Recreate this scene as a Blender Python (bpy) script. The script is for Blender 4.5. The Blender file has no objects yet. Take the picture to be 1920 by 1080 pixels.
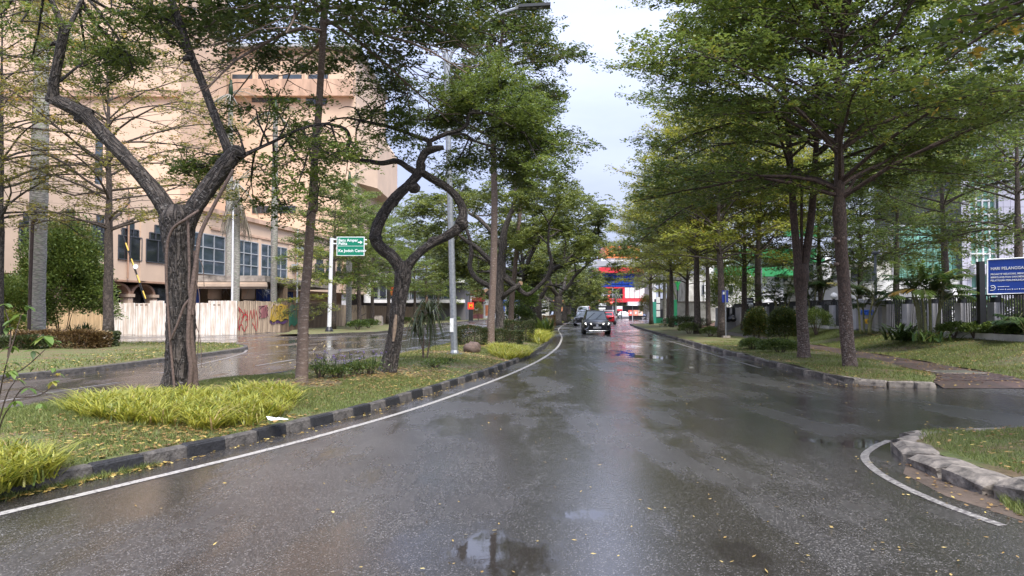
import bpy, bmesh, math, random
import numpy as np
from mathutils import Vector, Matrix

random.seed(7)
RNG = np.random.default_rng(11)
SC = bpy.context.scene
COL = SC.collection

# ------------------------------------------------------------------ camera
CAM_H, FPX, PITCH = 1.6, 1400.0, math.atan(43 / 1400.0)
cam_data = bpy.data.cameras.new("camera")
cam = bpy.data.objects.new("camera", cam_data)
COL.objects.link(cam)
cam.location = (0, 0, CAM_H)
cam.rotation_euler = (math.pi / 2 + PITCH, 0, 0)
cam_data.sensor_fit = 'HORIZONTAL'
cam_data.sensor_width = 36.0
cam_data.lens = FPX / 1920 * 36
cam_data.clip_start = 0.1
cam_data.clip_end = 4000
SC.camera = cam

# ------------------------------------------------------------------ world, sun, exposure
SUN_EL, SUN_AZ = 58.0, 150.0       # azimuth clockwise from +Y
w = bpy.data.worlds.new("World")
SC.world = w
w.use_nodes = True
nt = w.node_tree
nt.nodes.clear()
def wn(t, **k):
    n = nt.nodes.new(t)
    for a, b in k.items():
        setattr(n, a, b)
    return n
out = wn('ShaderNodeOutputWorld')
bg = wn('ShaderNodeBackground')
bg.inputs['Strength'].default_value = 0.066
sky = wn('ShaderNodeTexSky', sky_type='NISHITA', sun_disc=False)
sky.sun_elevation = math.radians(SUN_EL)
sky.sun_rotation = math.radians(SUN_AZ)
sky.dust_density = 3.0
tc = wn('ShaderNodeTexCoord')
mp = wn('ShaderNodeMapping')
mp.inputs['Scale'].default_value = (1.0, 1.0, 3.2)
mp.inputs['Location'].default_value = (0.35, 0.1, 0.2)
no = wn('ShaderNodeTexNoise')
no.inputs['Scale'].default_value = 2.6
no.inputs['Detail'].default_value = 6
no.inputs['Roughness'].default_value = 0.5
cr = wn('ShaderNodeValToRGB')
cr.color_ramp.elements[0].position = 0.34
cr.color_ramp.elements[0].color = (1.75, 1.92, 2.85, 1)      # slate lavender cloud base
cr.color_ramp.elements[1].position = 0.66
cr.color_ramp.elements[1].color = (2.4, 2.58, 3.4, 1)      # pale cloud
sep = wn('ShaderNodeSeparateXYZ')
mr = wn('ShaderNodeMapRange')
mr.inputs['From Min'].default_value = 0.0
mr.inputs['From Max'].default_value = 1.0
mr.inputs['To Min'].default_value = 1.0      # overcast sky brightens evenly towards the zenith
mr.inputs['To Max'].default_value = 3.0
mixs = wn('ShaderNodeMix', data_type='RGBA')
mixs.inputs['Factor'].default_value = 0.86
mul = wn('ShaderNodeVectorMath', operation='SCALE')
L = nt.links.new
L(tc.outputs['Generated'], mp.inputs['Vector'])
L(mp.outputs['Vector'], no.inputs['Vector'])
L(no.outputs['Fac'], cr.inputs['Fac'])
L(tc.outputs['Generated'], sep.inputs[0])
L(sep.outputs['Z'], mr.inputs['Value'])
L(sky.outputs['Color'], mixs.inputs[6])
L(cr.outputs['Color'], mixs.inputs[7])
L(mixs.outputs[2], mul.inputs[0])
L(mr.outputs[0], mul.inputs['Scale'])
L(mul.outputs['Vector'], bg.inputs['Color'])
L(bg.outputs['Background'], out.inputs['Surface'])

sun_d = bpy.data.lights.new("sun", 'SUN')
sun_d.energy = 1.5
sun_d.angle = math.radians(26)
sun_d.color = (1.0, 0.96, 0.9)
sun = bpy.data.objects.new("sun", sun_d)
COL.objects.link(sun)
_el, _az = math.radians(SUN_EL), math.radians(SUN_AZ)
_sd = Vector((math.sin(_az) * math.cos(_el), math.cos(_az) * math.cos(_el), math.sin(_el)))
sun.rotation_euler = _sd.to_track_quat('Z', 'Y').to_euler()
sun.location = _sd * 60

SC.view_settings.view_transform = 'Standard'
SC.view_settings.look = 'None'
SC.view_settings.gamma = 1
SC.view_settings.use_curve_mapping = False
SC.view_settings.exposure = 2.03
SC.cycles.max_bounces = 7
SC.cycles.diffuse_bounces = 4
SC.cycles.transmission_bounces = 4
SC.cycles.transparent_max_bounces = 6
SC.cycles.caustics_reflective = False
SC.cycles.caustics_refractive = False

# ------------------------------------------------------------------ helpers
def ray(px, py):
    u, v = (px - 960) / FPX, (540 - py) / FPX
    c, s = math.cos(PITCH), math.sin(PITCH)
    return Vector((u, c - v * s, s + v * c))
def P(px, py, Y):
    d = ray(px, py)
    t = Y / d.y
    return Vector((d.x * t, Y, CAM_H + d.z * t))
def G(px, py, z=0.0):
    d = ray(px, py)
    t = (z - CAM_H) / d.z
    return Vector((d.x * t, d.y * t, z))
def XA(px, Y):
    return P(px, 583, Y).x
def ZA(py, Y):
    return P(960, py, Y).z

def at(px, Y, z=.15):
    return (XA(px, Y), Y, z)

def hermite(xs, ys):
    xs, ys = np.array(xs, float), np.array(ys, float)
    m = np.gradient(ys, xs)
    def f(x):
        x = np.asarray(x, float)
        xx = np.clip(x, xs[0], xs[-1])
        i = np.clip(np.searchsorted(xs, xx) - 1, 0, len(xs) - 2)
        h = xs[i + 1] - xs[i]
        t = (xx - xs[i]) / h
        return ((2*t**3 - 3*t**2 + 1) * ys[i] + (t**3 - 2*t**2 + t) * h * m[i]
                + (-2*t**3 + 3*t**2) * ys[i + 1] + (t**3 - t**2) * h * m[i + 1])
    return f

def smooth_pts(pts, n=6):
    """Catmull-Rom through points (rows may carry any number of columns)."""
    p = np.array(pts, float)
    if len(p) < 3:
        t = np.linspace(0, 1, n + 1)[:, None]
        return p[0] * (1 - t) + p[-1] * t
    q = np.vstack([2 * p[0] - p[1], p, 2 * p[-1] - p[-2]])
    o = []
    for i in range(1, len(q) - 2):
        t = np.linspace(0, 1, n, endpoint=False)[:, None]
        a, b, c, d = q[i - 1], q[i], q[i + 1], q[i + 2]
        o.append(0.5 * (2 * b + (c - a) * t + (2 * a - 5 * b + 4 * c - d) * t**2 + (3 * b - a - 3 * c + d) * t**3))
    o.append(q[-2][None])
    return np.vstack(o)

ORIG = {}
class MB:
    """collects geometry for ONE mesh object"""
    def __init__(self):
        self.v, self.f, self.n, self.bk, self.has_bk = [], [], 0, [], False
    def add(self, verts, faces, bk=None):
        verts = np.asarray(verts, float).reshape(-1, 3)
        self.bk.append(verts if bk is None else bk)
        self.has_bk |= bk is not None
        self.v.append(verts)
        k = self.n
        self.f.extend([tuple(int(i) + k for i in f) for f in faces])
        self.n += len(verts)
        return self
    def box(self, x0, x1, y0, y1, z0, z1):
        v = [(x0,y0,z0),(x1,y0,z0),(x1,y1,z0),(x0,y1,z0),(x0,y0,z1),(x1,y0,z1),(x1,y1,z1),(x0,y1,z1)]
        return self.add(v, [(3,2,1,0),(4,5,6,7),(0,1,5,4),(1,2,6,5),(2,3,7,6),(3,0,4,7)])
    def obox(self, c, ux, uy, uz, hx, hy, hz):
        """box with centre c, axes ux uy uz and half sizes"""
        c, ux, uy, uz = (np.array(a, float) for a in (c, ux, uy, uz))
        v = [c + sx*hx*ux + sy*hy*uy + sz*hz*uz for sz in (-1, 1) for sx, sy in ((-1,-1),(1,-1),(1,1),(-1,1))]
        return self.add(v, [(3,2,1,0),(4,5,6,7),(0,1,5,4),(1,2,6,5),(2,3,7,6),(3,0,4,7)])
    def tube(self, pts, rad, sides=8, cap=True, noise=0.0, seed=0, ridge=0.0):
        p = np.asarray(pts, float)
        n = len(p)
        r = np.full(n, float(rad)) if np.isscalar(rad) else np.asarray(rad, float)
        t = np.gradient(p, axis=0)
        t /= np.linalg.norm(t, axis=1)[:, None] + 1e-9
        ref = np.array([1.0, 0, 0]) if abs(t[0][0]) < 0.8 else np.array([0, 1.0, 0])
        a = np.zeros_like(p)
        u = ref - t[0] * ref.dot(t[0])
        for i in range(n):
            u = u - t[i] * u.dot(t[i])
            u /= np.linalg.norm(u) + 1e-9
            a[i] = u
        b = np.cross(t, a)
        ang = np.linspace(0, 2*math.pi, sides, endpoint=False)
        rr = r[:, None] * np.ones(sides)
        if noise:
            g = np.random.default_rng(seed)
            lobes = sum(np.sin(ang * k + g.uniform(0, 6)) * g.uniform(.3, 1) for k in (2, 3, 5)) / 3
            s_ = np.concatenate([[0], np.cumsum(np.linalg.norm(np.diff(p, axis=0), axis=1))])
            wv = sum(np.sin(s_[:, None] * g.uniform(1.5, 6) + ang[None, :] * k + g.uniform(0, 6)) for k in (1, 2, 3)) / 3
            rr = rr * (1 + noise * lobes[None, :] + noise * wv + noise * .12 * g.normal(0, 1, (n, sides)))
        if ridge:               # fissured plates: ridges that wander along the trunk
            g = np.random.default_rng(seed + 5)
            s_ = np.concatenate([[0], np.cumsum(np.linalg.norm(np.diff(p, axis=0), axis=1))])
            rd = 0
            for k in (5, 8, 13, 19):
                rd = rd + np.sin(k*ang[None, :] + g.uniform(0, 6) + g.uniform(.4, 1.2)*np.sin(s_*g.uniform(2, 5) + g.uniform(0, 6))[:, None])
            rd = rd + .9*np.sin(s_[:, None]*g.uniform(12, 20) + 3*np.sin(5*ang)[None, :])
            rr = rr*(1 + ridge*np.sign(rd)*np.abs(rd)**.7/2 + ridge*.4*g.normal(0, 1, rr.shape))
        v = p[:, None, :] + rr[..., None] * (np.cos(ang)[None, :, None] * a[:, None, :] + np.sin(ang)[None, :, None] * b[:, None, :])
        f = []
        for i in range(n - 1):
            for j in range(sides):
                k = (j + 1) % sides
                f.append((i*sides + j, i*sides + k, (i+1)*sides + k, (i+1)*sides + j))
        if cap:
            f.append(tuple(range(sides))[::-1])
            f.append(tuple((n-1)*sides + j for j in range(sides)))
        s_ = np.concatenate([[0], np.cumsum(np.linalg.norm(np.diff(p, axis=0), axis=1))])
        rm = max(.03, float(np.median(r)))
        bk = np.stack([np.broadcast_to(rm*np.cos(ang), (n, sides)), np.broadcast_to(rm*np.sin(ang), (n, sides)), np.broadcast_to((s_ + p[0][2])[:, None], (n, sides))], 2)
        return self.add(v.reshape(-1, 3), f, bk.reshape(-1, 3))
    def cyl(self, x, y, z0, z1, r0, r1=None, sides=12):
        return self.tube([(x,y,z0),(x,y,z1)], [r0, r0 if r1 is None else r1], sides)
    def lathe(self, prof, c=(0,0,0), sides=16):
        """profile of (r, z)"""
        ang = np.linspace(0, 2*math.pi, sides, endpoint=False)
        v = [(c[0] + r*math.cos(a), c[1] + r*math.sin(a), c[2] + z) for r, z in prof for a in ang]
        f = []
        for i in range(len(prof) - 1):
            for j in range(sides):
                k = (j+1) % sides
                f.append((i*sides+j, i*sides+k, (i+1)*sides+k, (i+1)*sides+j))
        return self.add(v, f)
    def prism(self, poly, z0, z1):
        n = len(poly)
        v = [(x, y, z0) for x, y in poly] + [(x, y, z1) for x, y in poly]
        f = [tuple(range(n))[::-1], tuple(range(n, 2*n))] + [(i, (i+1) % n, n+(i+1) % n, n+i) for i in range(n)]
        return self.add(v, f)
    def quad(self, a, b, c, d):
        return self.add([a, b, c, d], [(0,1,2,3)])
    def mesh(self, name, origin=(0,0,0), smooth=False):
        me = bpy.data.meshes.new(name)
        v = np.vstack(self.v) - np.array(origin, float)
        me.from_pydata(v.tolist(), [], self.f)
        if smooth:
            me.polygons.foreach_set('use_smooth', np.ones(len(me.polygons), bool))
        if self.has_bk:         # bark runs along each bough
            a = me.attributes.new('barkco', 'FLOAT_VECTOR', 'POINT')
            a.data.foreach_set('vector', np.vstack(self.bk).astype(np.float32).ravel())
        me.update()
        return me

def link(name, me, mat, parent=None, origin=None):
    o = bpy.data.objects.new(name, me)
    if mat is not None and len(me.materials) == 0:
        me.materials.append(mat)
    COL.objects.link(o)
    if parent is not None:
        o.parent = parent
        ORIG[o.name] = ORIG.get(parent.name, Vector((0,0,0)))
    return o
def part(name, mb, mat, parent, smooth=False, label=None):
    me = mb.mesh(name, ORIG.get(parent.name, (0,0,0)), smooth)
    o = link(name, me, mat, parent)
    if label:
        o['label'] = label
    return o
def tag(o, label, cat, group=None):
    o['label'] = label
    o['category'] = cat
    if group:
        o['group'] = group
    return o
def thing(name, label, cat, loc=(0,0,0), group=None):
    o = bpy.data.objects.new(name, None)
    o.empty_display_size = 0.3
    COL.objects.link(o)
    o.location = loc
    ORIG[o.name] = Vector(loc)
    return tag(o, label, cat, group)
def struct(name, mb, mat, parent=None, smooth=False):
    me = mb.mesh(name, (0,0,0), smooth)
    o = link(name, me, mat, parent)
    o['kind'] = 'structure'
    return o
def stuff(name, me, mat, parent=None):
    o = link(name, me, mat, parent)
    o['kind'] = 'stuff'
    return o
def copy_tree(src, loc, rotz=0.0, label=None, scale=None, tint=None):
    c = src.copy()
    COL.objects.link(c)
    c.location = loc
    c.rotation_euler = (0, 0, rotz)
    if scale is not None:
        c.scale = scale if hasattr(scale, '__len__') else (scale,)*3
    if label:
        c['label'] = label
    def kids(s, d):
        for ch in list(s.children):
            k = ch.copy()
            COL.objects.link(k)
            k.parent = d
            kids(ch, k)
    kids(src, c)
    return c
def text_mesh(s, size, depth=0.01, align='CENTER', bold=0.0, space=1.0):
    cu = bpy.data.curves.new('lettering', 'FONT')
    cu.body = s
    cu.size = size
    cu.extrude = depth
    cu.offset = bold
    cu.space_character = space
    cu.align_x = align
    cu.align_y = 'CENTER'
    cu.resolution_u = 3
    ob = bpy.data.objects.new('lettering', cu)
    me = bpy.data.meshes.new_from_object(ob)
    bpy.data.objects.remove(ob)
    bpy.data.curves.remove(cu)
    return me
def lettering(s, size, mat, parent, pos, right=(1,0,0), up=(0,0,1), depth=0.008, align='CENTER', bold=0.0, name='lettering', sx=1.0):
    """flat letters standing at world position pos, reading along 'right'"""
    me = text_mesh(s, size, depth, align, bold)
    r, u = Vector(right).normalized(), Vector(up).normalized()
    n = r.cross(u)
    m = Matrix((r*sx, u, n)).transposed().to_4x4()
    m.translation = Vector(pos) - ORIG.get(parent.name, Vector((0,0,0)))
    me.transform(m)
    return link(name, me, mat, parent)

# ------------------------------------------------------------------ materials
def mat(name, base=(.5,.5,.5), rough=0.6, metal=0.0, spec=0.5, var=0.0, vscale=4.0, bump=0.0, bscale=30.0, dark=None,
        stretch=(1,1,1), emis=None, estr=0.0, coat=0.0):
    m = bpy.data.materials.new(name)
    m.use_nodes = True
    t = m.node_tree
    b = t.nodes['Principled BSDF']
    b.inputs['Base Color'].default_value = (*base, 1)
    b.inputs['Roughness'].default_value = rough
    b.inputs['Metallic'].default_value = metal
    b.inputs['Specular IOR Level'].default_value = spec
    b.inputs['Coat Weight'].default_value = coat
    b.inputs['Coat Roughness'].default_value = 0.05
    if emis:
        b.inputs['Emission Color'].default_value = (*emis, 1)
        b.inputs['Emission Strength'].default_value = estr
    if var or bump:
        tc = t.nodes.new('ShaderNodeTexCoord')
        mp = t.nodes.new('ShaderNodeMapping')
        mp.inputs['Scale'].default_value = stretch
        t.links.new(tc.outputs['Object'], mp.inputs['Vector'])
    if var:
        n = t.nodes.new('ShaderNodeTexNoise')
        n.inputs['Scale'].default_value = vscale
        n.inputs['Detail'].default_value = 7
        n.inputs['Roughness'].default_value = 0.62
        r = t.nodes.new('ShaderNodeValToRGB')
        r.color_ramp.elements[0].position = 0.32
        r.color_ramp.elements[1].position = 0.68
        d = dark if dark else tuple(c * (1 - var) for c in base)
        hi = tuple(min(1, c * (1 + var * .35)) for c in base)
        r.color_ramp.elements[0].color = (*d, 1)
        r.color_ramp.elements[1].color = (*hi, 1)
        t.links.new(mp.outputs['Vector'], n.inputs['Vector'])
        t.links.new(n.outputs['Fac'], r.inputs['Fac'])
        t.links.new(r.outputs['Color'], b.inputs['Base Color'])
    if bump:
        n2 = t.nodes.new('ShaderNodeTexNoise')
        n2.inputs['Scale'].default_value = bscale
        n2.inputs['Detail'].default_value = 5
        bp = t.nodes.new('ShaderNodeBump')
        bp.inputs['Strength'].default_value = bump
        bp.inputs['Distance'].default_value = 0.02
        t.links.new(mp.outputs['Vector'], n2.inputs['Vector'])
        t.links.new(n2.outputs['Fac'], bp.inputs['Height'])
        t.links.new(bp.outputs['Normal'], b.inputs['Normal'])
    return m

def leaf_mat(name, c0, c1, c2=None, transl=0.35, rough=0.42, spec=0.45):
    """leaf blades: per-leaf 'tint' picks the colour; part of the light passes through"""
    m = bpy.data.materials.new(name)
    m.use_nodes = True
    t = m.node_tree
    t.nodes.clear()
    o = t.nodes.new('ShaderNodeOutputMaterial')
    at = t.nodes.new('ShaderNodeAttribute')
    at.attribute_name = 'tint'
    r = t.nodes.new('ShaderNodeValToRGB')
    r.color_ramp.elements[0].position = 0.1
    r.color_ramp.elements[0].color = (*c0, 1)
    r.color_ramp.elements[1].position = 0.85
    r.color_ramp.elements[1].color = (*c1, 1)
    if c2:
        e = r.color_ramp.elements.new(0.985)
        e.color = (*c2, 1)
    p = t.nodes.new('ShaderNodeBsdfPrincipled')
    p.inputs['Roughness'].default_value = rough
    p.inputs['Specular IOR Level'].default_value = spec
    tr = t.nodes.new('ShaderNodeBsdfTranslucent')
    hs = t.nodes.new('ShaderNodeHueSaturation')
    hs.inputs['Hue'].default_value = 0.485
    hs.inputs['Saturation'].default_value = 1.05
    hs.inputs['Value'].default_value = 1.5
    mx = t.nodes.new('ShaderNodeMixShader')
    mx.inputs['Fac'].default_value = transl
    k = t.links.new
    k(at.outputs['Fac'], r.inputs['Fac'])
    k(r.outputs['Color'], p.inputs['Base Color'])
    k(r.outputs['Color'], hs.inputs['Color'])
    k(hs.outputs['Color'], tr.inputs['Color'])
    k(p.outputs[0], mx.inputs[1])
    k(tr.outputs[0], mx.inputs[2])
    k(mx.outputs[0], o.inputs['Surface'])
    return m

def bark_mat(name, base, dark, scale=7.0, stretch=(1,1,.22), bump=.8, lichen=0.0, lich_col=(.45,.42,.38), rough=.8, paint=0.0):
    m = bpy.data.materials.new(name)
    m.use_nodes = True
    t = m.node_tree
    b = t.nodes['Principled BSDF']
    b.inputs['Roughness'].default_value = rough
    k = t.links.new
    tc = t.nodes.new('ShaderNodeTexCoord')
    mp = t.nodes.new('ShaderNodeMapping')
    mp.inputs['Scale'].default_value = stretch
    bc = t.nodes.new('ShaderNodeAttribute'); bc.attribute_name = 'barkco'
    k(bc.outputs['Vector'], mp.inputs['Vector'])
    wn_ = t.nodes.new('ShaderNodeTexNoise')
    wn_.inputs['Scale'].default_value = scale * .6
    wn_.inputs['Detail'].default_value = 3
    k(mp.outputs['Vector'], wn_.inputs['Vector'])
    mixv = t.nodes.new('ShaderNodeMix'); mixv.data_type = 'RGBA'; mixv.blend_type = 'LINEAR_LIGHT'
    mixv.inputs['Factor'].default_value = .12
    k(mp.outputs['Vector'], mixv.inputs[6]); k(wn_.outputs['Color'], mixv.inputs[7])
    vo = t.nodes.new('ShaderNodeTexVoronoi'); vo.feature = 'DISTANCE_TO_EDGE'
    vo.inputs['Scale'].default_value = scale
    k(mixv.outputs[2], vo.inputs['Vector'])
    n = t.nodes.new('ShaderNodeTexNoise')
    n.inputs['Scale'].default_value = scale * 1.7
    n.inputs['Detail'].default_value = 8
    n.inputs['Roughness'].default_value = .7
    k(mp.outputs['Vector'], n.inputs['Vector'])
    ad = t.nodes.new('ShaderNodeMath'); ad.operation = 'MULTIPLY_ADD'
    mr = t.nodes.new('ShaderNodeMapRange')
    mr.inputs['From Max'].default_value = .22
    k(vo.outputs['Distance'], mr.inputs['Value'])
    k(mr.outputs[0], ad.inputs[0]); ad.inputs[1].default_value = .5
    hf = t.nodes.new('ShaderNodeMath'); hf.operation = 'MULTIPLY'; hf.inputs[1].default_value = .6
    k(n.outputs['Fac'], hf.inputs[0]); k(hf.outputs[0], ad.inputs[2])
    r = t.nodes.new('ShaderNodeValToRGB')
    r.color_ramp.elements[0].position = .25; r.color_ramp.elements[0].color = (*dark, 1)
    r.color_ramp.elements[1].position = .85; r.color_ramp.elements[1].color = (*base, 1)
    k(ad.outputs[0], r.inputs['Fac'])
    last = r.outputs['Color']
    if lichen:
        n3 = t.nodes.new('ShaderNodeTexNoise')
        n3.inputs['Scale'].default_value = scale * 1.6
        mp3 = t.nodes.new('ShaderNodeMapping'); mp3.inputs['Scale'].default_value = (.55, .55, 1.9)
        k(bc.outputs['Vector'], mp3.inputs['Vector'])
        n3.inputs['Detail'].default_value = 6
        n3.inputs['Roughness'].default_value = .75
        k(mp3.outputs['Vector'], n3.inputs['Vector'])
        r3 = t.nodes.new('ShaderNodeValToRGB')
        r3.color_ramp.elements[0].position = .60 - .12 * lichen
        r3.color_ramp.elements[1].position = .68 - .10 * lichen
        k(n3.outputs['Fac'], r3.inputs['Fac'])
        mx = t.nodes.new('ShaderNodeMix'); mx.data_type = 'RGBA'
        fac = r3.outputs['Color']
        if paint:       # flaking lime wash on the foot of the trunk
            sp = t.nodes.new('ShaderNodeSeparateXYZ')
            k(tc.outputs['Object'], sp.inputs[0])
            m2 = t.nodes.new('ShaderNodeMapRange')
            m2.inputs['From Min'].default_value = paint; m2.inputs['From Max'].default_value = paint * .45
            k(sp.outputs['Z'], m2.inputs['Value'])
            mm = t.nodes.new('ShaderNodeMath'); mm.operation = 'MULTIPLY'
            k(fac, mm.inputs[0]); k(m2.outputs[0], mm.inputs[1])
            fac = mm.outputs[0]
        k(fac, mx.inputs['Factor']); k(last, mx.inputs[6])
        mx.inputs[7].default_value = (*lich_col, 1)
        last = mx.outputs[2]
    k(last, b.inputs['Base Color'])
    bp = t.nodes.new('ShaderNodeBump')
    bp.inputs['Strength'].default_value = bump
    bp.inputs['Distance'].default_value = .05
    k(ad.outputs[0], bp.inputs['Height']); k(bp.outputs['Normal'], b.inputs['Normal'])
    return m

def glass_mat(name, tint, rough=.06, spec=.8, var=.35):
    m = mat(name, tint, rough, 0, spec, var=var, vscale=.6, bump=.03, bscale=1.2)
    return m

# ------------------------------------------------------------------ foliage geometry
def poly_mesh(name, V, k, tint=None):
    """V: (N*k, 3) vertices, k per face"""
    V = np.ascontiguousarray(V.reshape(-1, 3), dtype=np.float32)
    nv = len(V); nf = nv // k
    me = bpy.data.meshes.new(name)
    me.vertices.add(nv); me.vertices.foreach_set('co', V.ravel())
    me.loops.add(nv); me.loops.foreach_set('vertex_index', np.arange(nv, dtype=np.int32))
    me.polygons.add(nf)
    me.polygons.foreach_set('loop_start', np.arange(0, nv, k, dtype=np.int32))
    me.polygons.foreach_set('loop_total', np.full(nf, k, dtype=np.int32))
    if tint is not None:
        a = me.attributes.new('tint', 'FLOAT', 'POINT')
        a.data.foreach_set('value', np.repeat(np.asarray(tint, np.float32), k))
    me.update(calc_edges=True)
    return me

def unit(a):
    return a / (np.linalg.norm(a, axis=-1, keepdims=True) + 1e-9)

def leaf_mesh(name, pos, length, width, rng, tilt=.45, droop=0.0, tint=None, jit=.3, axis=None):
    n = len(pos)
    az = rng.uniform(0, 2*math.pi, n)
    if axis is None:
        ax = np.stack([np.cos(az), np.sin(az), rng.normal(-droop, .35, n)], 1)
    else:
        ax = axis + rng.normal(0, .45, (n, 3)); ax[:, 2] -= droop
    ax = unit(ax)
    nm = np.stack([rng.normal(0, tilt, n), rng.normal(0, tilt, n), np.ones(n)], 1)
    sd = unit(np.cross(nm, ax))
    l = (length * rng.uniform(1 - jit, 1 + jit, n))[:, None] * .5
    wd = (width * rng.uniform(1 - jit, 1 + jit, n))[:, None] * .5
    V = np.stack([pos - ax*l, pos + sd*wd + ax*l*.15, pos + ax*l, pos - sd*wd + ax*l*.15], 1)
    if tint is None:
        tint = rng.uniform(0, 1, n)
    return poly_mesh(name, V, 4, tint)

def polyline(p0, d, L, n, rng, wob=.1, bend=(0,0,0)):
    d = np.array(d, float); d /= np.linalg.norm(d)
    pts = [np.array(p0, float)]
    st = L / n
    for i in range(n):
        d = d + rng.normal(0, wob, 3) + np.array(bend) / n
        d /= np.linalg.norm(d)
        pts.append(pts[-1] + d * st)
    return np.array(pts)

def at_t(p, t):
    x = t * (len(p) - 1)
    i = min(int(x), len(p) - 2)
    return p[i] + (p[i+1] - p[i]) * (x - i), unit(p[i+1] - p[i])

def spray(p, n, rng, sx, sz, t0=0.0, pw=1.0):
    t = t0 + (1 - t0) * rng.uniform(0, 1, n) ** pw
    x = t * (len(p) - 1)
    i = np.minimum(x.astype(int), len(p) - 2)
    q = p[i] + (p[i+1] - p[i]) * (x - i)[:, None]
    return q + np.stack([rng.normal(0, sx, n), rng.normal(0, sx, n), rng.normal(0, sz, n)], 1)

def almond_tree(seed, H, r, first, R, tiers, nleaf, k=6, elev=32, llen=.09, stems=None, wob=.095, tint_shift=0.0,
                subs=7, top=.35, sz=.07, sx=.16, widest=.22, tmb=None, leaves=True, thick=.3, prune=None):
    """tiered tree: flat sprays of small leaves on long, nearly level boughs. Base at the origin."""
    rng = np.random.default_rng(seed)
    mb = tmb or MB()
    trunks = stems
    if trunks is None:
        z = np.linspace(0, H, 13)
        lean = rng.normal(0, .012, 2)
        x = np.cumsum(rng.normal(0, .02, 13)) + lean[0]*z
        y = np.cumsum(rng.normal(0, .02, 13)) + lean[1]*z
        x -= x[0]; y -= y[0]
        pts = np.stack([x, y, z], 1)
        rad = r * np.interp(z / H, [0, .03, .1, first/H, first/H + .02, 1], [1.35, 1.1, 1.0, .84, .68, .06])
        trunks = [(pts, rad)]
    for pts, rad in trunks:
        mb.tube(pts, rad, 12, noise=.07, seed=seed)
    LP, LT = [], []
    segs = []          # (polyline, weight, tier)
    az = rng.uniform(0, 6.28)
    for i in range(tiers):
        f = i / max(1, tiers - 1)
        h = first + (H - first) * f ** .9
        prof = np.interp(f, [0, widest, .6, 1], [.8, 1.0, .72, top])
        for j in range(k if i else k + 1):
            az += 2.399 + rng.normal(0, .18)
            tp = trunks[(i + j) % len(trunks)][0]
            hh = min(h + rng.uniform(-.25, .35), tp[-1][2] - .05)
            ii = np.searchsorted(tp[:, 2], hh)
            ii = max(1, min(ii, len(tp) - 1))
            a, b = tp[ii-1], tp[ii]
            base = a + (b - a) * ((hh - a[2]) / max(1e-6, b[2] - a[2]))
            LB = R * prof * rng.uniform(.75, 1.12)
            e = math.radians(elev + 14 * f + rng.normal(0, 6))
            d = (math.cos(az)*math.cos(e), math.sin(az)*math.cos(e), math.sin(e))
            p = polyline(base, d, LB, 8, rng, wob, bend=(0, 0, -.42 - .2*(1-f)))
            rb = r * (thick - thick * .55 * f) * rng.uniform(.8, 1.1)
            mb.tube(p, np.linspace(rb, .012, 9), 6, cap=False)
            segs.append((p[4:], .8 * LB))
            for s in range(subs):
                t = .24 + .74 * (s + rng.uniform(0, .6)) / subs
                q, dd = at_t(p, min(t, .98))
                sgn = 1 if s % 2 else -1
                ang = sgn * math.radians(rng.uniform(32, 62))
                c_, s_ = math.cos(ang), math.sin(ang)
                nd = np.array([dd[0]*c_ - dd[1]*s_, dd[0]*s_ + dd[1]*c_, dd[2]*.5 + rng.normal(.04, .08)])
                Ls = LB * (.5 * (1 - t) + .16) * rng.uniform(.75, 1.2)
                ps = polyline(q, nd, Ls, 5, rng, wob * 1.3, bend=(0, 0, -.12))
                mb.tube(ps, np.linspace(max(.012, rb * (1 - t) * .5), .006, 6), 4, cap=False)
                segs.append((ps, Ls))
                for u in (.35, .6, .82):
                    q2, d2 = at_t(ps, u)
                    ang = rng.choice([-1, 1]) * math.radians(rng.uniform(30, 65))
                    c_, s_ = math.cos(ang), math.sin(ang)
                    nd2 = np.array([d2[0]*c_ - d2[1]*s_, d2[0]*s_ + d2[1]*c_, d2[2]*.4 + rng.normal(.03, .1)])
                    p2 = polyline(q2, nd2, Ls * (.55 - .3*u), 3, rng, .08)
                    mb.tube(p2, [.008, .006, .005, .004], 3, cap=False)
                    segs.append((p2, Ls * (.6 - .3*u) * 1.2))
    wts = np.array([s[1] for s in segs]); wts /= wts.sum()
    cnt = rng.multinomial(nleaf, wts)
    for (p, _), c in zip(segs, cnt):
        if c:
            m = max(1, c // 9)          # little rosettes of leaves on the twigs
            g = spray(p, m, rng, sx * .75, sz, .05, .8)
            who = rng.integers(0, m, c)
            g = g[who] + rng.normal(0, 1, (c, 3)) * np.array([llen*.8, llen*.8, llen*.4])
            LP.append(g)
            LT.append(rng.normal(.5 + tint_shift, .12) + rng.normal(0, .14, m)[who])
    pos = np.vstack(LP)
    tint = np.clip(np.concatenate(LT) + rng.normal(0, .12, len(pos)), 0, .97)
    if prune is not None:
        ok = prune(pos); pos, tint = pos[ok], tint[ok]
    rare = rng.uniform(0, 1, len(pos)) < .012
    tint[rare] = 1.0
    me = leaf_mesh('crown', pos, llen, llen * .55, rng, tint=tint, tilt=.5, jit=.45)
    return mb, me

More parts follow.
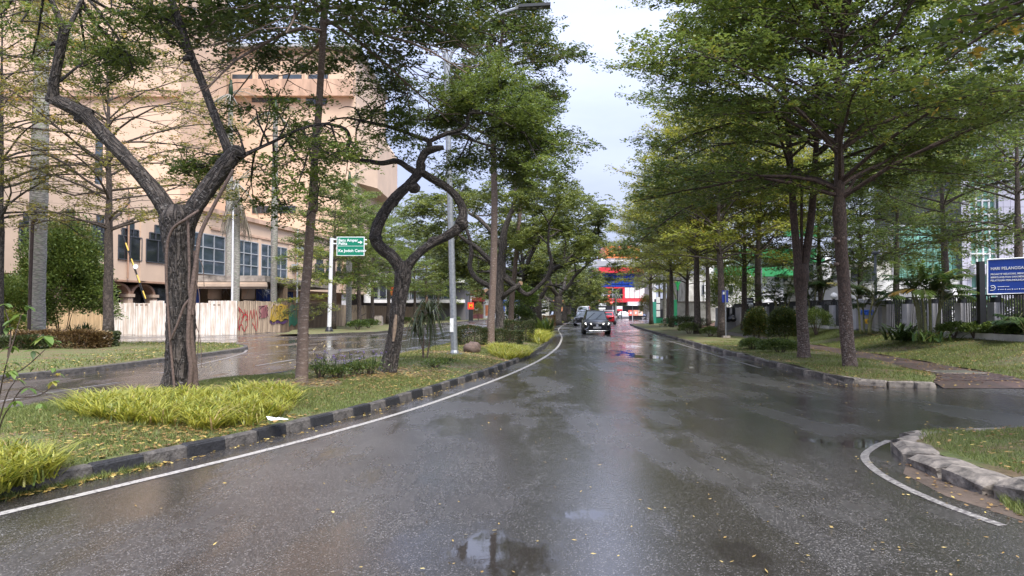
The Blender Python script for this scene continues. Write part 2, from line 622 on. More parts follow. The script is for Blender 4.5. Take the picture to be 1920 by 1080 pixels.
def grow(mb, rng, p0, d, L, r, depth, ends, wob=.16, up=.1, kids=(2, 4), ratio=.62, n=6, spread=55, minz=None):
    p = polyline(p0, d, L, n, rng, wob, bend=(0, 0, up))
    mb.tube(p, np.linspace(r, r * .5 if depth else .008, n + 1), 8 if r > .06 else (6 if r > .03 else 4), cap=False)
    if depth == 0:
        ends.append(p)
        return
    for i in range(rng.integers(*kids) + 1):
        t = 1.0 if i == 0 else rng.uniform(.4, .95)
        q, dd = at_t(p, min(t, .999))
        ax = unit(rng.normal(0, 1, 3))
        ang = math.radians(rng.uniform(.3, 1) * spread) * (.6 if i == 0 else 1)
        side = unit(np.cross(dd, ax))
        nd = dd * math.cos(ang) + side * math.sin(ang)
        nd[2] = nd[2] * .75 + .06
        grow(mb, rng, q, nd, L * ratio * rng.uniform(.8, 1.2), max(.008, r * (.5 if i == 0 else .42)), depth - 1, ends, wob, up, kids, ratio, n, spread)

def feather_leaves(ends, nleaf, rng, llen=.06, clump=.3, droop=.35, flat=.5, name='crown', tint_mu=.5, t0=0.1):
    """drooping feathery tufts at the branch ends"""
    wts = np.array([np.linalg.norm(e[-1] - e[0]) * rng.uniform(.5, 1.5) for e in ends]); wts /= wts.sum()
    cnt = rng.multinomial(nleaf, wts)
    PP, TT, AX = [], [], []
    for e, c in zip(ends, cnt):
        if c < 4:
            continue
        m = max(3, c // 26)                    # fronds: each a little drooping line of leaflets
        st = spray(e, m, rng, clump * .5, clump * .3, t0)
        az = rng.uniform(0, 6.28, m)
        fl = rng.uniform(.6, 1.2, m) * clump * 1.25
        t = rng.uniform(0, 1, (m, 26))
        dx = np.cos(az)[:, None] * t * fl[:, None]; dy = np.sin(az)[:, None] * t * fl[:, None]
        dz = (.18 * t - droop * 1.7 * t**2) * fl[:, None]
        lat = rng.normal(0, .05 + .06 * clump, (m, 26))
        q = np.stack([st[:, 0:1] + dx - np.sin(az)[:, None]*lat, st[:, 1:2] + dy + np.cos(az)[:, None]*lat, st[:, 2:3] + dz + rng.normal(0, .02, (m, 26))], 2)
        PP.append(q.reshape(-1, 3))
        TT.append(np.repeat(rng.normal(tint_mu, .17, m) + rng.normal(0, .1), 26))
    pos = np.vstack(PP); tint = np.clip(np.concatenate(TT) + rng.normal(0, .08, len(pos)), 0, .97)
    return leaf_mesh(name, pos, llen, llen * .5, rng, tilt=.55, droop=.25, tint=tint)

def rain_tree(seed, fork, r, spread, top, nleaf, lean=(0, 0), limbs=4, llen=.09):
    rng = np.random.default_rng(seed)
    mb = MB()
    z = np.linspace(0, fork, 6)
    x = lean[0]*z + .1*np.sin(z*1.3 + seed); y = lean[1]*z + .08*np.cos(z*1.1 + seed)
    x -= x[0]; y -= y[0]
    pts = np.stack([x, y, z], 1)
    mb.tube(pts, r*np.array([1.35, 1.05, 1, .97, 1.0, .95]), 12, noise=.1, seed=seed)
    ends = []
    for i in range(limbs):
        az = 6.28*i/limbs + rng.uniform(-.4, .4)
        d = (math.cos(az)*.85, math.sin(az)*.85, .62)
        grow(mb, rng, pts[-1] - np.array([0, 0, .1]), d, spread*.5, r*.55, 3, ends, wob=.2, up=.12, ratio=.66, spread=60)
    e2 = []
    for e in ends:
        e = e.copy(); e2.append(e)
    mx = max(e[:, 2].max() for e in ends)
    sc = min(1.0, top / mx)
    me = feather_leaves(e2, nleaf, rng, llen=llen, clump=.6, droop=.25)
    return mb, me

def blob_leaves(name, c, rad, n, rng, llen, lump=.18, shell=.45, tint_mu=.5, flat_bottom=True, tilt=.8, width=.5, k=7, ragged=.0):
    """bush foliage: leaves through a lumpy ellipsoid, denser near its skin"""
    d = unit(rng.normal(0, 1, (n, 3)))
    if flat_bottom:
        d[:, 2] = np.where(d[:, 2] < -.35, -d[:, 2], d[:, 2])
    bumps = unit(rng.normal(0, 1, (k * 3, 3)))
    amp = rng.uniform(-.6, 1, k * 3)
    f = np.ones(n)
    for b, a in zip(bumps, amp):
        f += lump * a * np.exp(-((1 - d @ b) / .12))
    if ragged:
        for b in unit(rng.normal(0, 1, (90, 3))):
            f += ragged * rng.uniform(-.7, 1) * np.exp(-((1 - d @ b) / .012))
    rr = f * (shell + (1 - shell) * rng.uniform(0, 1, n) ** .6) * rng.normal(1, .05, n)
    pos = np.array(c) + d * rr[:, None] * np.array(rad)
    pos[:, 2] = np.maximum(pos[:, 2], c[2] - rad[2] * .92)
    tint = np.clip(rng.normal(tint_mu, .22, n), 0, 1)
    ax = d * np.array([1, 1, .6]) + np.array([0, 0, .25])
    return leaf_mesh(name, pos, llen, llen * width, rng, tilt=tilt, tint=tint, axis=ax)

def blades(name, base, hgt, rng, width=.012, arch=.6, tint_mu=.5, lean=.5):
    """arching strap leaves: 4 levels, tapering to a point"""
    n = len(base)
    az = rng.uniform(0, 6.28, n)
    d = np.stack([np.cos(az), np.sin(az)], 1)
    h = hgt * rng.uniform(.55, 1.15, n)
    ln = h * rng.uniform(.15, 1, n) * lean
    lv = []
    wv = [1, .95, .7, 0.04]
    for t, wk in zip((0, .4, .75, 1.0), wv):
        out_ = ln * (t + arch * t * t * 1.2)
        z = h * (t - arch * .42 * t**2.6)
        p = base + np.stack([d[:, 0]*out_, d[:, 1]*out_, z], 1)
        s = np.stack([-d[:, 1], d[:, 0], np.zeros(n)], 1) * (width * wk * .5) * rng.uniform(.8, 1.2, n)[:, None]
        lv.append((p - s, p + s))
    V = np.concatenate([np.stack([lv[i][0], lv[i][1], lv[i+1][1], lv[i+1][0]], 1)[:, None] for i in range(3)], 1)
    tint = np.clip(rng.normal(tint_mu, .2, n), 0, 1)
    return poly_mesh(name, V.reshape(-1, 3), 4, np.repeat(tint, 3))

def lawn_mesh(name, base, hgt, rng, width=.012, tint=None):
    n = len(base)
    az = rng.uniform(0, 6.28, n)
    s = np.stack([np.cos(az), np.sin(az), np.zeros(n)], 1) * width * .5
    tip = base + np.stack([rng.normal(0, .5, n), rng.normal(0, .5, n), np.ones(n)], 1) * (hgt * rng.uniform(.4, 1.2, n))[:, None]
    V = np.stack([base - s, base + s, tip], 1)
    return poly_mesh(name, V, 3, rng.uniform(0, 1, n) if tint is None else tint)

def litter_mesh(name, base, length, rng, tilt=.25):
    n = len(base)
    return leaf_mesh(name, base, length, length*.45, rng, tilt=tilt, tint=rng.uniform(0, 1, n), jit=.45,
                     axis=np.stack([*(lambda a: (np.cos(a), np.sin(a)))(rng.uniform(0, 6.28, n)), np.zeros(n)], 1) * 3)

def frond(rng, base, az, L, e0, droop, nl=26, ll=.4, width=.035, vee=.5):
    """one palm frond: (rachis points, leaflet quads, )"""
    d = np.array([math.cos(az)*math.cos(e0), math.sin(az)*math.cos(e0), math.sin(e0)])
    p = polyline(base, d, L, 8, rng, .02, bend=(0, 0, -droop))
    Q = []
    for i in range(nl):
        t = .12 + .88 * i / nl
        q, dd = at_t(p, min(t, .995))
        side = unit(np.cross(dd, [0, 0, 1]))
        l = ll * math.sin(math.pi * min(.97, .12 + .82*t)) * rng.uniform(.85, 1.1)
        for s in (-1, 1):
            ld = unit(side*s + dd*.75 + np.array([0, 0, -vee + rng.normal(0, .12)]))
            tip = q + ld*l + np.array([0, 0, -.12*l])
            mid = q + ld*l*.5 + np.array([0, 0, .03*l])
            wv = unit(np.cross(ld, [0, 0, 1]) + dd*.3) * width * .5
            Q.append([q - wv*.5, mid - wv, tip, mid + wv])
    return p, np.array(Q)

def palm(name, label, base, H, r, nf=14, L=2.6, droop=1.5, ll=.55, lm=None, tm=None, group=None, skirt=0, seed=0, lean=(0,0), bulge=True, shaft=True, e_range=(-.5, 1.2)):
    rng = np.random.default_rng(seed)
    t = thing(name, label, 'palm tree', base, group)
    z = np.linspace(0, H, 24)
    mb = MB()
    prof = r * np.interp(z/H, [0, .03, .12, .5, .85, 1], [1.35, 1.1, .95, 1.05 if bulge else .9, .85, .7])
    prof = prof * (1 + .03 * np.cos(np.arange(24) * math.pi))
    b = np.array(base)
    mb.tube(np.stack([b[0] + lean[0]*z, b[1] + lean[1]*z, b[2] + z], 1), prof, 14)
    part('trunk', mb, tm, t, True)
    topp = b + np.array([lean[0]*H, lean[1]*H, H])
    if shaft:
        mb = MB(); mb.tube([topp, topp + np.array([0, 0, H*.03 + .5]), topp + np.array([0, 0, H*.05 + .9])], [r*.75, r*.7, r*.3], 10)
        part('crown_shaft', mb, lm, t, True)
        topp = topp + np.array([0, 0, .6])
    for i in range(nf):
        az = i * 2.399 + rng.uniform(-.2, .2)
        e = e_range[0] + (e_range[1] - e_range[0]) * ((i * .618) % 1)
        p, Q = frond(rng, topp, az, L*rng.uniform(.85, 1.1), e, droop, ll=ll, nl=22)
        V = Q.reshape(-1, 3) - b
        me = poly_mesh('frond', V, 4, np.full(len(Q), np.clip(rng.normal(.5, .2), 0, .95)) if True else None)
        o = link('frond', me, lm, t)
        mb = MB(); mb.tube(p, np.linspace(r*.12 + .02, .008, 9), 4)
        part('midrib', mb, lm if False else tm, o)
    return t

# ------------------------------------------------------------------ ground materials
def asphalt_mat(name, puddles=(), wet=.5, base=(.046, .044, .043)):
    """wet asphalt: stone chips, damp streaks along the traffic, shallow standing water where it ponds"""
    m = bpy.data.materials.new(name)
    m.use_nodes = True
    t = m.node_tree
    b = t.nodes['Principled BSDF']
    k = t.links.new
    N = t.nodes.new
    def math_(op, a, c=None, d=None, clamp=False):
        n = N('ShaderNodeMath'); n.operation = op; n.use_clamp = clamp
        for i, x in enumerate((a, c, d)):
            if x is None: continue
            if isinstance(x, (int, float)): n.inputs[i].default_value = x
            else: k(x, n.inputs[i])
        return n.outputs[0]
    def noise(vec, scale, detail=5, rough=.55):
        n = N('ShaderNodeTexNoise'); n.inputs['Scale'].default_value = scale
        n.inputs['Detail'].default_value = detail; n.inputs['Roughness'].default_value = rough
        k(vec, n.inputs['Vector']); return n.outputs['Fac']
    def rng_(x, a, c, lo=0.0, hi=1.0, smooth=True):
        n = N('ShaderNodeMapRange'); n.interpolation_type = 'SMOOTHSTEP' if smooth else 'LINEAR'
        n.inputs['From Min'].default_value = a; n.inputs['From Max'].default_value = c
        n.inputs['To Min'].default_value = lo; n.inputs['To Max'].default_value = hi
        k(x, n.inputs['Value']); return n.outputs[0]
    tc = N('ShaderNodeTexCoord')
    co = tc.outputs['Object']
    mp = N('ShaderNodeMapping'); mp.inputs['Scale'].default_value = (1.0, .28, 1); mp.inputs['Rotation'].default_value = (0, 0, -.12)
    k(co, mp.inputs['Vector'])
    streak = noise(mp.outputs[0], .62, 6, .55)
    patch = noise(co, .34, 5, .6)
    mix = math_('ADD', math_('MULTIPLY', streak, .62), math_('MULTIPLY', patch, .38))
    # standing water
    sep = N('ShaderNodeSeparateXYZ'); k(co, sep.inputs[0])
    pud = None
    for (px, py, rx, ry, am) in puddles:
        dx = math_('DIVIDE', math_('SUBTRACT', sep.outputs[0], px), rx)
        dy = math_('DIVIDE', math_('SUBTRACT', sep.outputs[1], py), ry)
        d2 = math_('ADD', math_('MULTIPLY', dx, dx), math_('MULTIPLY', dy, dy))
        g = math_('MULTIPLY', math_('POWER', 2.718, math_('MULTIPLY', d2, -1.0)), am)
        pud = g if pud is None else math_('MAXIMUM', pud, g)
    edge = noise(co, 1.1, 6, .6)
    mix = math_('ADD', math_('MULTIPLY', math_('SUBTRACT', mix, .5), 1.9), .46)
    film = mix
    if pud is not None:
        film = math_('ADD', mix, math_('MULTIPLY', pud, .46))
        film = math_('ADD', film, math_('MULTIPLY', math_('SUBTRACT', edge, .5), .18))
    mp2 = N('ShaderNodeMapping'); mp2.inputs['Scale'].default_value = (1.0, .16, 1); mp2.inputs['Rotation'].default_value = (0, 0, -.1)
    k(co, mp2.inputs['Vector'])
    film = math_('ADD', film, math_('MULTIPLY', math_('SUBTRACT', noise(mp2.outputs[0], 2.2, 8, .66), .5), .75))
    pool = rng_(film, .66, .78)                 # 1 = standing water
    damp = rng_(film, .37, .56)                  # 1 = glossy film
    # aggregate
    vo = N('ShaderNodeTexVoronoi'); vo.inputs['Scale'].default_value = 120; k(co, vo.inputs['Vector'])
    chip = N('ShaderNodeSeparateColor'); k(vo.outputs['Color'], chip.inputs[0])
    r = N('ShaderNodeValToRGB')
    e = r.color_ramp.elements
    e[0].position = 0; e[0].color = (base[0]*.45, base[1]*.44, base[2]*.42, 1)
    e[1].position = 1; e[1].color = (.26, .25, .24, 1)
    x = e.new(.55); x.color = (*base, 1)
    x = e.new(.88); x.color = (base[0]*1.9, base[1]*1.85, base[2]*1.8, 1)
    k(chip.outputs[0], r.inputs['Fac'])
    big = noise(co, .9, 4)
    brown = N('ShaderNodeMix'); brown.data_type = 'RGBA'; brown.blend_type = 'MULTIPLY'
    brown.inputs['Factor'].default_value = 1.0
    rb = N('ShaderNodeValToRGB')
    rb.color_ramp.elements[0].position = .35; rb.color_ramp.elements[0].color = (.80, .775, .755, 1)
    rb.color_ramp.elements[1].position = .65; rb.color_ramp.elements[1].color = (1.1, 1.09, 1.08, 1)
    k(big, rb.inputs['Fac']); k(r.outputs['Color'], brown.inputs[6]); k(rb.outputs['Color'], brown.inputs[7])
    wetc = N('ShaderNodeMix'); wetc.data_type = 'RGBA'
    k(math_('ADD', math_('MULTIPLY', pool, .40), math_('MULTIPLY', damp, .42)), wetc.inputs['Factor'])
    k(brown.outputs[2], wetc.inputs[6]); wetc.inputs[7].default_value = (.026, .023, .020, 1)
    k(wetc.outputs[2], b.inputs['Base Color'])
    rough = math_('SUBTRACT', math_('SUBTRACT', .29, math_('MULTIPLY', damp, .20)), math_('MULTIPLY', pool, .14))
    k(math_('MAXIMUM', rough, .03), b.inputs['Roughness'])
    b.inputs['Specular IOR Level'].default_value = .9
    # relief: chips stand out of the film, drowned in pools
    h = math_('ADD', math_('MULTIPLY', vo.outputs['Distance'], -.6), math_('MULTIPLY', noise(co, 140, 3), .5))
    ripple = math_('MULTIPLY', noise(co, 9, 3), .12)
    amp = math_('SUBTRACT', 1.0, math_('MULTIPLY', pool, .985))
    amp = math_('MULTIPLY', amp, math_('SUBTRACT', 1.0, math_('MULTIPLY', damp, .55)))
    hh = math_('ADD', math_('MULTIPLY', h, amp), ripple)
    bp = N('ShaderNodeBump'); bp.inputs['Strength'].default_value = .18; bp.inputs['Distance'].default_value = .012
    k(hh, bp.inputs['Height']); k(bp.outputs['Normal'], b.inputs['Normal'])
    return m

def soil_grass_mat(name, g0, g1, soil, amt=.5, sc=1.4):
    m = bpy.data.materials.new(name)
    m.use_nodes = True
    t = m.node_tree; b = t.nodes['Principled BSDF']; k = t.links.new
    b.inputs['Roughness'].default_value = .85
    tc = t.nodes.new('ShaderNodeTexCoord')
    def noise(s, d=6, r=.6):
        n = t.nodes.new('ShaderNodeTexNoise'); n.inputs['Scale'].default_value = s
        n.inputs['Detail'].default_value = d; n.inputs['Roughness'].default_value = r
        k(tc.outputs['Object'], n.inputs['Vector']); return n.outputs['Fac']
    r = t.nodes.new('ShaderNodeValToRGB')
    r.color_ramp.elements[0].position = .3; r.color_ramp.elements[0].color = (*g0, 1)
    r.color_ramp.elements[1].position = .7; r.color_ramp.elements[1].color = (*g1, 1)
    k(noise(24, 6, .75), r.inputs['Fac'])
    r2 = t.nodes.new('ShaderNodeValToRGB')
    r2.color_ramp.elements[0].position = amt - .09
    r2.color_ramp.elements[1].position = amt + .09
    k(noise(sc, 7, .7), r2.inputs['Fac'])
    r3 = t.nodes.new('ShaderNodeValToRGB')
    r3.color_ramp.elements[0].color = (*(c*.55 for c in soil), 1); r3.color_ramp.elements[1].color = (*(c*1.35 for c in soil), 1)
    r3.color_ramp.elements[0].position = .3; r3.color_ramp.elements[1].position = .7
    k(noise(40, 6, .8), r3.inputs['Fac'])
    mx = t.nodes.new('ShaderNodeMix'); mx.data_type = 'RGBA'
    k(r2.outputs['Color'], mx.inputs['Factor']); k(r.outputs['Color'], mx.inputs[6]); k(r3.outputs['Color'], mx.inputs[7])
    k(mx.outputs[2], b.inputs['Base Color'])
    bp = t.nodes.new('ShaderNodeBump'); bp.inputs['Strength'].default_value = .7; bp.inputs['Distance'].default_value = .03
    k(noise(55, 5, .7), bp.inputs['Height']); k(bp.outputs['Normal'], b.inputs['Normal'])
    return m

def paint_mat(name, base=(.40, .385, .355), wear=.45):
    """road paint, worn through to the asphalt in patches"""
    m = bpy.data.materials.new(name)
    m.use_nodes = True
    t = m.node_tree; b = t.nodes['Principled BSDF']; k = t.links.new
    b.inputs['Roughness'].default_value = .38
    tc = t.nodes.new('ShaderNodeTexCoord')
    n = t.nodes.new('ShaderNodeTexNoise'); n.inputs['Scale'].default_value = 22; n.inputs['Detail'].default_value = 8; n.inputs['Roughness'].default_value = .75
    k(tc.outputs['Object'], n.inputs['Vector'])
    r = t.nodes.new('ShaderNodeValToRGB')
    r.color_ramp.elements[0].position = wear - .07; r.color_ramp.elements[0].color = (.11, .10, .10, 1)
    r.color_ramp.elements[1].position = wear + .06; r.color_ramp.elements[1].color = (*base, 1)
    k(n.outputs['Fac'], r.inputs['Fac']); k(r.outputs['Color'], b.inputs['Base Color'])
    return m

def brick_mat(name):
    m = bpy.data.materials.new(name)
    m.use_nodes = True
    t = m.node_tree; b = t.nodes['Principled BSDF']; k = t.links.new
    b.inputs['Roughness'].default_value = .45
    tc = t.nodes.new('ShaderNodeTexCoord')
    br = t.nodes.new('ShaderNodeTexBrick')
    br.inputs['Scale'].default_value = 1.0
    br.inputs['Brick Width'].default_value = .22; br.inputs['Row Height'].default_value = .11
    br.inputs['Mortar Size'].default_value = .006
    br.inputs['Color1'].default_value = (.105, .066, .056, 1); br.inputs['Color2'].default_value = (.075, .052, .047, 1)
    br.inputs['Mortar'].default_value = (.04, .035, .03, 1)
    k(tc.outputs['Object'], br.inputs['Vector'])
    n = t.nodes.new('ShaderNodeTexNoise'); n.inputs['Scale'].default_value = .9; n.inputs['Detail'].default_value = 6
    k(tc.outputs['Object'], n.inputs['Vector'])
    r = t.nodes.new('ShaderNodeValToRGB')
    r.color_ramp.elements[0].position = .35; r.color_ramp.elements[0].color = (.55, .58, .5, 1)
    r.color_ramp.elements[1].position = .65; r.color_ramp.elements[1].color = (1.2, 1.1, 1.05, 1)
    k(n.outputs['Fac'], r.inputs['Fac'])
    mx = t.nodes.new('ShaderNodeMix'); mx.data_type = 'RGBA'; mx.blend_type = 'MULTIPLY'; mx.inputs['Factor'].default_value = 1
    k(br.outputs['Color'], mx.inputs[6]); k(r.outputs['Color'], mx.inputs[7]); k(mx.outputs[2], b.inputs['Base Color'])
    bp = t.nodes.new('ShaderNodeBump'); bp.inputs['Strength'].default_value = .5; bp.inputs['Distance'].default_value = .01
    k(br.outputs['Fac'], bp.inputs['Height']); bp.invert = True
    k(bp.outputs['Normal'], b.inputs['Normal'])
    return m

PUDS = [(-.1, 5.0, .75, .55, .75), (.55, 5.9, .42, .35, .6), (1.35, 6.8, .55, 1.7, .50), (1.5, 5.0, .55, .7, .5), (1.7, 10.5, .5, 2.4, .34), (.8, 10, .7, 2.2, .25),
        (3.6, 5.0, .95, .62, 1.0), (4.3, 9.0, .5, .55, .9), (7.3, 15.8, .75, .6, .95), (-.2, 14.5, .8, 2.5, .12),
        (5.0, 30, 2.0, 9, .45), (3.4, 22, .7, 5, .42), (2.4, 38, .8, 7, .35), (-3.2, 6.3, .8, .5, .22), (6.3, 10.5, 1.2, .8, .45), (1.6, 17.5, .7, 2.6, .15)]
M_ASPH = asphalt_mat('wet_asphalt', PUDS)
M_ASPH2 = asphalt_mat('wet_asphalt_far', [(-8, 22, 3, 6, .3), (-7, 40, 3, 10, .3)], wet=.5, base=(.07, .062, .058))
M_PAINT = paint_mat('road_paint')
M_PAINT2 = paint_mat('worn_road_paint', base=(.34, .325, .30), wear=.52)
M_LAWN = soil_grass_mat('median_turf', (.055, .080, .020), (.15, .175, .05), (.15, .105, .055), .52)
M_LAWN2 = soil_grass_mat('bank_turf', (.04, .055, .015), (.10, .115, .034), (.11, .075, .04), .54, .8)
M_EARTH = mat('earth', (.12, .10, .075), .9, var=.4, vscale=.3)
M_KERB_BLACK = mat('kerb_black_paint', (.019, .019, .020), .5, var=.7, vscale=9, dark=(.008, .008, .009), bump=.5, bscale=35)
M_KERB_GREY = mat('kerb_weathered_concrete', (.092, .083, .074), .6, var=.75, vscale=7, dark=(.022, .02, .018), bump=.8, bscale=30)
M_STONE = mat('mossy_kerb_stone', (.235, .205, .17), .8, var=.85, vscale=6, dark=(.03, .027, .024), bump=1.0, bscale=16)
M_BRICKP = brick_mat('brick_paving')

# ------------------------------------------------------------------ plan curves (metres, camera at the origin looking +Y)
kerbL = hermite([-8, 2, 5, 6.35, 8.36, 11, 16.3, 22.6, 30.7, 42, 66, 100, 149, 220], [-12, -6.6, -5.0, -4.36, -3.46, -2.5, -1.14, .1, 1.23, 2.26, 3.6, 7.0, 12.7, 22])
medL = hermite([-8, 3, 8, 11.5, 16.2, 19, 26.7, 35, 50, 83, 150, 220], [-15, -11, -9, -7.9, -6.5, -5.5, -4.0, -3.1, -2.7, -1.9, 4, 13])
farL = hermite([40, 47, 53, 65, 80, 102, 150, 220], [-14.5, -12.6, -9.6, -9.5, -9.3, -7.5, -2, 8])
kerbR = hermite([15.9, 17.6, 20.7, 25.7, 32.5, 40, 51, 66, 100, 150, 220], [7.35, 7.32, 7.5, 7.8, 8.35, 8.95, 9.9, 11.3, 15.2, 21.5, 31])

def strip(xl, xr, ys, nx, zf, mb=None):
    mb = mb or MB()
    V, F = [], []
    for i, y in enumerate(ys):
        a, b = float(xl(y)), float(xr(y))
        for j in range(nx + 1):
            u = j / nx
            x = a + (b - a) * u
            V.append((x, y, zf(x, y, u)))
    for i in range(len(ys) - 1):
        for j in range(nx):
            k_ = i*(nx+1) + j
            F.append((k_, k_+1, k_+nx+2, k_+nx+1))
    return mb.add(V, F)

def flat(*a):
    return lambda y: a[0]
mb = MB(); mb.quad((-1500, -200, -.03), (1500, -200, -.03), (1500, 2500, -.03), (-1500, 2500, -.03))
struct('ground', mb, M_EARTH)
# carriageways: one asphalt sheet for the near road with its side road, one beyond the median
ys = np.concatenate([np.arange(-8, 60, 1.0), np.arange(60, 222, 4.0)])
mb = MB()
strip(lambda y: kerbL(y) - .1, lambda y: 60 if y < 16.9 or y > 86 else float(kerbR(y)) + .4, ys, 4, lambda x, y, u: 0.0, mb)
struct('road', mb, M_ASPH)
mb = MB()
strip(lambda y: -70, lambda y: medL(y) + .1, ys, 4, lambda x, y, u: 0.0, mb)
struct('road', mb, M_ASPH2)

def ribbon(name, pts, width, z, m, parent=None, n=4):
    p = smooth_pts(pts, n)
    t = np.gradient(p, axis=0); t /= np.linalg.norm(t, axis=1)[:, None]
    s = np.stack([-t[:, 1], t[:, 0]], 1) * (np.asarray(width)/2 if np.isscalar(width) else np.asarray(width)[:, None]/2)
    V = []
    for a, b in zip(p + s, p - s):
        V += [(a[0], a[1], z), (b[0], b[1], z)]
    mb = MB(); mb.add(V, [(2*i, 2*i+1, 2*i+3, 2*i+2) for i in range(len(p)-1)])
    return struct(name, mb, m, parent)
# edge line beside the median kerb
yy = np.concatenate([np.arange(1, 40, 1.0), np.arange(40, 150, 4)])
ribbon('road_edge_line', [(float(kerbL(y)) + (.52 if y > 7 else .52 - .0*(7-y)), y) for y in yy], .10, .004, M_PAINT)
# line curving round the near island
ribbon('island_edge_line', [tuple(G(*q).xy) for q in ((1668, 826), (1640, 838), (1621, 856), (1640, 881), (1690, 911), (1764, 944), (1836, 971), (1880, 986))], .085, .004, M_PAINT2)
# lane dashes on the far carriageway
for a, b in (((-30, 757), (75, 741)), ((75, 739), (222, 717)), ((480, 686), (552, 674)), ((640, 659), (700, 651)), ((745, 641), (768, 637))):
    A, B = G(*a), G(*b)
    ribbon('lane_dash', [tuple(A.xy), tuple(B.xy)], .12, .004, M_PAINT2)
ribbon('road_edge_line', [tuple(G(*q).xy) for q in ((300, 700), (380, 682), (438, 668), (462, 657), (440, 647))], .10, .004, M_PAINT2)
ribbon('road_edge_line', [(float(kerbR(y)) - .55, y) for y in np.arange(21, 60, 1.5)], .10, .004, paint_mat('ghost_paint', (.4, .37, .33), .56))

# ------------------------------------------------------------------ raised ground
def medz(x, y, u):
    return .11 + .14 * math.sin(math.pi * min(1, max(0, u))) + .02 * math.sin(x * 2.1 + y * 1.3)
mb = MB()
strip(lambda y: medL(y) + .16, lambda y: kerbL(y) - .17, np.concatenate([np.arange(-6, 50, .5), np.arange(50, 215, 3)]), 10, medz, mb)
struct('median_ground', mb, M_LAWN)
def med_pt(y, u):
    a, b = float(medL(y)) + .16, float(kerbL(y)) - .17
    x = a + (b - a) * u
    return x, medz(x, y, u)
def med_z(x, y):
    a, b = float(medL(y)) + .16, float(kerbL(y)) - .17
    return medz(x, y, (x - a) / (b - a))

# kerbs: separate stones near by, one run beyond
def kerb_stone_mesh(name, L, Wd, H, seed, rough=.01, sub=3):
    bm = bmesh.new()
    bmesh.ops.create_cube(bm, size=1)
    bmesh.ops.scale(bm, vec=(Wd, L, H + .06), verts=bm.verts)
    bmesh.ops.translate(bm, vec=(0, 0, (H - .06) / 2), verts=bm.verts)
    bmesh.ops.bevel(bm, geom=bm.edges[:], offset=.018, segments=1, affect='EDGES')
    g = random.Random(seed)
    for v in bm.verts:
        v.co += Vector((g.uniform(-1, 1), g.uniform(-1, 1), g.uniform(-1, 1))) * rough
        if v.co.z > H * .5:
            v.co.x += .02 if v.co.x < 0 else -.02
    me = bpy.data.meshes.new(name); bm.to_mesh(me); bm.free()
    return me
def lay_kerb(parent, xf, y0, y1, L, Wd, H, mats, side, rough, every=1):
    ms = [[kerb_stone_mesh('kerbstone', L - .012, Wd, H, s*7 + i, rough) for s in range(4)] for i in range(len(mats))]
    for i, m in enumerate(mats):
        for me in ms[i]: me.materials.append(m)
    y, i = y0, 0
    while y < y1:
        x = float(xf(y)); dx = float(xf(y + .2) - xf(y - .2)) / .4
        ca = 1 / math.hypot(1, dx)
        o = bpy.data.objects.new('kerbstone', random.choice(ms[i % len(mats)]))
        COL.objects.link(o); o.parent = parent
        ym = y + L*ca/2
        o.location = (float(xf(ym)) + side * Wd/2, ym, random.uniform(-.008, .008))
        o.rotation_euler = (random.uniform(-.012, .012), random.uniform(-.03, .03), -math.atan(dx) + random.uniform(-.02, .02))
        y += L * ca; i += 1
    return y
def kerb_run(name, xf, y0, y1, Wd, H, side, m, step=2.0):
    p = [(float(xf(y)), y) for y in np.arange(y0, y1, step)]
    V, F = [], []
    for x, y in p:
        V += [(x, y, -.02), (x + .01*side, y, H), (x + side*Wd, y, H), (x + side*Wd, y, -.02)]
    for i in range(len(p) - 1):
        for j in range(3):
            F.append((4*i+j, 4*i+j+1, 4*i+j+5, 4*i+j+4))
    F.append((0, 1, 2, 3))
    mb = MB(); mb.add(V, F)
    return struct(name, mb, m)
M_KERB_RUN = mat('kerb_far', (.11, .105, .10), .6, var=.7, vscale=1.6, dark=(.02, .02, .02))
k1 = kerb_run('kerb', kerbL, 48.0, 215, .16, .125, -1, M_KERB_RUN)
yend = lay_kerb(k1, kerbL, 3.2, 48.0, .56, .16, .135, [M_KERB_BLACK, M_KERB_GREY], -1, .007)
k2 = kerb_run('kerb', medL, -6, 215, .15, .11, 1, M_KERB_GREY, 1.0)

# right verge, brick footpath, bank and plateau behind the railing
def vergez(x, y, u): return .12 + .03*math.sin(x*1.7 + y)
pathL = hermite([15.9, 16.8, 20.2, 24.6, 32, 45, 70, 110], [8.9, 9.5, 10.4, 11.0, 11.9, 13.2, 16.4, 21.5])
pathR = hermite([15.9, 17.6, 22.2, 27.3, 32.5, 45, 70, 110], [11.2, 11.35, 12.0, 12.6, 13.1, 14.4, 17.6, 22.8])
FENX = hermite([14, 24.7, 37, 60, 110], [16.2, 16.0, 15.95, 17.6, 24.5])
yv = np.concatenate([np.arange(16.0, 60, .6), np.arange(60, 87, 2)])
mb = MB(); strip(lambda y: kerbR(y) + .15, lambda y: pathL(y) + .02, yv, 6, lambda x, y, u: .12 + .03*math.sin(x*1.7+y) + .05*math.sin(math.pi*u) - (.10*max(0, 1-(y-16.0)/.9)), mb)
struct('verge', mb, M_LAWN)
def pathz(x, y, u): return .13 - .125 * max(0, 1 - (y - 15.4)/1.6)
mb = MB(); strip(pathL, pathR, np.concatenate([np.arange(15.45, 60, .8), np.arange(60, 87, 4)]), 3, pathz, mb)
struct('footpath', mb, M_BRICKP)
def bankz(x, y, u):
    e = max(0.0, 1 - max(0, (y - 15.4)) / 2.6)
    full = .14 + .56 * (u*u*(3-2*u)) + .02*math.sin(2.3*x + 1.7*y)
    return full * (1 - e*.9) + .02*e
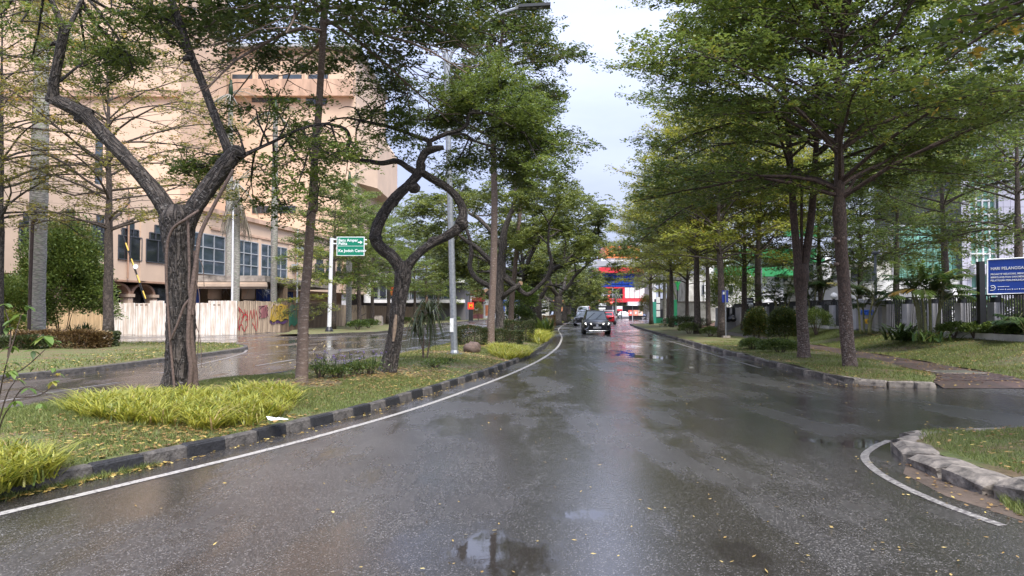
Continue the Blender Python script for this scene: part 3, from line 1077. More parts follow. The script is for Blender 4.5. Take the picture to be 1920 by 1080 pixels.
mb = MB(); strip(lambda y: pathR(y) - .01, FENX, np.concatenate([np.arange(15.5, 60, .6), np.arange(60, 87, 4)]), 10, bankz, mb)
struct('grass_bank', mb, M_LAWN2)
mb = MB(); strip(lambda y: FENX(y) - .05, lambda y: 90, np.concatenate([np.arange(15.5, 60, 2), np.arange(60, 90, 4)]), 3, lambda x, y, u: .66, mb)
struct('forecourt', mb, mat('forecourt_paving', (.2, .19, .18), .5, var=.3, vscale=.5))
k3 = kerb_run('kerb', kerbR, 50, 87, .16, .13, 1, M_KERB_GREY)
lay_kerb(k3, kerbR, 16.6, 50, .8, .17, .12, [M_KERB_GREY, M_KERB_GREY, M_STONE], 1, .016)
# the kerb that turns the corner into the side road
for i, (a, b) in enumerate((((1548, 711), (1608, 723)), ((1611, 724), (1662, 727)), ((1665, 727), (1712, 728)), ((1716, 729), (1752, 729)))):
    A, B = G(*a), G(*b)
    me = kerb_stone_mesh('kerbstone', (B-A).length, .2, .13, 50 + i, .022); me.materials.append(M_STONE)
    o = bpy.data.objects.new('kerbstone', me); COL.objects.link(o); o.parent = k3
    o.location = ((A+B)/2) + Vector((.06, .12, 0)); o.rotation_euler = (0, 0, -math.atan2(B.x-A.x, B.y-A.y))

# bricks of the path one by one where they are large enough to tell apart
M_BR = [mat('paving_brick_red', (.095, .064, .056), .4, var=.5, vscale=14), mat('paving_brick_dark', (.078, .055, .050), .4, var=.5, vscale=14), mat('paving_brick_grey', (.088, .078, .07), .45, var=.5, vscale=14)]
fp = bpy.data.objects['footpath']
bms = []
for m in M_BR:
    mb = MB(); mb.box(-.100, .100, -.046, .046, -.03, .014); me = mb.mesh('brick'); me.materials.append(m); bms.append(me)
cnt = 0
for r_ in range(19):
    y = 16.35 + r_*.115
    xa, xb = float(pathL(y)) + .12, float(pathR(y)) - .1
    x = xa + (.11 if r_ % 2 else 0)
    while x < xb and cnt < 298:
        o = bpy.data.objects.new('brick', random.choices(bms, (5, 3, 1.5))[0]); COL.objects.link(o); o.parent = fp
        o.location = (x, y, pathz(x, y, 0) + random.uniform(-.003, .004)); o.rotation_euler = (math.atan(.125/1.6) if y < 17 else 0, random.uniform(-.02, .02), random.uniform(-.015, .015))
        x += .218; cnt += 1

# near island with its rough stones
def poly_ground(name, poly, z, m, bulge=.06, inner=5):
    c = np.mean(np.array(poly), axis=0)
    p = smooth_pts(list(poly) + [poly[0]], 4)[:-1]
    V, F = [], []
    n = len(p)
    for i in range(inner):
        s = 1 - i/inner
        for q in p:
            xy = c + (q - c)*s
            V.append((xy[0], xy[1], z + bulge*(1 - s*s) + .015*math.sin(3*xy[0] + 2*xy[1])))
    V.append((c[0], c[1], z + bulge))
    for i in range(inner - 1):
        for j in range(n):
            k_ = (j+1) % n
            F.append((i*n+j, i*n+k_, (i+1)*n+k_, (i+1)*n+j))
    for j in range(n):
        F.append(((inner-1)*n+j, (inner-1)*n+(j+1) % n, len(V)-1))
    mb = MB(); mb.add(V, F)
    o = struct(name, mb, m)
    return o
near_poly = [(5.2, 9.2), (4.72, 8.75), (4.55, 8.3), (4.5, 7.5), (4.48, 6.6), (4.55, 5.6), (5.5, 3.0), (12, 3.0), (13, 9.3), (8.5, 9.7), (6.6, 9.65)]
poly_ground('island_ground', near_poly, .10, M_LAWN, .07)
mb = MB(); mb.prism([(4.0, 5.2), (3.75, 6.5), (3.85, 7.4), (4.15, 7.9), (4.6, 7.6), (4.6, 5.0)], -.01, .002)
o = struct('dirt_strip', mb, mat('gutter_dirt', (.10, .072, .052), .75, var=.5, vscale=3, bump=.5, bscale=40))
isl = kerb_run('island_kerb', lambda y: 5.0 + (y - 9.4) * 1.2, 9.3, 9.5, .1, .1, 1, M_STONE, .1)
stones = [((1690, 856), (1700, 838), .62), ((1716, 872), (1705, 846), .6), ((1752, 893), (1762, 868), .62), ((1815, 922), (1840, 895), .66), ((1880, 935), (1900, 905), .5), ((1960, 965), (1960, 930), .6)]
spec = [((4.86, 8.98), .78, .34, .14, -50, .0), ((4.43, 8.24), .66, .38, .15, -17, .03), ((4.31, 7.52), .70, .42, .15, -5, -.04), ((4.28, 6.83), .56, .43, .16, 6, .07), ((4.38, 6.18), .62, .40, .24, 14, -.08), ((4.46, 5.5), .6, .36, .13, 4, .03), ((4.5, 4.85), .66, .36, .15, -5, 0),
        ((5.25, 9.33), .75, .34, .12, 100, 0), ((6.1, 9.62), .8, .30, .11, 97, 0), ((6.95, 9.72), .8, .30, .11, 93, 0), ((7.8, 9.75), .8, .30, .11, 90, 0)]
for i, ((x, y), Ls, Wd, H, ang, tl) in enumerate(spec):
    bm = bmesh.new(); bmesh.ops.create_cube(bm, size=1)
    bmesh.ops.subdivide_edges(bm, edges=bm.edges[:], cuts=3, use_grid_fill=True)
    g = random.Random(i + 3)
    for v in bm.verts:
        c = v.co.copy()
        k_ = 1 - .05*(abs(c.z)*2)**8
        v.co = Vector((c.x*Wd*k_, c.y*Ls*(1-.05*(abs(c.x)*2)**6), (c.z + .5)*(H*.85 + .05) - .05))
        if c.z > .3:
            v.co.z -= .022*(abs(c.x)*2)**6 + .02*(abs(c.y)*2)**8 + .02*(c.x < -.3)
        v.co += Vector((g.gauss(0, 1), g.gauss(0, 1), g.gauss(0, 1)))*.0045
    me = bpy.data.meshes.new('kerbstone'); bm.to_mesh(me); bm.free()
    me.materials.append(M_STONE)
    o = bpy.data.objects.new('kerbstone', me); COL.objects.link(o); o.parent = isl
    o.location = (x, y, 0); o.rotation_euler = (tl, tl*.5, math.radians(ang if i < 7 else ang - 0))

# left island, its low kerb, and the verge before the hoarding
left_poly = [(-13.4, 2), (-12.3, 12), (-11.8, 17), (-11.2, 20), (-11.0, 24), (-10.85, 27), (-11.0, 30.5), (-12.4, 33.6), (-15.6, 35), (-19, 35), (-25, 37), (-34, 38), (-40, 30), (-40, 10), (-30, 2)]
poly_ground('island_ground', left_poly, .11, M_LAWN, .12)
lk = smooth_pts(left_poly[:10], 6)
V, F = [], []
for q, tdir in zip(lk, np.gradient(lk, axis=0)):
    tn = tdir/np.linalg.norm(tdir); nrm = np.array([tn[1], -tn[0]])
    o_ = q + nrm*.16
    V += [(o_[0], o_[1], -.02), (o_[0] - nrm[0]*.03, o_[1] - nrm[1]*.03, .11), (q[0], q[1], .125), (q[0] - nrm[0]*.05, q[1] - nrm[1]*.05, .05)]
for i in range(len(lk) - 1):
    for j in range(3): F.append((4*i+j, 4*(i+1)+j, 4*(i+1)+j+1, 4*i+j+1))
mb = MB(); mb.add(V, F); struct('kerb', mb, M_KERB_GREY)
mb = MB(); strip(lambda y: np.interp(y, [47, 49, 53, 60, 75, 100, 140, 220], [-15.0, -15.3, -15.8, -17.4, -17.2, -17, -14, -6]), lambda y: farL(y) - .1, np.concatenate([np.arange(47.2, 70, .6), np.arange(70, 215, 4)]), 6, lambda x, y, u: .13 + .02*math.sin(x+y), mb)
struct('verge', mb, M_LAWN)
kerb_run('kerb', farL, 47, 215, .15, .13, -1, M_KERB_GREY, 1.0)

# ------------------------------------------------------------------ building materials
M_TAN = mat('tan_render', (.60, .445, .325), .8, var=.14, vscale=.25, bump=.15, bscale=8)
M_TAN_D = mat('tan_render_streaked', (.52, .35, .25), .8, var=.35, vscale=.9, stretch=(1, 1, .25))
M_TRIM = mat('tan_trim', (.40, .24, .16), .7, var=.2, vscale=2)
M_CONC = mat('stained_concrete', (.40, .35, .30), .8, var=.6, vscale=1.3, dark=(.08, .07, .06))
M_CREAM = mat('cream_fascia', (.58, .45, .34), .6, var=.25, vscale=.8)
M_GLASS_D = glass_mat('dark_window_glass', (.016, .020, .026))
M_GLASS_B = glass_mat('blue_grey_window_glass', (.045, .065, .085), .05, .9)
M_GLASS_T = glass_mat('teal_window_glass', (.20, .44, .36), .2, .5, .6)  # mottled base colour imitates uneven reflections in the panes
M_GLASS_BL = glass_mat('blue_curtain_glass', (.02, .06, .35), .08, .8)
M_FRAME_D = mat('dark_window_frame', (.05, .055, .065), .5)
M_FRAME_L = mat('grey_window_frame', (.33, .35, .37), .5)
M_WHITE = mat('white_paint', (.74, .74, .73), .55, var=.12, vscale=.7)
M_WHITE_ST = mat('stained_white_render', (.62, .61, .58), .75, var=.45, vscale=.9, dark=(.26, .25, .22))
M_LILAC = mat('lilac_grey_cladding', (.50, .49, .56), .35, var=.06, vscale=.4)
M_JOINT = mat('dark_joint', (.08, .08, .09), .7)
M_GREEN = mat('bright_green_panel', (.03, .27, .085), .5, var=.2, vscale=.4)
M_DGREY = mat('dark_grey_render', (.13, .125, .135), .6, var=.15, vscale=.4)
M_RED = mat('red_cladding', (.62, .035, .05), .4, var=.1, vscale=.5)
M_ORANGE = mat('orange_cladding', (.75, .22, .07), .5, var=.1)
M_MAROON = mat('maroon_fascia', (.16, .012, .018), .45)
M_BLACK = mat('black_metal', (.012, .013, .015), .45)
M_STEEL = mat('galvanised_steel', (.34, .36, .375), .42, metal=.55, var=.3, vscale=12, bump=.1, bscale=40)
M_WHITEM = mat('white_steel_post', (.70, .71, .71), .35, var=.15, vscale=6)
M_SIGN_G = mat('road_sign_green', (.0, .20, .115), .4)
M_SIGN_W = mat('sign_white', (.82, .84, .84), .45)
M_HOARD_W = mat('hoarding_whitewashed', (.80, .765, .72), .7, var=.5, vscale=2.2, stretch=(3, 3, .35), dark=(.52, .40, .30))
M_HOARD_Y = mat('hoarding_yellowed', (.68, .49, .28), .7, var=.35, vscale=2, stretch=(3, 3, .4))
M_HOARD_B = mat('hoarding_dirty_buff', (.46, .36, .26), .75, var=.55, vscale=1.8, stretch=(3, 3, .35), dark=(.19, .14, .10))
M_HOARD_BR = mat('hoarding_brown', (.20, .14, .09), .8, var=.5, vscale=1.8, stretch=(3, 3, .35), dark=(.09, .065, .045))
M_TARP = mat('blue_tarpaulin', (.02, .07, .36), .45, var=.3, vscale=2)

# ------------------------------------------------------------------ tan hotel block
hotel = thing('building', 'large tan building with stepped windows, high upper storeys and a broken entrance canopy', 'building', (-34, 70, 0))
FD = np.array([.1676, .9859, 0]); FN = np.array([.9859, -.1676, 0])
def FY(px): return 41.4 / (.17 - (px - 960)/FPX)
def FP(Y, z=0.0, o=0.0): return np.array([-41.4 + .17*Y, Y, z]) + FN*o
def fbox(mb, Y0, Y1, z0, z1, o0, o1):
    a, b = FP((Y0+Y1)/2), abs(Y1-Y0)/2*1.0143
    c = a + FN*(o0+o1)/2; c[2] = (z0+z1)/2
    return mb.obox(c, FD, FN, (0, 0, 1), b, abs(o1-o0)/2, (z1-z0)/2)
mb = MB(); fbox(mb, 14, 113.5, 4.1, 11.3, -22, 0)
fbox(mb, 14, 56, 0, 4.1, -22, -1.2)
fbox(mb, 58.5, 113.5, 0, 4.1, -22, -4)
part('wall', mb, M_TAN, hotel)
mb = MB(); fbox(mb, 66, 113.8, 11.05, 11.5, 0, .35); fbox(mb, 72, 113.8, 9.5, 9.7, 0, .12); part('cornice', mb, M_TAN_D, hotel)
for px in (212, 266, 322, 424, 485, 543, 585, 625, 640):
    mb = MB(); fbox(mb, FY(px) - .35, FY(px) + .35, 4.1, 9.4, 0, .07); part('pilaster', mb, M_TAN, hotel)
def fwin(Y0, Y1, z0, z1, nx, nz, gm, fm=M_FRAME_D, o=.0, bw=.07):
    mb = MB(); w_ = (Y1-Y0)
    for i in range(nx+1):
        y = Y0 + w_*i/nx; fbox(mb, y - bw/2, y + bw/2, z0, z1, o-.04, o+.11)
    for j in range(nz+1):
        z = z0 + (z1-z0)*j/nz
        for i in range(nx): fbox(mb, Y0 + w_*i/nx + bw/2 + .002, Y0 + w_*(i+1)/nx - bw/2 - .002, z - bw/2, z + bw/2, o-.04, o+.10)
    wd = part('window', mb, fm, hotel)
    for i in range(nx):
        for j in range(nz):
            m_ = MB(); fbox(m_, Y0 + w_*i/nx + bw/2, Y0 + w_*(i+1)/nx - bw/2, z0 + (z1-z0)*j/nz + bw/2, z0 + (z1-z0)*(j+1)/nz - bw/2, o-.02, o+.03)
            part('pane', m_, gm, wd)
for a, b in ((33, 82), (104, 150), (162, 206), (219, 263), (271, 316), (590, 606), (611, 627), (631, 644), (647, 659), (664, 674)):
    Y0, Y1 = FY(a), FY(b); w_ = Y1 - Y0
    gm = M_GLASS_D if a < 400 else M_GLASS_B
    fwin(Y0, Y1, 5.75, 7.65, 2, 1, gm)
    fwin(Y0 + w_*.15, Y1 - w_*.15, 7.68, 8.25, 3, 1, gm)
    fwin(Y0 + w_*.36, Y1 - w_*.36, 8.28, 8.95, 1, 1, M_GLASS_B)
for a, b in ((356, 419), (426, 482), (488, 536)):
    fwin(FY(a), FY(b), 5.15, 8.95, 3 if a < 400 else 4, 3, M_GLASS_B, M_FRAME_L, bw=.09)
for px in (236, 340, 552, 640):                         # rainwater pipes and air conditioners
    mb = MB(); q = FP(FY(px), 4.2, .16); mb.tube([q, q + np.array([0, 0, 6.8])], .07, 8); part('drainpipe', mb, M_TRIM, hotel)
for px, z in ((320, 5.1), (548, 6.6), (560, 8.8), (580, 10.2), (300, 9.9)):
    mb = MB(); Yq = FY(px); fbox(mb, Yq - .45, Yq + .45, z, z + .6, .01, .38); part('air_conditioner', mb, M_FRAME_L, hotel)
# arcade with the club sign
ysA, yeA = FY(238), FY(308)
mb = MB(); fbox(mb, 52, 69, 0, 4.1, -4.2, -1.4); part('shopfront_glass', mb, M_GLASS_D, hotel)
for Y0 in (55.2, 58.3, 61.4, 64.5):
    mb = MB(); fbox(mb, Y0 - .28, Y0 + .28, 0, 2.75, -1.2, -.45); fbox(mb, Y0 - .42, Y0 + .42, 2.75, 3.0, -1.3, -.35); part('pillar', mb, M_TAN, hotel)
for Y0 in (55.2, 58.3, 61.4):
    yc, r_ = Y0 + 1.55, 1.27; mb = MB()
    ang = np.linspace(0, math.pi, 15)
    for r0, r1, o0, o1 in ((r_, r_ + .28, -1.25, -.40),):
        V, F = [], []
        for a in ang:
            for (rr, oo) in ((r0, o0), (r0, o1), (r1, o1), (r1, o0)):
                q = FP(yc + rr*math.cos(a), 2.95 + rr*.62*math.sin(a), oo); V.append(q)
        for i in range(14):
            for j in range(4): F.append((4*i+j, 4*i+(j+1) % 4, 4*i+4+(j+1) % 4, 4*i+4+j))
        mb.add(V, F)
    part('arch', mb, M_TRIM, hotel)
mb = MB(); fbox(mb, 54, 69, 3.95, 4.1, -1.3, .02); part('soffit', mb, M_TRIM, hotel)
M_LETT = mat('pale_lettering', (.55, .55, .53), .6)
for s, z in (('WINE CLUB', 2.55), ('HARMONI', 2.0)):
    lettering(s, .44, M_LETT, hotel, FP(59.25, z, -1.37), FD, (0, 0, 1), .01, bold=.006)
mb = MB(); cc = FP(60.75, 2.3, -1.36)
for rr in (.42,):
    s = [cc + FD*rr*math.cos(a) + np.array([0, 0, rr*math.sin(a)]) for a in np.linspace(0, 2*math.pi, 25)]; mb.tube(s, .03, 5)
for dx in (-.2, 0, .2): mb.tube([cc + np.array([0, 0, -.3]), cc + FD*dx + np.array([0, 0, .12])], .025, 5)
part('emblem', mb, M_LETT, hotel)
# upper block and corner tower
YB = 104.0
def zb(py): return ZA(py, YB)
def xb(px): return XA(px, YB)
mb = MB(); mb.box(xb(300), xb(664), YB, YB + 25, 8, zb(92)); part('upper_storeys', mb, M_TAN, hotel)
mb = MB(); mb.box(xb(328), xb(672), YB - 1.1, YB + 25.5, zb(92), zb(86)); part('roof', mb, M_FRAME_L, hotel)
mb = MB(); mb.box(xb(330), xb(662), YB - 1.0, YB - .003, zb(183), zb(152)); part('balcony_band', mb, M_TAN_D, hotel)
for a in (375, 470, 520, 568): 
    mb = MB(); mb.box(xb(a), xb(a+6), YB - .28, YB - .003, zb(150), zb(95)); part('rib', mb, M_TAN, hotel)
for a, b in ((335, 358), (383, 422), (431, 469), (480, 518), (525, 562), (575, 612)):
    mb = MB(); mb.box(xb(a), xb(b), YB - .12, YB - .004, zb(149.5), zb(140)); w_ = part('window', mb, M_FRAME_D, hotel)
    m_ = MB(); m_.box(xb(a)+.15, xb(b)-.15, YB - .15, YB - .12, zb(149), zb(141)); part('pane', m_, M_GLASS_B, w_)
for a, b, c, d in ((331, 361, 186, 210), (468, 512, 184, 192), (520, 560, 184, 192), (570, 610, 184, 196), (471, 504, 386, 400), (521, 553, 386, 400), (340, 370, 290, 306), (400, 440, 386, 400)):
    mb = MB(); mb.box(xb(a), xb(b), YB - .10, YB - .004, zb(d), zb(c)); w_ = part('window', mb, M_FRAME_D, hotel)
    for i in range(4):
        m_ = MB(); m_.box(xb(a + (b-a)*i/4)+.09, xb(a + (b-a)*(i+1)/4)-.09, YB - .13, YB - .10, zb(d)+.1, zb(c)-.1); part('pane', m_, M_GLASS_D, w_)
mb = MB(); mb.add([(xb(664), YB+1, zb(340)), (xb(692), YB+6, zb(340)), (xb(692), YB+25, zb(340)), (xb(664), YB+25, zb(340)),
                   (xb(664), YB+1, zb(188)), (xb(692), YB+6, zb(230)), (xb(692), YB+25, zb(230)), (xb(664), YB+25, zb(188))],
                  [(0,1,5,4), (1,2,6,5), (2,3,7,6), (3,0,4,7), (4,5,6,7), (3,2,1,0)]); part('side_wing', mb, M_TAN, hotel)
YC = 88.0
mb = MB(); mb.box(-75, XA(334, YC), YC, YC + 14, 6, 46); part('tower', mb, M_TAN, hotel)
mb = MB(); mb.box(-75, XA(333, YC), YC - .5, YC - .003, ZA(183, YC), ZA(170, YC)); part('band', mb, M_TAN_D, hotel)
mb = MB(); mb.box(XA(174, YC), XA(188, YC), YC - .06, YC - .003, ZA(366, YC), ZA(240, YC)); w_ = part('window', mb, M_FRAME_D, hotel)
m_ = MB()
for i in range(7): m_.box(XA(175, YC), XA(187, YC), YC - .09, YC - .06, ZA(364 - 17.5*i, YC), ZA(350 - 17.5*i, YC))
part('pane', m_, M_GLASS_B, w_)
mb = MB(); cx = XA(316, 86); mb.lathe([(0, 36.8), (1.3, 36.9), (1.5, 37.3), (1.5, 46), (0, 46)], (cx, 87.2, 0), 20); part('turret', mb, M_TAN, hotel, True)
# entrance canopy, half torn down
cn = [(-28, 62), (-20.6, 62.2), (-20.3, 74), (-20.2, 86), (-27.0, 88)]
mb = MB(); mb.prism(cn, 4.05, 4.55); part('canopy', mb, M_CONC, hotel)
mb = MB(); mb.prism([(-28, 61.85), (-20.4, 62.0), (-20.4, 62.19), (-28, 61.98)], 3.45, 4.0); mb.prism([(-28, 61.7), (-20.3, 61.86), (-20.3, 61.98), (-28, 61.84)], 3.62, 3.84); part('fascia', mb, M_CREAM, hotel)
for x, Y in ((XA(465, 64), 64), (XA(527, 70), 70), (XA(402, 64), 64)):
    mb = MB(); mb.cyl(x, Y, 2.6, 3.6, .55, sides=16); m_ = MB(); m_.cyl(x, Y, 0, 2.6, .44, sides=14); pl = part('column', m_, M_CONC, hotel, True); part('column_casing', mb, M_TAN, pl, True)
for a, b, Y in ((480, 512, 66), (330, 374, 63.5), (535, 549, 74)):
    mb = MB(); xs = np.linspace(XA(a, Y), XA(b, Y), 14)
    V = [(x, Y + .06*math.sin(i*2.1), z) for i, x in enumerate(xs) for z in (1.2, 3.5)]; mb.add(V, [(2*i, 2*i+2, 2*i+3, 2*i+1) for i in range(13)])
    tag(part('tarpaulin', mb, M_TARP, hotel), '', ''); o = bpy.data.objects[-1] if False else None
mb = MB()
for i in range(26):
    x = -26.5 + i*.24; mb.box(x, x + .2, 67.5, 67.55, 0, 3.9)
o = part('rusty_screen', mb, M_HOARD_BR, hotel); o['kind'] = 'stuff'
mb = MB(); g = random.Random(4)
for i in range(60):
    x0, z0 = g.uniform(-26, -20.4), g.uniform(3.4, 4.0); Y = g.uniform(62.3, 74)
    mb.tube([(x0, Y, z0), (x0 + g.uniform(-.4, .4), Y, z0 - g.uniform(.1, .9)), (x0 + g.uniform(-.8, .8), Y, z0 - g.uniform(.1, .8))], .012, 3)
o = part('hanging_wire', mb, M_FRAME_L, hotel); o['kind'] = 'stuff'
for o in hotel.children:            # tarpaulins are plain parts
    for k_ in ('label', 'category'):
        if o.get(k_) == '': del o[k_]

# ------------------------------------------------------------------ hoarding
def hoard_mesh(h, seed):
    g = random.Random(seed); mb = MB(); W_ = .99; prof = []
    for k_ in range(3):
        x = k_*.33; prof += [(x, 0), (x + .17, 0), (x + .205, .045), (x + .295, .045)]
    prof.append((.99, 0)); V = []
    for x, d in prof: V += [(x - .495, -d, 0), (x - .495, -d, h + g.uniform(-.012, .012))]
    mb.add(V, [(2*i, 2*i+2, 2*i+3, 2*i+1) for i in range(len(prof)-1)])
    return mb.mesh('panel')
def hoarding(name, label, pts, hfun, mfun, seed):
    a0 = np.array(pts[0]); t = thing(name, label, 'hoarding', (a0[0], a0[1], 0)); cache = {}; g = random.Random(seed)
    rail = MB()
    for a, b in zip(pts[:-1], pts[1:]):
        a, b = np.array(a, float), np.array(b, float); L_ = np.linalg.norm(b-a); d = (b-a)/L_; ang = math.atan2(d[1], d[0])
        nb = max(1, round(L_)); 
        for i in range(nb):
            c = a + d*(i+.5)*L_/nb; m = mfun(c); h = hfun(c)
            key = (m.name, round(h, 2), g.randrange(3))
            if key not in cache:
                me = hoard_mesh(h, len(cache)); me.materials.append(m); cache[key] = me
            o = bpy.data.objects.new('panel', cache[key]); COL.objects.link(o); o.parent = t
            o.location = (c[0] - a0[0], c[1] - a0[1], g.uniform(-.03, .04)); o.rotation_euler = (g.uniform(-.012, .012), 0, ang + g.uniform(-.006, .006)); o.scale = (L_/nb, 1, 1)
        nn = np.array([d[1], -d[0]])
        for z in (.4, 1.2, 2.0):
            c = (a+b)/2 - nn*.05; rail.obox((c[0], c[1], z), (d[0], d[1], 0), (nn[0], nn[1], 0), (0, 0, 1), L_/2, .03, .04)
    part('rail', rail, M_HOARD_BR, t)
    return t
hoarding('hoarding', 'whitewashed corrugated hoarding facing the camera, yellowed at its left end', [(-46, 50.6), (-18.4, 50.0)],
         lambda c: 2.28 if c[0] > -20.6 else (2.13 if c[0] > -23.4 or c[0] < -24.3 else 2.3), lambda c: M_HOARD_Y if c[0] < -27.0 else M_HOARD_W, 1)
FL = [(-18.38, 50.0), (-17.9, 60), (-16.6, 75), (-14.9, 95), (-11.9, 138)]
hd2 = hoarding('hoarding', 'dirty buff hoarding with graffiti running away along the far carriageway', FL, lambda c: 2.28 if c[1] < 62 else 2.2, lambda c: M_HOARD_B if c[1] < 58 or (70 < c[1] < 82) else M_HOARD_BR, 2)
# spray-painted lettering, flat on the sheets
def FLX(Y): return float(np.interp(Y, [q[1] for q in FL], [q[0] for q in FL]))
def fl_pt(px, py, off=.062):
    r_ = (px - 960)/FPX; Y = 55.0
    for _ in range(30): Y = FLX(Y)/r_
    return np.array([FLX(Y) + off, Y, ZA(py, Y)])
def spray_line(mb, pts, wpx, off=.062):
    s = smooth_pts([fl_pt(*q, off) for q in pts], 4); t = np.gradient(s, axis=0); t /= np.linalg.norm(t, axis=1)[:, None] + 1e-9
    n_ = np.array([.9987, -.05, 0]); sd = np.cross(t, n_); wv = wpx*52/FPX*.5
    V = []
    for p, q in zip(s, sd): V += [p + q*wv, p - q*wv]
    mb.add(V, [(2*i, 2*i+1, 2*i+3, 2*i+2) for i in range(len(s)-1)])
def fill(mb, pts, off=.056):
    V = [fl_pt(*q, off) for q in pts]; mb.add(V, [tuple(range(len(V)))])
def graf(cols):
    for nm, c, lines, wpx, off in cols:
        mb = MB()
        for l in lines: spray_line(mb, l, wpx, off)
        part('graffiti', mb, mat(nm, c, .6, var=.3, vscale=6), hd2)
mb = MB(); fill(mb, [(508, 578), (512, 571), (520, 574), (526, 569), (534, 573), (539, 571), (540, 600), (533, 598), (527, 603), (518, 600), (510, 605), (505, 600)]); part('graffiti', mb, mat('spray_yellow', (.55, .36, .05), .6, var=.35, vscale=5), hd2)
mb = MB(); fill(mb, [(541, 576), (546, 570), (552, 573), (556, 569), (557, 606), (551, 612), (546, 608), (541, 613)]); part('graffiti', mb, mat('spray_green', (.02, .14, .085), .6, var=.3, vscale=5), hd2)
mb = MB(); fill(mb, [(505, 601), (512, 605), (520, 600), (528, 604), (538, 599), (540, 603), (530, 608), (520, 605), (512, 609), (506, 606)], .05); part('graffiti', mb, mat('spray_purple', (.085, .03, .13), .6), hd2)
mb = MB(); fill(mb, [(483, 574), (500, 572), (502, 592), (496, 596), (484, 597)], .05); part('graffiti', mb, mat('spray_pink', (.42, .16, .17), .6, var=.3, vscale=5), hd2)
graf([('spray_red', (.50, .02, .03), [[(446, 575), (449, 590), (446, 605), (449, 620)], [(446, 577), (452, 584), (456, 593), (450, 606)], [(452, 596), (458, 590), (464, 594), (459, 602)], [(457, 580), (460, 592)], [(462, 582), (464, 612)], [(466, 600), (469, 582), (472, 598), (475, 580), (478, 614)], [(479, 582), (482, 600), (481, 616)], [(446, 618), (452, 608), (457, 621), (462, 611)], [(472, 605), (480, 620)]], 2.3, .062),
      ('spray_dark', (.05, .02, .03), [[(484, 575), (489, 576), (484, 583), (489, 590), (484, 596)], [(489, 575), (495, 574)], [(492, 575), (492, 596)], [(494, 596), (496, 576), (498, 596)], [(499, 575), (499, 595)], [(499, 575), (502, 580), (499, 585), (502, 594)]], 1.5, .064),
      ('spray_black', (.015, .013, .015), [[(508, 579), (512, 571), (514, 580), (510, 590), (507, 602)], [(515, 588), (518, 574), (521, 590)], [(516, 583), (520, 583)], [(523, 574), (523, 600)], [(523, 574), (528, 576), (524, 584), (529, 600)], [(531, 600), (532, 575)], [(531, 586), (536, 580), (536, 575)], [(536, 584), (539, 572), (539, 601)], [(505, 600), (512, 604), (519, 600), (527, 603), (533, 598), (540, 600)]], 1.5, .066),
      ('spray_black_tag', (.03, .025, .03), [[(592, 572), (594, 588), (591, 597)], [(594, 573), (599, 586), (596, 594)], [(599, 574), (602, 582), (606, 578), (604, 590), (598, 592)], [(590, 580), (606, 577)], [(652, 574), (655, 586), (657, 574), (659, 586)], [(660, 574), (662, 586), (666, 577)], [(651, 590), (654, 585), (653, 594)], [(676, 579), (680, 572), (684, 588)], [(677, 592), (685, 588)], [(632, 576), (634, 590)], [(668, 584), (671, 574), (673, 590)]], 1.8, .062)])

# ------------------------------------------------------------------ grey shop row and food stall on the left
shop = thing('building', 'dark grey shop with white framed glass band behind the hoarding', 'building', (-20, 116, 0))
Y = 116.0
mb = MB(); mb.box(XA(655, Y), XA(748, Y), Y, Y + 14, 0, ZA(455, Y)); mb.box(XA(748, Y) + .002, XA(872, Y), Y + .5, Y + 14, 0, ZA(528, Y)); part('wall', mb, M_DGREY, shop)
mb = MB(); mb.box(XA(688, Y), XA(872, Y), Y - 1.6, Y + .3, ZA(530, Y), ZA(524, Y)); mb.box(XA(688, Y), XA(872, Y), Y - 1.6, Y + .3, ZA(568, Y), ZA(562, Y)); mb.box(XA(686, Y), XA(697, Y), Y - 1.65, Y + .3, ZA(568, Y) - .003, ZA(524, Y) + .003); part('white_frame', mb, M_WHITE, shop)
for a, b in ((699, 712), (713, 727), (728, 742), (766, 770), (772, 784), (786, 800), (802, 815), (817, 830), (832, 846)):
    mb = MB(); mb.box(XA(a, Y), XA(b, Y), Y - 1.0, Y - .9, ZA(561, Y), ZA(531, Y)); w_ = part('window', mb, M_FRAME_L, shop)
    m_ = MB(); m_.box(XA(a, Y)+.12, XA(b, Y)-.12, Y - 1.04, Y - 1.0, ZA(560, Y), ZA(532, Y)); part('pane', m_, M_GLASS_D if a < 760 else M_GLASS_B, w_)
mb = MB(); mb.box(XA(712, Y), XA(724, Y), Y - .12, Y + .01, ZA(521, Y), ZA(511, Y)); w_ = part('window', mb, M_WHITE, shop)
m_ = MB(); m_.box(XA(713, Y), XA(723, Y), Y - .16, Y - .12, ZA(520, Y), ZA(512, Y)); part('pane', m_, M_GLASS_D, w_)
t = thing('sign_board', 'small orange-red hanging sign by the shop glass, left of the twisted trunk', 'sign', at(735, 108, 0))
mb = MB(); mb.cyl(XA(739, 108), 108, 0, ZA(540, 108), .06); part('post', mb, M_FRAME_D, t)
mb = MB(); mb.box(XA(731, 108), XA(739, 108), 107.85, 107.95, ZA(554, 108), ZA(538, 108)); part('panel', mb, mat('orange_red_panel', (.80, .07, .03), .4), t)
stall = thing('food_stall', 'dark red food stall with white lettering beyond the far carriageway', 'food stall', (XA(870, 142), 142, 0))
Y = 142
mb = MB(); mb.box(XA(840, Y), XA(905, Y), Y, Y + 5, 0, ZA(562, Y)); part('wall', mb, mat('stall_wall', (.10, .03, .035), .5), stall)
mb = MB(); mb.box(XA(838, Y), XA(908, Y), Y - 1.2, Y + 5.2, ZA(565, Y), ZA(551, Y)); part('fascia', mb, M_MAROON, stall)
lettering('Martabak HAR', .56, M_SIGN_W, stall, (XA(875, Y), Y - 1.22, ZA(556, Y)), bold=.012)
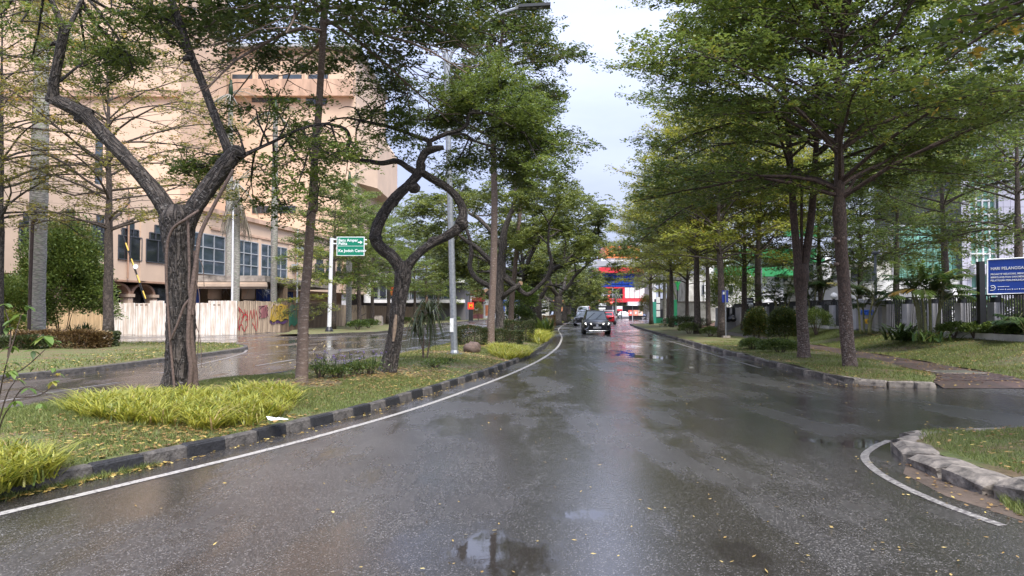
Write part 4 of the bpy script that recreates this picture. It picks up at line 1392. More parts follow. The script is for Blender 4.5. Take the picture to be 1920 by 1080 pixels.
lettering('Indian Food', .46, M_SIGN_W, stall, (XA(874, Y), Y - 1.22, ZA(561.5, Y)), bold=.012)
lettering('S', 2.6, M_SIGN_W, stall, (XA(865, Y), Y - .03, ZA(577, Y)), bold=.03)
lettering('o', 1.6, M_SIGN_W, stall, (XA(893, Y), Y - .03, ZA(577, Y)), bold=.04)
mb = MB(); mb.box(XA(858, Y), XA(870, Y), Y - .02, Y - .002, ZA(588, Y), ZA(566, Y)); part('menu_board', mb, mat('menu_board', (.55, .25, .06), .5, var=.6, vscale=3), stall)
t = thing('sign_board', 'red roadside sign with a yellow letter M on a black base', 'sign', at(883, 112, .13))
Y = 112
mb = MB(); mb.box(XA(879, Y), XA(887, Y), Y - .2, Y + .2, .13, ZA(580, Y)); part('base', mb, M_BLACK, t)
mb = MB(); mb.box(XA(877, Y), XA(888.5, Y), Y - .14, Y + .14, ZA(580, Y) + .003, ZA(567, Y)); part('panel', mb, mat('signal_red', (.78, .05, .03), .4), t)
lettering('M', .72, mat('sign_yellow', (.85, .45, .02), .4), t, (XA(882.7, Y), Y - .15, ZA(573.5, Y)), bold=.02)
mb = MB(); mb.cyl(XA(883, Y), Y, ZA(567, Y), ZA(555, Y), .03); part('mast', mb, M_WHITEM, t)
t = thing('poster_board', 'white poster board with an orange picture, left of the tall slim trunk', 'poster', at(910, 150, 0)); Y = 150
mb = MB(); mb.box(XA(905, Y), XA(919, Y), Y, Y + .2, 0, ZA(566, Y)); part('board', mb, M_WHITE, t)
mb = MB(); mb.box(XA(910, Y), XA(917, Y), Y - .02, Y - .002, ZA(592, Y), ZA(572, Y)); part('picture', mb, mat('poster_orange', (.70, .25, .12), .5, var=.5, vscale=1.2), t)
for a, b, c_, lb in ((935, 948, (.03, .10, .42), 'blue tarpaulin stall behind the rain tree trunks'), (968, 988, (.06, .16, .5), 'blue and white tent stall behind the pale slim trunk'), (1000, 1026, (.62, .62, .6), 'white stall with a low roof beyond the median'), (1040, 1062, (.6, .25, .12), 'orange-fronted stall beyond the median')):
    Y = 155; t = thing('market_stall', lb, 'stall', at((a+b)/2, Y, 0))
    mb = MB(); mb.box(XA(a, Y), XA(b, Y), Y, Y + 3, ZA(584, Y), ZA(566, Y)); mb.box(XA(a, Y) - .3, XA(b, Y) + .3, Y - .6, Y + 3.2, ZA(566, Y), ZA(563, Y)); part('awning', mb, mat('awning_cloth', c_, .6, var=.2, vscale=.6), t)
    mb = MB()
    for px in (a+.5, b-.5): mb.box(XA(px, Y) - .06, XA(px, Y) + .06, Y - .1, Y, 0, ZA(566, Y) - .01)
    mb.box(XA(a, Y), XA(b, Y), Y - .05, Y + .4, 0, 1.0); part('counter', mb, M_WHITE_ST, t)
t = thing('building', 'long pale shop row closing the far end of the left carriageway', 'building', (-20, 190, 0)); Y = 190
mb = MB(); mb.box(XA(640, Y), XA(1095, Y), Y, Y + 12, 0, ZA(548, Y)); part('wall', mb, M_WHITE_ST, t)
mb = MB(); mb.box(XA(640, Y), XA(1095, Y), Y - 1.5, Y + 12.5, ZA(548, Y) + .003, ZA(543, Y)); part('roof', mb, mat('tile_roof', (.32, .14, .09), .7, var=.2), t)
for i in range(22):
    a = 650 + i*20; mb = MB(); mb.box(XA(a, Y), XA(a + 13, Y), Y - .12, Y + .02, .1, ZA(568, Y)); w_ = part('shopfront', mb, M_FRAME_D, t)
    m_ = MB(); m_.box(XA(a+1, Y), XA(a + 12, Y), Y - .16, Y - .12, .2, ZA(569, Y)); part('pane', m_, M_GLASS_D, w_)

# ------------------------------------------------------------------ far shops at the end of the road
red = thing('building', 'red, white and blue glass shop building at the end of the road', 'building', (25, 182, 0)); Y = 182
mb = MB(); mb.box(XA(1117, Y), XA(1222, Y), Y, Y + 16, 0, ZA(512, Y)); part('wall', mb, M_DGREY, red)
mb = MB(); mb.box(XA(1122, Y), XA(1206, Y), Y - 1.6, Y + 16, ZA(512, Y), ZA(502, Y)); part('roof_fascia', mb, M_RED, red)
mb = MB(); mb.box(XA(1114, Y), XA(1209, Y), Y - 2.0, Y - .01, ZA(567, Y), ZA(560, Y)); mb.box(XA(1117, Y), XA(1126, Y), Y - .8, Y - .02, ZA(559.8, Y), ZA(540, Y)); mb.box(XA(1167, Y), XA(1171, Y), Y - .8, Y - .02, ZA(559.8, Y), ZA(541, Y)); mb.box(XA(1117, Y), XA(1170, Y), Y - .85, Y - .01, ZA(541, Y) + .01, ZA(538.5, Y)); part('red_frame', mb, M_RED, red)
for i in range(6):
    for j in range(3):
        a0, a1 = 1118 + i*12, 1129.3 + i*12; z0, z1 = ((534, 538), (517, 533), (512.5, 516))[j]
        mb = MB(); mb.box(XA(a0, Y), XA(a1, Y), Y - .5, Y - .01, ZA(z1, Y), ZA(z0, Y)); part('blue_pane', mb, M_GLASS_BL, red)
for i in range(4):
    mb = MB(); mb.box(XA(1171.5 + i*9.3, Y), XA(1180 + i*9.3, Y), Y - .4, Y - .01, ZA(559, Y), ZA(539, Y)); part('white_panel', mb, M_WHITE, red)
for i in range(4):
    mb = MB(); mb.box(XA(1127 + i*10, Y), XA(1136.4 + i*10, Y), Y - .2, Y - .01, ZA(559, Y), ZA(542, Y)); part('pane', mb, M_GLASS_D, red)
mb = MB(); mb.box(XA(1116, Y), XA(1167, Y), Y - .9, Y - .86, ZA(553.4, Y), ZA(552.6, Y)); part('balcony_rail', mb, M_FRAME_L, red)
mb = MB(); mb.box(XA(1173, Y), XA(1208, Y), Y - 3.5, Y - .5, ZA(573, Y), ZA(566, Y)); part('awning', mb, mat('pale_awning', (.6, .6, .62), .5), red)
t = thing('building', 'orange and white block rising behind the red shop building', 'building', at(1160, 215, 0)); Y = 215
mb = MB(); mb.box(XA(1128, Y), XA(1230, Y), Y, Y + 20, 0, ZA(484, Y)); part('wall', mb, M_WHITE, t)
mb = MB(); mb.box(XA(1135, Y), XA(1200, Y), Y - .4, Y + 18, ZA(484, Y), ZA(461, Y)); part('orange_storey', mb, M_ORANGE, t)
mb = MB(); mb.box(XA(1110, Y), XA(1215, Y), Y - 2, Y - .02, ZA(500, Y), ZA(490, Y)); part('parapet', mb, M_FRAME_L, t)
t = thing('building', 'dark glass shop with an orange fascia, left of the red shop building', 'building', at(1090, 180, 0)); Y = 180
mb = MB(); mb.box(XA(1070, Y), XA(1116.5, Y), Y, Y + 14, 0, ZA(541, Y)); part('wall', mb, M_GLASS_D, t)
mb = MB(); mb.box(XA(1066, Y), XA(1117, Y), Y - .9, Y - .01, ZA(545, Y), ZA(537, Y)); part('fascia', mb, M_ORANGE, t)
mb = MB(); mb.box(XA(1092, Y), XA(1104, Y), Y - 1.2, Y - .92, ZA(549, Y), ZA(542, Y)); part('sign', mb, mat('cream_sign', (.75, .6, .4), .5), t)
mb = MB(); mb.box(XA(1082, Y), XA(1117, Y), Y - 2.5, Y - .02, ZA(568, Y), ZA(561, Y)); part('canopy', mb, M_WHITE, t)
lettering('Rumah Sehat', .55, mat('red_letters', (.5, .04, .05), .5), t, (XA(1100, Y), Y - 2.52, ZA(564.5, Y)), bold=.01)
for px in (1093, 1100, 1108):
    mb = MB(); mb.box(XA(px, Y), XA(px + .7, Y), Y - .1, Y - .01, 0, ZA(546, Y)); part('mullion', mb, M_FRAME_L, t)
def board(name, label, px0, px1, py0, py1, Y, m, legs=True, lmat=M_FRAME_D, cat='sign'):
    t = thing(name, label, cat, at((px0+px1)/2, Y, 0))
    mb = MB(); mb.box(XA(px0, Y), XA(px1, Y), Y - .06, Y + .06, ZA(py1, Y), ZA(py0, Y)); part('panel', mb, m, t)
    if legs:
        mb = MB()
        for px in (px0 + (px1-px0)*.15, px0 + (px1-px0)*.85): mb.cyl(XA(px, Y), Y + .12, 0, ZA((py0+py1)/2, Y), .05 + .0003*Y, sides=6)
        part('legs', mb, lmat, t)
    return t
t = board('notice_board', 'black-framed white notice board beside the queue of cars', 1121, 1138, 567, 585, 150, M_BLACK)
for k_, (a, b) in enumerate(((569, 573.5), (577, 580), (581, 584))):
    mb = MB(); mb.box(XA(1122.5, 150), XA(1136.5 - k_*1.5, 150), 149.9, 149.93, ZA(b, 150), ZA(a, 150)); part('white_strip', mb, M_SIGN_W, t)
lettering('Rp 5.000', .42, M_BLACK, t, (XA(1129.5, 150), 149.88, ZA(571.3, 150)), bold=.012)
t = board('sign_board', 'small white and red sign before the red shop building', 1156.5, 1167, 574, 583, 150, M_SIGN_W)
mb = MB(); mb.box(XA(1157, 150), XA(1166.5, 150), 149.8, 149.9, ZA(583, 150), ZA(579.5, 150)); part('red_band', mb, M_RED, t)
t = board('banner', 'narrow white upright banner on the red shop balcony', 1127, 1132, 548, 562, 165, M_SIGN_W)
t = board('notice_board', 'white notice board among the rain tree boughs on the median', 968, 991, 513, 541, 62, M_SIGN_W, True, M_STEEL)
for k_ in range(2):
    mb = MB(); mb.box(XA(972, 62), XA(986, 62), 61.92, 61.935, ZA(520 + k_*6, 62), ZA(517.5 + k_*6, 62)); part('print_line', mb, M_FRAME_L, t)
t = thing('lantern_pole', 'pole with red-orange round lanterns before the red shop building', 'lantern pole', at(1146, 140, 0)); Y = 140
mb = MB(); mb.cyl(XA(1149, Y), Y, 0, ZA(540, Y), .07); part('pole', mb, M_FRAME_L, t)
M_LANT = mat('lantern_red', (.72, .12, .07), .5)
for px, py in ((1143, 548), (1141, 557), (1146, 569)):
    mb = MB(); c = P(px, py, Y - .2); mb.lathe([(0, -.33), (.2, -.3), (.36, 0), (.2, .3), (0, .33)], c, 12); part('lantern', mb, M_LANT, t, True)
t = thing('traffic_barrier', 'orange and white row of barrier boards by the far market', 'barrier', at(1192, 135, 0)); Y = 135
for i, c_ in enumerate(((.75, .16, .12), (.78, .30, .2), (.8, .55, .4))):
    mb = MB(); mb.box(XA(1178 + i*9.5, Y), XA(1186.6 + i*9.5, Y), Y, Y + .15, .75, 1.75); pl = part('board', mb, mat('barrier_orange', c_, .5), t)
    mb = MB(); mb.box(XA(1181 + i*9.5, Y), XA(1184 + i*9.5, Y), Y - .02, Y - .004, 1.05, 1.45); part('print', mb, M_SIGN_W, pl)
mb = MB(); mb.box(XA(1180, Y), XA(1204, Y), Y + .17, Y + .5, 0, .74); part('base', mb, M_BLACK, t)
t = thing('market_umbrella', 'small white awning on a pole by the barrier boards', 'parasol', at(1186, 128, 0)); Y = 128
mb = MB(); mb.cyl(XA(1186, Y), Y, 0, ZA(571, Y), .05); part('pole', mb, M_WHITEM, t)
mb = MB(); mb.lathe([(.05, .15), (.9, -.12), (.9, -.2)], (XA(1186, Y), Y, ZA(571, Y)), 8); part('canopy', mb, M_WHITE, t)

# ------------------------------------------------------------------ right side: white house, gate walls, green office, lilac office
house = thing('building', 'stained white house with a window air conditioner behind the trees', 'building', at(1320, 84, 0)); Y = 84
mb = MB(); mb.box(XA(1288, Y), XA(1410, Y), Y, Y + 10, 0, ZA(517, Y)); part('wall', mb, M_WHITE_ST, house)
mb = MB(); mb.box(XA(1339, Y), XA(1350, Y), Y - .7, Y - .01, ZA(558, Y), ZA(548, Y)); part('air_conditioner', mb, M_FRAME_L, house)
for a in (1302, 1316, 1366):
    mb = MB(); mb.box(XA(a, Y), XA(a + 9, Y), Y - .08, Y + .01, ZA(552, Y), ZA(534, Y)); w_ = part('window', mb, M_FRAME_L, house)
    m_ = MB(); m_.box(XA(a+1, Y), XA(a + 8, Y), Y - .12, Y - .08, ZA(551, Y), ZA(535, Y)); part('pane', m_, M_GLASS_D, w_)
mb = MB(); mb.cyl(XA(1313, Y), Y - .2, 1, ZA(520, Y), .06); mb.cyl(XA(1321, Y), Y - .2, 1, ZA(520, Y), .08); part('drainpipe', mb, M_WHITE, house)
wall = thing('boundary_wall', 'white boundary wall between the two tree trunks on the right', 'wall', at(1290, 70, 0)); Y = 70
mb = MB(); mb.box(XA(1271, Y), XA(1345, Y), Y, Y + .25, 0, ZA(567, Y)); part('wall', mb, M_WHITE_ST, wall)
mb = MB(); mb.box(XA(1270, Y), XA(1345, Y), Y - .06, Y + .31, ZA(567, Y) + .002, ZA(565, Y)); part('coping', mb, M_CONC, wall)
t = thing('stone_heap', 'heap of broken stones at the foot of the white boundary wall', 'rubble', at(1320, 58, .1)); g = random.Random(9)
for i in range(14):
    bm = bmesh.new(); bmesh.ops.create_icosphere(bm, subdivisions=1, radius=1)
    for v in bm.verts: v.co *= g.uniform(.75, 1.2)
    me = bpy.data.meshes.new('stone'); bm.to_mesh(me); bm.free(); me.materials.append(mat('broken_stone', (g.uniform(.2, .35), g.uniform(.16, .24), .15), .8, var=.4) if i < 3 else bpy.data.materials['broken_stone'])
    o = bpy.data.objects.new('stone', me); COL.objects.link(o); o.parent = t; s_ = g.uniform(.12, .34)
    o.location = (g.uniform(-1.4, 1.6), g.uniform(-.6, .6), s_*.5 + g.uniform(0, .3)); o.scale = (s_*1.3, s_, s_*.7); o.rotation_euler = (g.random(), g.random(), g.random()*6)
gate = thing('gate_wall', 'green gate post and low green wall at the end of the right verge', 'gate', at(1236, 88, 0)); Y = 88
M_GGREEN = mat('gate_green', (.01, .16, .07), .45, var=.2)
mb = MB(); mb.box(XA(1225, Y), XA(1252, Y), Y, Y + .25, 0, ZA(596, Y)); part('low_wall', mb, M_GGREEN, gate)
mb = MB(); mb.box(XA(1224, Y), XA(1230, Y), Y - .1, Y + .3, 0, ZA(566, Y)); part('gate_post', mb, mat('teal_post', (.05, .35, .25), .5), gate)
mb = MB(); mb.box(XA(1264, 78), XA(1271, 78), 78, 78.3, 0, ZA(562, 78)); part('gate_leaf', mb, M_GGREEN, gate)
mb = MB()
for k_ in range(3): mb.box(XA(1232, Y), XA(1239, Y), Y + .4, Y + .6, ZA(594 - 13*k_, Y), ZA(583 - 13*k_, Y))
part('white_panel', mb, M_WHITE, gate)
t = thing('building', 'grey block wall hut behind the green gate', 'building', at(1244, 94, 0)); Y = 94
mb = MB(); mb.box(XA(1238, Y), XA(1262, Y), Y, Y + 4, 0, ZA(560, Y)); part('wall', mb, M_DGREY, t)
mb = MB(); mb.box(XA(1239, Y), XA(1249, Y), Y - .08, Y - .002, ZA(580, Y), ZA(563, Y)); part('shutter', mb, M_WHITE_ST, t)
t = thing('lattice_frame', 'bright green lattice hanging among dark leaves on the right', 'lattice', at(1271, 74, 0)); Y = 74
mb = MB()
for i in range(4):
    mb.tube([(XA(1266 + i*2.6, Y), Y, ZA(528, Y)), (XA(1272, Y), Y, ZA(545 - i, Y))], .03, 4); mb.tube([(XA(1276 - i*2.2, Y), Y, ZA(528, Y)), (XA(1269 + i*.6, Y), Y, ZA(543, Y))], .03, 4)
part('lattice', mb, mat('lattice_green', (.03, .55, .15), .5), t)
mb = MB(); mb.cyl(XA(1271, Y), Y + .1, 0, ZA(527, Y), .05); part('post', mb, M_BLACK, t)

gb = thing('building', 'bright green fronted building with white storeys behind the trees', 'building', at(1440, 96, 0)); Y = 96
mb = MB(); mb.box(XA(1330, Y), XA(1560, Y), Y, Y + 15, 0, ZA(470, Y)); part('wall', mb, M_WHITE, gb)
for a, b, c, d in ((1340, 1500, 500, 519), (1380, 1525, 468, 484), (1448, 1540, 486, 494), (1470, 1530, 425, 445)):
    mb = MB(); mb.box(XA(a, Y), XA(b, Y), Y - 1.3, Y - .01 - .002*(a % 7), ZA(d, Y), ZA(c, Y)); part('green_panel', mb, M_GREEN, gb)
for i in range(6):
    mb = MB(); mb.box(XA(1452 + i*16, Y), XA(1462 + i*16, Y), Y - .08, Y + .01, ZA(528, Y), ZA(496, Y)); w_ = part('window', mb, M_FRAME_L, gb)
    m_ = MB(); m_.box(XA(1453 + i*16, Y), XA(1461 + i*16, Y), Y - .12, Y - .08, ZA(527, Y), ZA(497, Y)); part('pane', m_, M_GLASS_D, w_)

office = thing('building', 'lilac-grey clad office with white gridded teal windows at the right edge', 'building', at(1850, 50, .66)); Y = 50.0
def X5(px): return XA(px, Y)
mb = MB(); mb.box(X5(1806), X5(1822), Y + .1, Y + 12, .6, ZA(190, Y)); mb.box(X5(1876), 62, Y + .1, Y + 12, .6, ZA(160, Y)); mb.box(X5(1822), X5(1876), Y + 1.0, Y + 12, .6, ZA(160, Y)); part('wall', mb, M_JOINT, office)
def clad(px0, px1, pys, yy_=0.0):
    for a, b in zip(pys[:-1], pys[1:]):
        mb = MB(); mb.box(X5(px0) + .012, X5(px1) - .012, Y + yy_, Y + yy_ + .06, ZA(a, Y) + .012, ZA(b, Y) - .012); part('panel', mb, M_LILAC, office)
rows_ = [580, 552, 526, 507, 472, 440, 405, 370, 335, 300, 265, 230, 195]
clad(1806, 1815, rows_); clad(1815, 1822, rows_)
rw2 = [590, 556, 522, 489, 456, 422, 388, 354, 320, 286, 252, 218, 184]
for a, b in ((1876, 1885), (1885, 1899), (1899, 1916), (1916, 1938), (1938, 1960)): clad(a, b, rw2)
mb = MB(); mb.box(X5(1820), X5(1874), Y - .5, Y + .6, ZA(514, Y), ZA(497.5, Y)); part('window_sill_band', mb, M_LILAC, office)
cols = [1826, 1838.5, 1850.5, 1863, 1875]
mull = MB()
for c_ in cols: mull.box(X5(c_) - .05, X5(c_) + .05, Y + .25, Y + .5, ZA(580, Y), ZA(240, Y))
part('mullions', mull, M_WHITE, office)
zr = [576, 540.5, 514.5]; zr2 = [496, 475, 450, 425, 400, 375, 350, 325, 300, 275, 250]
for zz in (zr, zr2):
    for a, b in zip(zz[:-1], zz[1:]):
        for c0, c1 in zip(cols[:-1], cols[1:]):
            mb = MB(); mb.box(X5(c0) + .052, X5(c1) - .052, Y + .36, Y + .40, ZA(a, Y) + .05, ZA(b, Y) - .05); part('pane', mb, M_GLASS_T, office)
mb = MB()
for zz in (zr, zr2):
    for a in zz:
        for c0, c1 in zip(cols[:-1], cols[1:]): mb.box(X5(c0) + .052, X5(c1) - .052, Y + .26, Y + .49, ZA(a, Y) - .045, ZA(a, Y) + .045)
part('transoms', mb, M_WHITE, office)
mb = MB(); mb.add([(X5(1846), Y - 3, ZA(172, Y)), (X5(1990), Y - 9, ZA(96, Y)), (X5(1990), Y + 8, ZA(96, Y)), (X5(1846), Y + 8, ZA(172, Y))] + [(X5(1846), Y - 3, ZA(164, Y)), (X5(1990), Y - 9, ZA(86, Y)), (X5(1990), Y + 8, ZA(86, Y)), (X5(1846), Y + 8, ZA(164, Y))], [(3,2,1,0), (4,5,6,7), (0,1,5,4), (1,2,6,5), (2,3,7,6), (3,0,4,7)])
part('roof_eave', mb, M_WHITE, office)
mb = MB(); mb.cyl(X5(1874), Y + 2, ZA(190, Y), ZA(152, Y), .35); part('roof_vent', mb, M_LILAC, office)
of2 = thing('building', 'office wing with a teal curtain wall over a white base behind the railing', 'building', at(1660, 62, .66)); Y = 50.3
mb = MB(); mb.box(XA(1500, Y), XA(1806, Y), Y, Y + 3, .6, ZA(524, Y)); part('base_wall', mb, M_WHITE, of2)
mb = MB(); mb.box(XA(1682, Y), XA(1806, Y), Y + .5, Y + 3, ZA(524, Y) + .003, ZA(420, Y)); part('wall', mb, M_LILAC, of2)
mb = MB(); mb.box(XA(1596, Y), XA(1682, Y) - .003, Y + .6, Y + 3, ZA(524, Y) + .003, ZA(490, Y)); part('annex_wall', mb, M_WHITE_ST, of2)
for i in range(10):
    for j in range(3):
        a = 1684 + i*12.2; mb = MB(); mb.box(XA(a, Y) + .03, XA(a + 12.2, Y) - .03, Y + .38, Y + .49, ZA(522 - j*33, Y) + .03, ZA(489 - j*33, Y) - .03)
        part('curtain_pane', mb, M_GLASS_T, of2)
mb = MB(); mb.box(XA(1596, Y), XA(1640, Y), Y - .1, Y - .003, ZA(519, Y) - .3, ZA(500, Y)); part('ribbon_window', mb, M_GLASS_D, of2)
cx, cz = XA(1757, 48), ZA(553, 48)
mb = MB(); ang = np.linspace(0, math.pi, 17); V, F = [], []
for a in ang:
    for rr, yy_ in ((1.15, 48), (1.15, 50), (1.45, 50), (1.45, 48)): V.append((cx + rr*math.cos(a), yy_, cz - .6 + rr*1.05*math.sin(a)))
for i in range(16):
    for j in range(4): F.append((4*i+j, 4*i+(j+1) % 4, 4*i+4+(j+1) % 4, 4*i+4+j))
mb.add(V, F); part('arched_canopy', mb, M_WHITE, of2, True)

# ------------------------------------------------------------------ trees
B_DARK = bark_mat('dark_fissured_bark', (.095, .078, .066), (.011, .009, .008), scale=15, stretch=(1, 1, .22), bump=1.0, lichen=.3, lich_col=(.25, .235, .215))
B_SLIM = bark_mat('smooth_brown_bark', (.18, .128, .098), (.115, .082, .064), scale=12, stretch=(1, 1, 1.6), bump=.2, lichen=.35, lich_col=(.40, .34, .29))
B_RED = bark_mat('wet_red_brown_bark', (.115, .076, .058), (.038, .026, .021), scale=16, stretch=(1, 1, .35), bump=.5, lichen=.55, lich_col=(.36, .32, .29), paint=2.4)
B_ROW = bark_mat('grey_brown_bark', (.145, .112, .09), (.05, .039, .033), scale=13, stretch=(1, 1, .4), bump=.5, lichen=.4, lich_col=(.40, .36, .32), paint=1.6)
B_PALM = bark_mat('ringed_palm_bark', (.36, .335, .30), (.15, .14, .125), scale=5, stretch=(.6, .6, 2.4), bump=.4, lichen=.6, lich_col=(.25, .30, .2))
B_TWIG = mat('twig_bark', (.09, .065, .05), .8)
B_VINE = mat('vine_stem', (.15, .105, .085), .8, var=.5, vscale=30, bump=.5)
F_DEEP = leaf_mat('leaf_deep_green', (.034, .058, .016), (.120, .170, .042), (.22, .20, .03), .28, spec=.5)
F_MID = leaf_mat('leaf_mid_green', (.050, .092, .022), (.215, .285, .062), (.28, .26, .04), .32)
F_LIME = leaf_mat('leaf_yellow_green', (.085, .118, .022), (.31, .34, .062), (.36, .29, .05), .4)
F_OLIVE = leaf_mat('leaf_gold_olive', (.085, .095, .028), (.26, .25, .065), (.38, .26, .06), .42)
F_FEATH = leaf_mat('leaf_feathery', (.050, .088, .022), (.19, .25, .056), (.20, .22, .04), .34)
F_RAIN = leaf_mat('leaf_rain_tree', (.060, .092, .024), (.22, .26, .06), (.2, .2, .04), .32)
F_BUSH = leaf_mat('leaf_bush', (.036, .068, .018), (.165, .225, .05), (.2, .2, .04), .3)
F_HEDGE = leaf_mat('leaf_hedge', (.020, .034, .012), (.085, .11, .035), (.24, .14, .07), .25)
F_BROWN = leaf_mat('leaf_bronze', (.06, .03, .014), (.17, .12, .045), (.30, .2, .08), .25)
F_GOLDT = leaf_mat('leaf_gold_tip', (.022, .045, .010), (.10, .12, .022), (.42, .24, .04), .28)
F_PALM = leaf_mat('palm_leaf', (.018, .045, .012), (.085, .13, .03), (.25, .18, .05), .25, rough=.35)
F_PALMY = leaf_mat('areca_leaf', (.022, .055, .014), (.11, .16, .03), (.35, .18, .05), .3, rough=.35)
F_DEAD = leaf_mat('dead_frond', (.16, .135, .10), (.28, .25, .19), None, .2, rough=.8)
F_YGRASS = leaf_mat('golden_grass', (.075, .13, .018), (.43, .42, .075), (.42, .32, .16), .32, rough=.4)
F_LAWN = leaf_mat('lawn_blade', (.058, .09, .02), (.21, .25, .07), (.30, .25, .11), .3, rough=.6)
F_LITTER = leaf_mat('fallen_leaf', (.16, .085, .035), (.40, .27, .09), (.55, .45, .12), .15, rough=.5)
F_LITTERY = leaf_mat('fallen_leaf_yellow', (.28, .18, .05), (.50, .38, .12), (.6, .5, .2), .15, rough=.45)
F_NEAR = leaf_mat('leaf_broad', (.025, .055, .012), (.10, .14, .028), (.45, .33, .06), .4, rough=.35)

def tree(name, label, base, mb, crown, bark, leaf, group=None, cat='tree'):
    t = thing(name, label, cat, base, group)
    me = mb.mesh('trunk', (0, 0, 0), True)
    link('trunk', me, bark, t)
    link('crown', crown, leaf, t)
    return t

DS = [1.0]          # girth factor of the tree being built
def limb(mb, pts, Y, base, dy=None, sides=10, noise=.09, seed=0, n=5, cap=False, ridge=0.0):
    """bough through picked places: rows (px, py, diameter in px, depth offset)"""
    R = []
    for q in pts:
        y = Y + (q[3] if len(q) > 3 else 0)
        p = P(q[0], q[1], y) - Vector(base)
        R.append((p.x, p.y, p.z, q[2] * .5 * y / FPX * DS[0]))
    s = smooth_pts(R, n)
    mb.tube(s[:, :3], np.maximum(s[:, 3], .006), sides, cap=cap, noise=noise, seed=seed, ridge=ridge)
    return s

# --- the forked old tree in the yellow grass
b1 = G(335, 742, .2); Y1 = b1.y
rng = np.random.default_rng(101)
mb = MB(); DS[0] = .86
limb(mb, [(336, 752, 86), (337, 725, 70), (338, 690, 62), (339, 620, 58), (338, 540, 57), (336, 480, 58), (334, 440, 66), (334, 405, 74), (334, 385, 40)], Y1, b1, sides=56, noise=.07, n=16, seed=3, ridge=.04)
for rx, rd in ((296, 26), (318, 30), (352, 30), (376, 26)):        # root flare
    limb(mb, [(336 + (rx-336)*.45, 690, 14, -.1), (336 + (rx-336)*.7, 728, 24, -.12), (rx, 752, rd, -.15), (336 + (rx-336)*1.5, 768, 10, -.2)], Y1, b1, sides=10, noise=.12, seed=rx)
DS[0] = .70
l_left = limb(mb, [(332, 432, 50), (308, 385, 46), (283, 350, 41), (232, 292, 37), (188, 245, 35), (155, 214, 36), (122, 196, 34), (99, 184, 30), (92, 176, 12)], Y1, b1, sides=30, noise=.10, seed=4, n=9, ridge=.035)
l_up = limb(mb, [(104, 195, 30), (100, 165, 27, -.05), (106, 130, 25, -.1), (113, 95, 25, -.15), (120, 60, 25, -.2)], Y1, b1, sides=12, noise=.1, seed=5)
f1 = limb(mb, [(120, 66, 19, -.2), (108, 28, 17, -.3), (92, -10, 14, -.4), (70, -70, 12, -.6), (60, -140, 8, -.9)], Y1, b1, sides=10, seed=6)
f2 = limb(mb, [(121, 66, 15, -.2), (140, 30, 12, -.1), (158, -10, 11, 0), (185, -70, 9, .4), (230, -140, 6, .8)], Y1, b1, sides=10, seed=7)
l_right = limb(mb, [(338, 440, 50), (366, 388, 48), (398, 342, 45), (424, 306, 45), (442, 286, 40), (458, 291, 18)], Y1, b1, sides=30, noise=.10, seed=8, n=9, ridge=.035)
l_r2 = limb(mb, [(434, 296, 32), (424, 272, 26), (405, 222, 23, .1), (383, 165, 22, .2), (360, 108, 21, .3), (338, 45, 20, .4), (318, -10, 18, .5), (290, -90, 14, .8), (270, -170, 9, 1)], Y1, b1, sides=12, noise=.08, seed=9)
l_r3 = limb(mb, [(448, 296, 14), (480, 280, 9, .2), (520, 262, 8, .4), (560, 243, 7, .5), (606, 232, 7, .6), (640, 236, 4, .8)], Y1, b1, sides=8, seed=10)
for kx, ky, kd in ((165, 212, 26), (96, 186, 26), (148, 222, 22), (103, 82, 12), (262, 322, 34), (420, 318, 34), (205, 262, 30), (352, 110, 18)):       # knots
    limb(mb, [(kx - 9, ky + 3, kd*.4), (kx - 3, ky, kd), (kx + 4, ky - 1, kd), (kx + 10, ky - 3, kd*.4)], Y1, b1, sides=9, noise=.2, n=2, seed=kx)
ends = []
def grow_to(src, px, py, Y, base, ends, rng, r=.03, depth=2, mb=None, L=None, dy=0.0, wob=.14):
    tgt = np.array(P(px, py, Y + dy) - Vector(base)); s = np.array(src)[:3]
    d = tgt - s; Ln = np.linalg.norm(d)
    p = polyline(s, d, Ln, 6, rng, .06)
    p += np.linspace(0, 1, 7)[:, None] * (tgt - p[-1])
    mb.tube(p, np.linspace(r, r*.5, 7), 6, cap=False)
    for i in range(3):
        q, dd = at_t(p, (.5, .75, .99)[i])
        nd = dd + rng.normal(0, .55, 3); nd[2] = nd[2]*.5
        grow(mb, rng, q, nd, L or .9, r*.5, depth - 1, ends, wob, .0, (1, 3), .65, 4, 60)
    ends.append(p[3:])
for src, px, py, dy in ((f1[-8], 40, 40, -.8), (f1[-6], 10, 20, -.4), (f2[8], 190, 60, .3), (f2[9], 230, 100, .6), (f2[10], 270, 60, 1.0), (f2[10], 250, 130, .2), (f2[8], 160, 95, .6),
                        (f2[-6], 300, 20, .8), (f1[-9], 60, 110, .2), (l_up[6], 185, 100, .7), (f2[-5], 210, 10, .2), (f2[-7], 320, 80, .9),
                        (l_r2[20], 330, 75, .2), (l_r2[24], 300, 30, .4)):
    grow_to(src, px, py, Y1, b1, ends, rng, .028, 2, mb, L=.6, dy=dy)
e_top = ends; ends = []
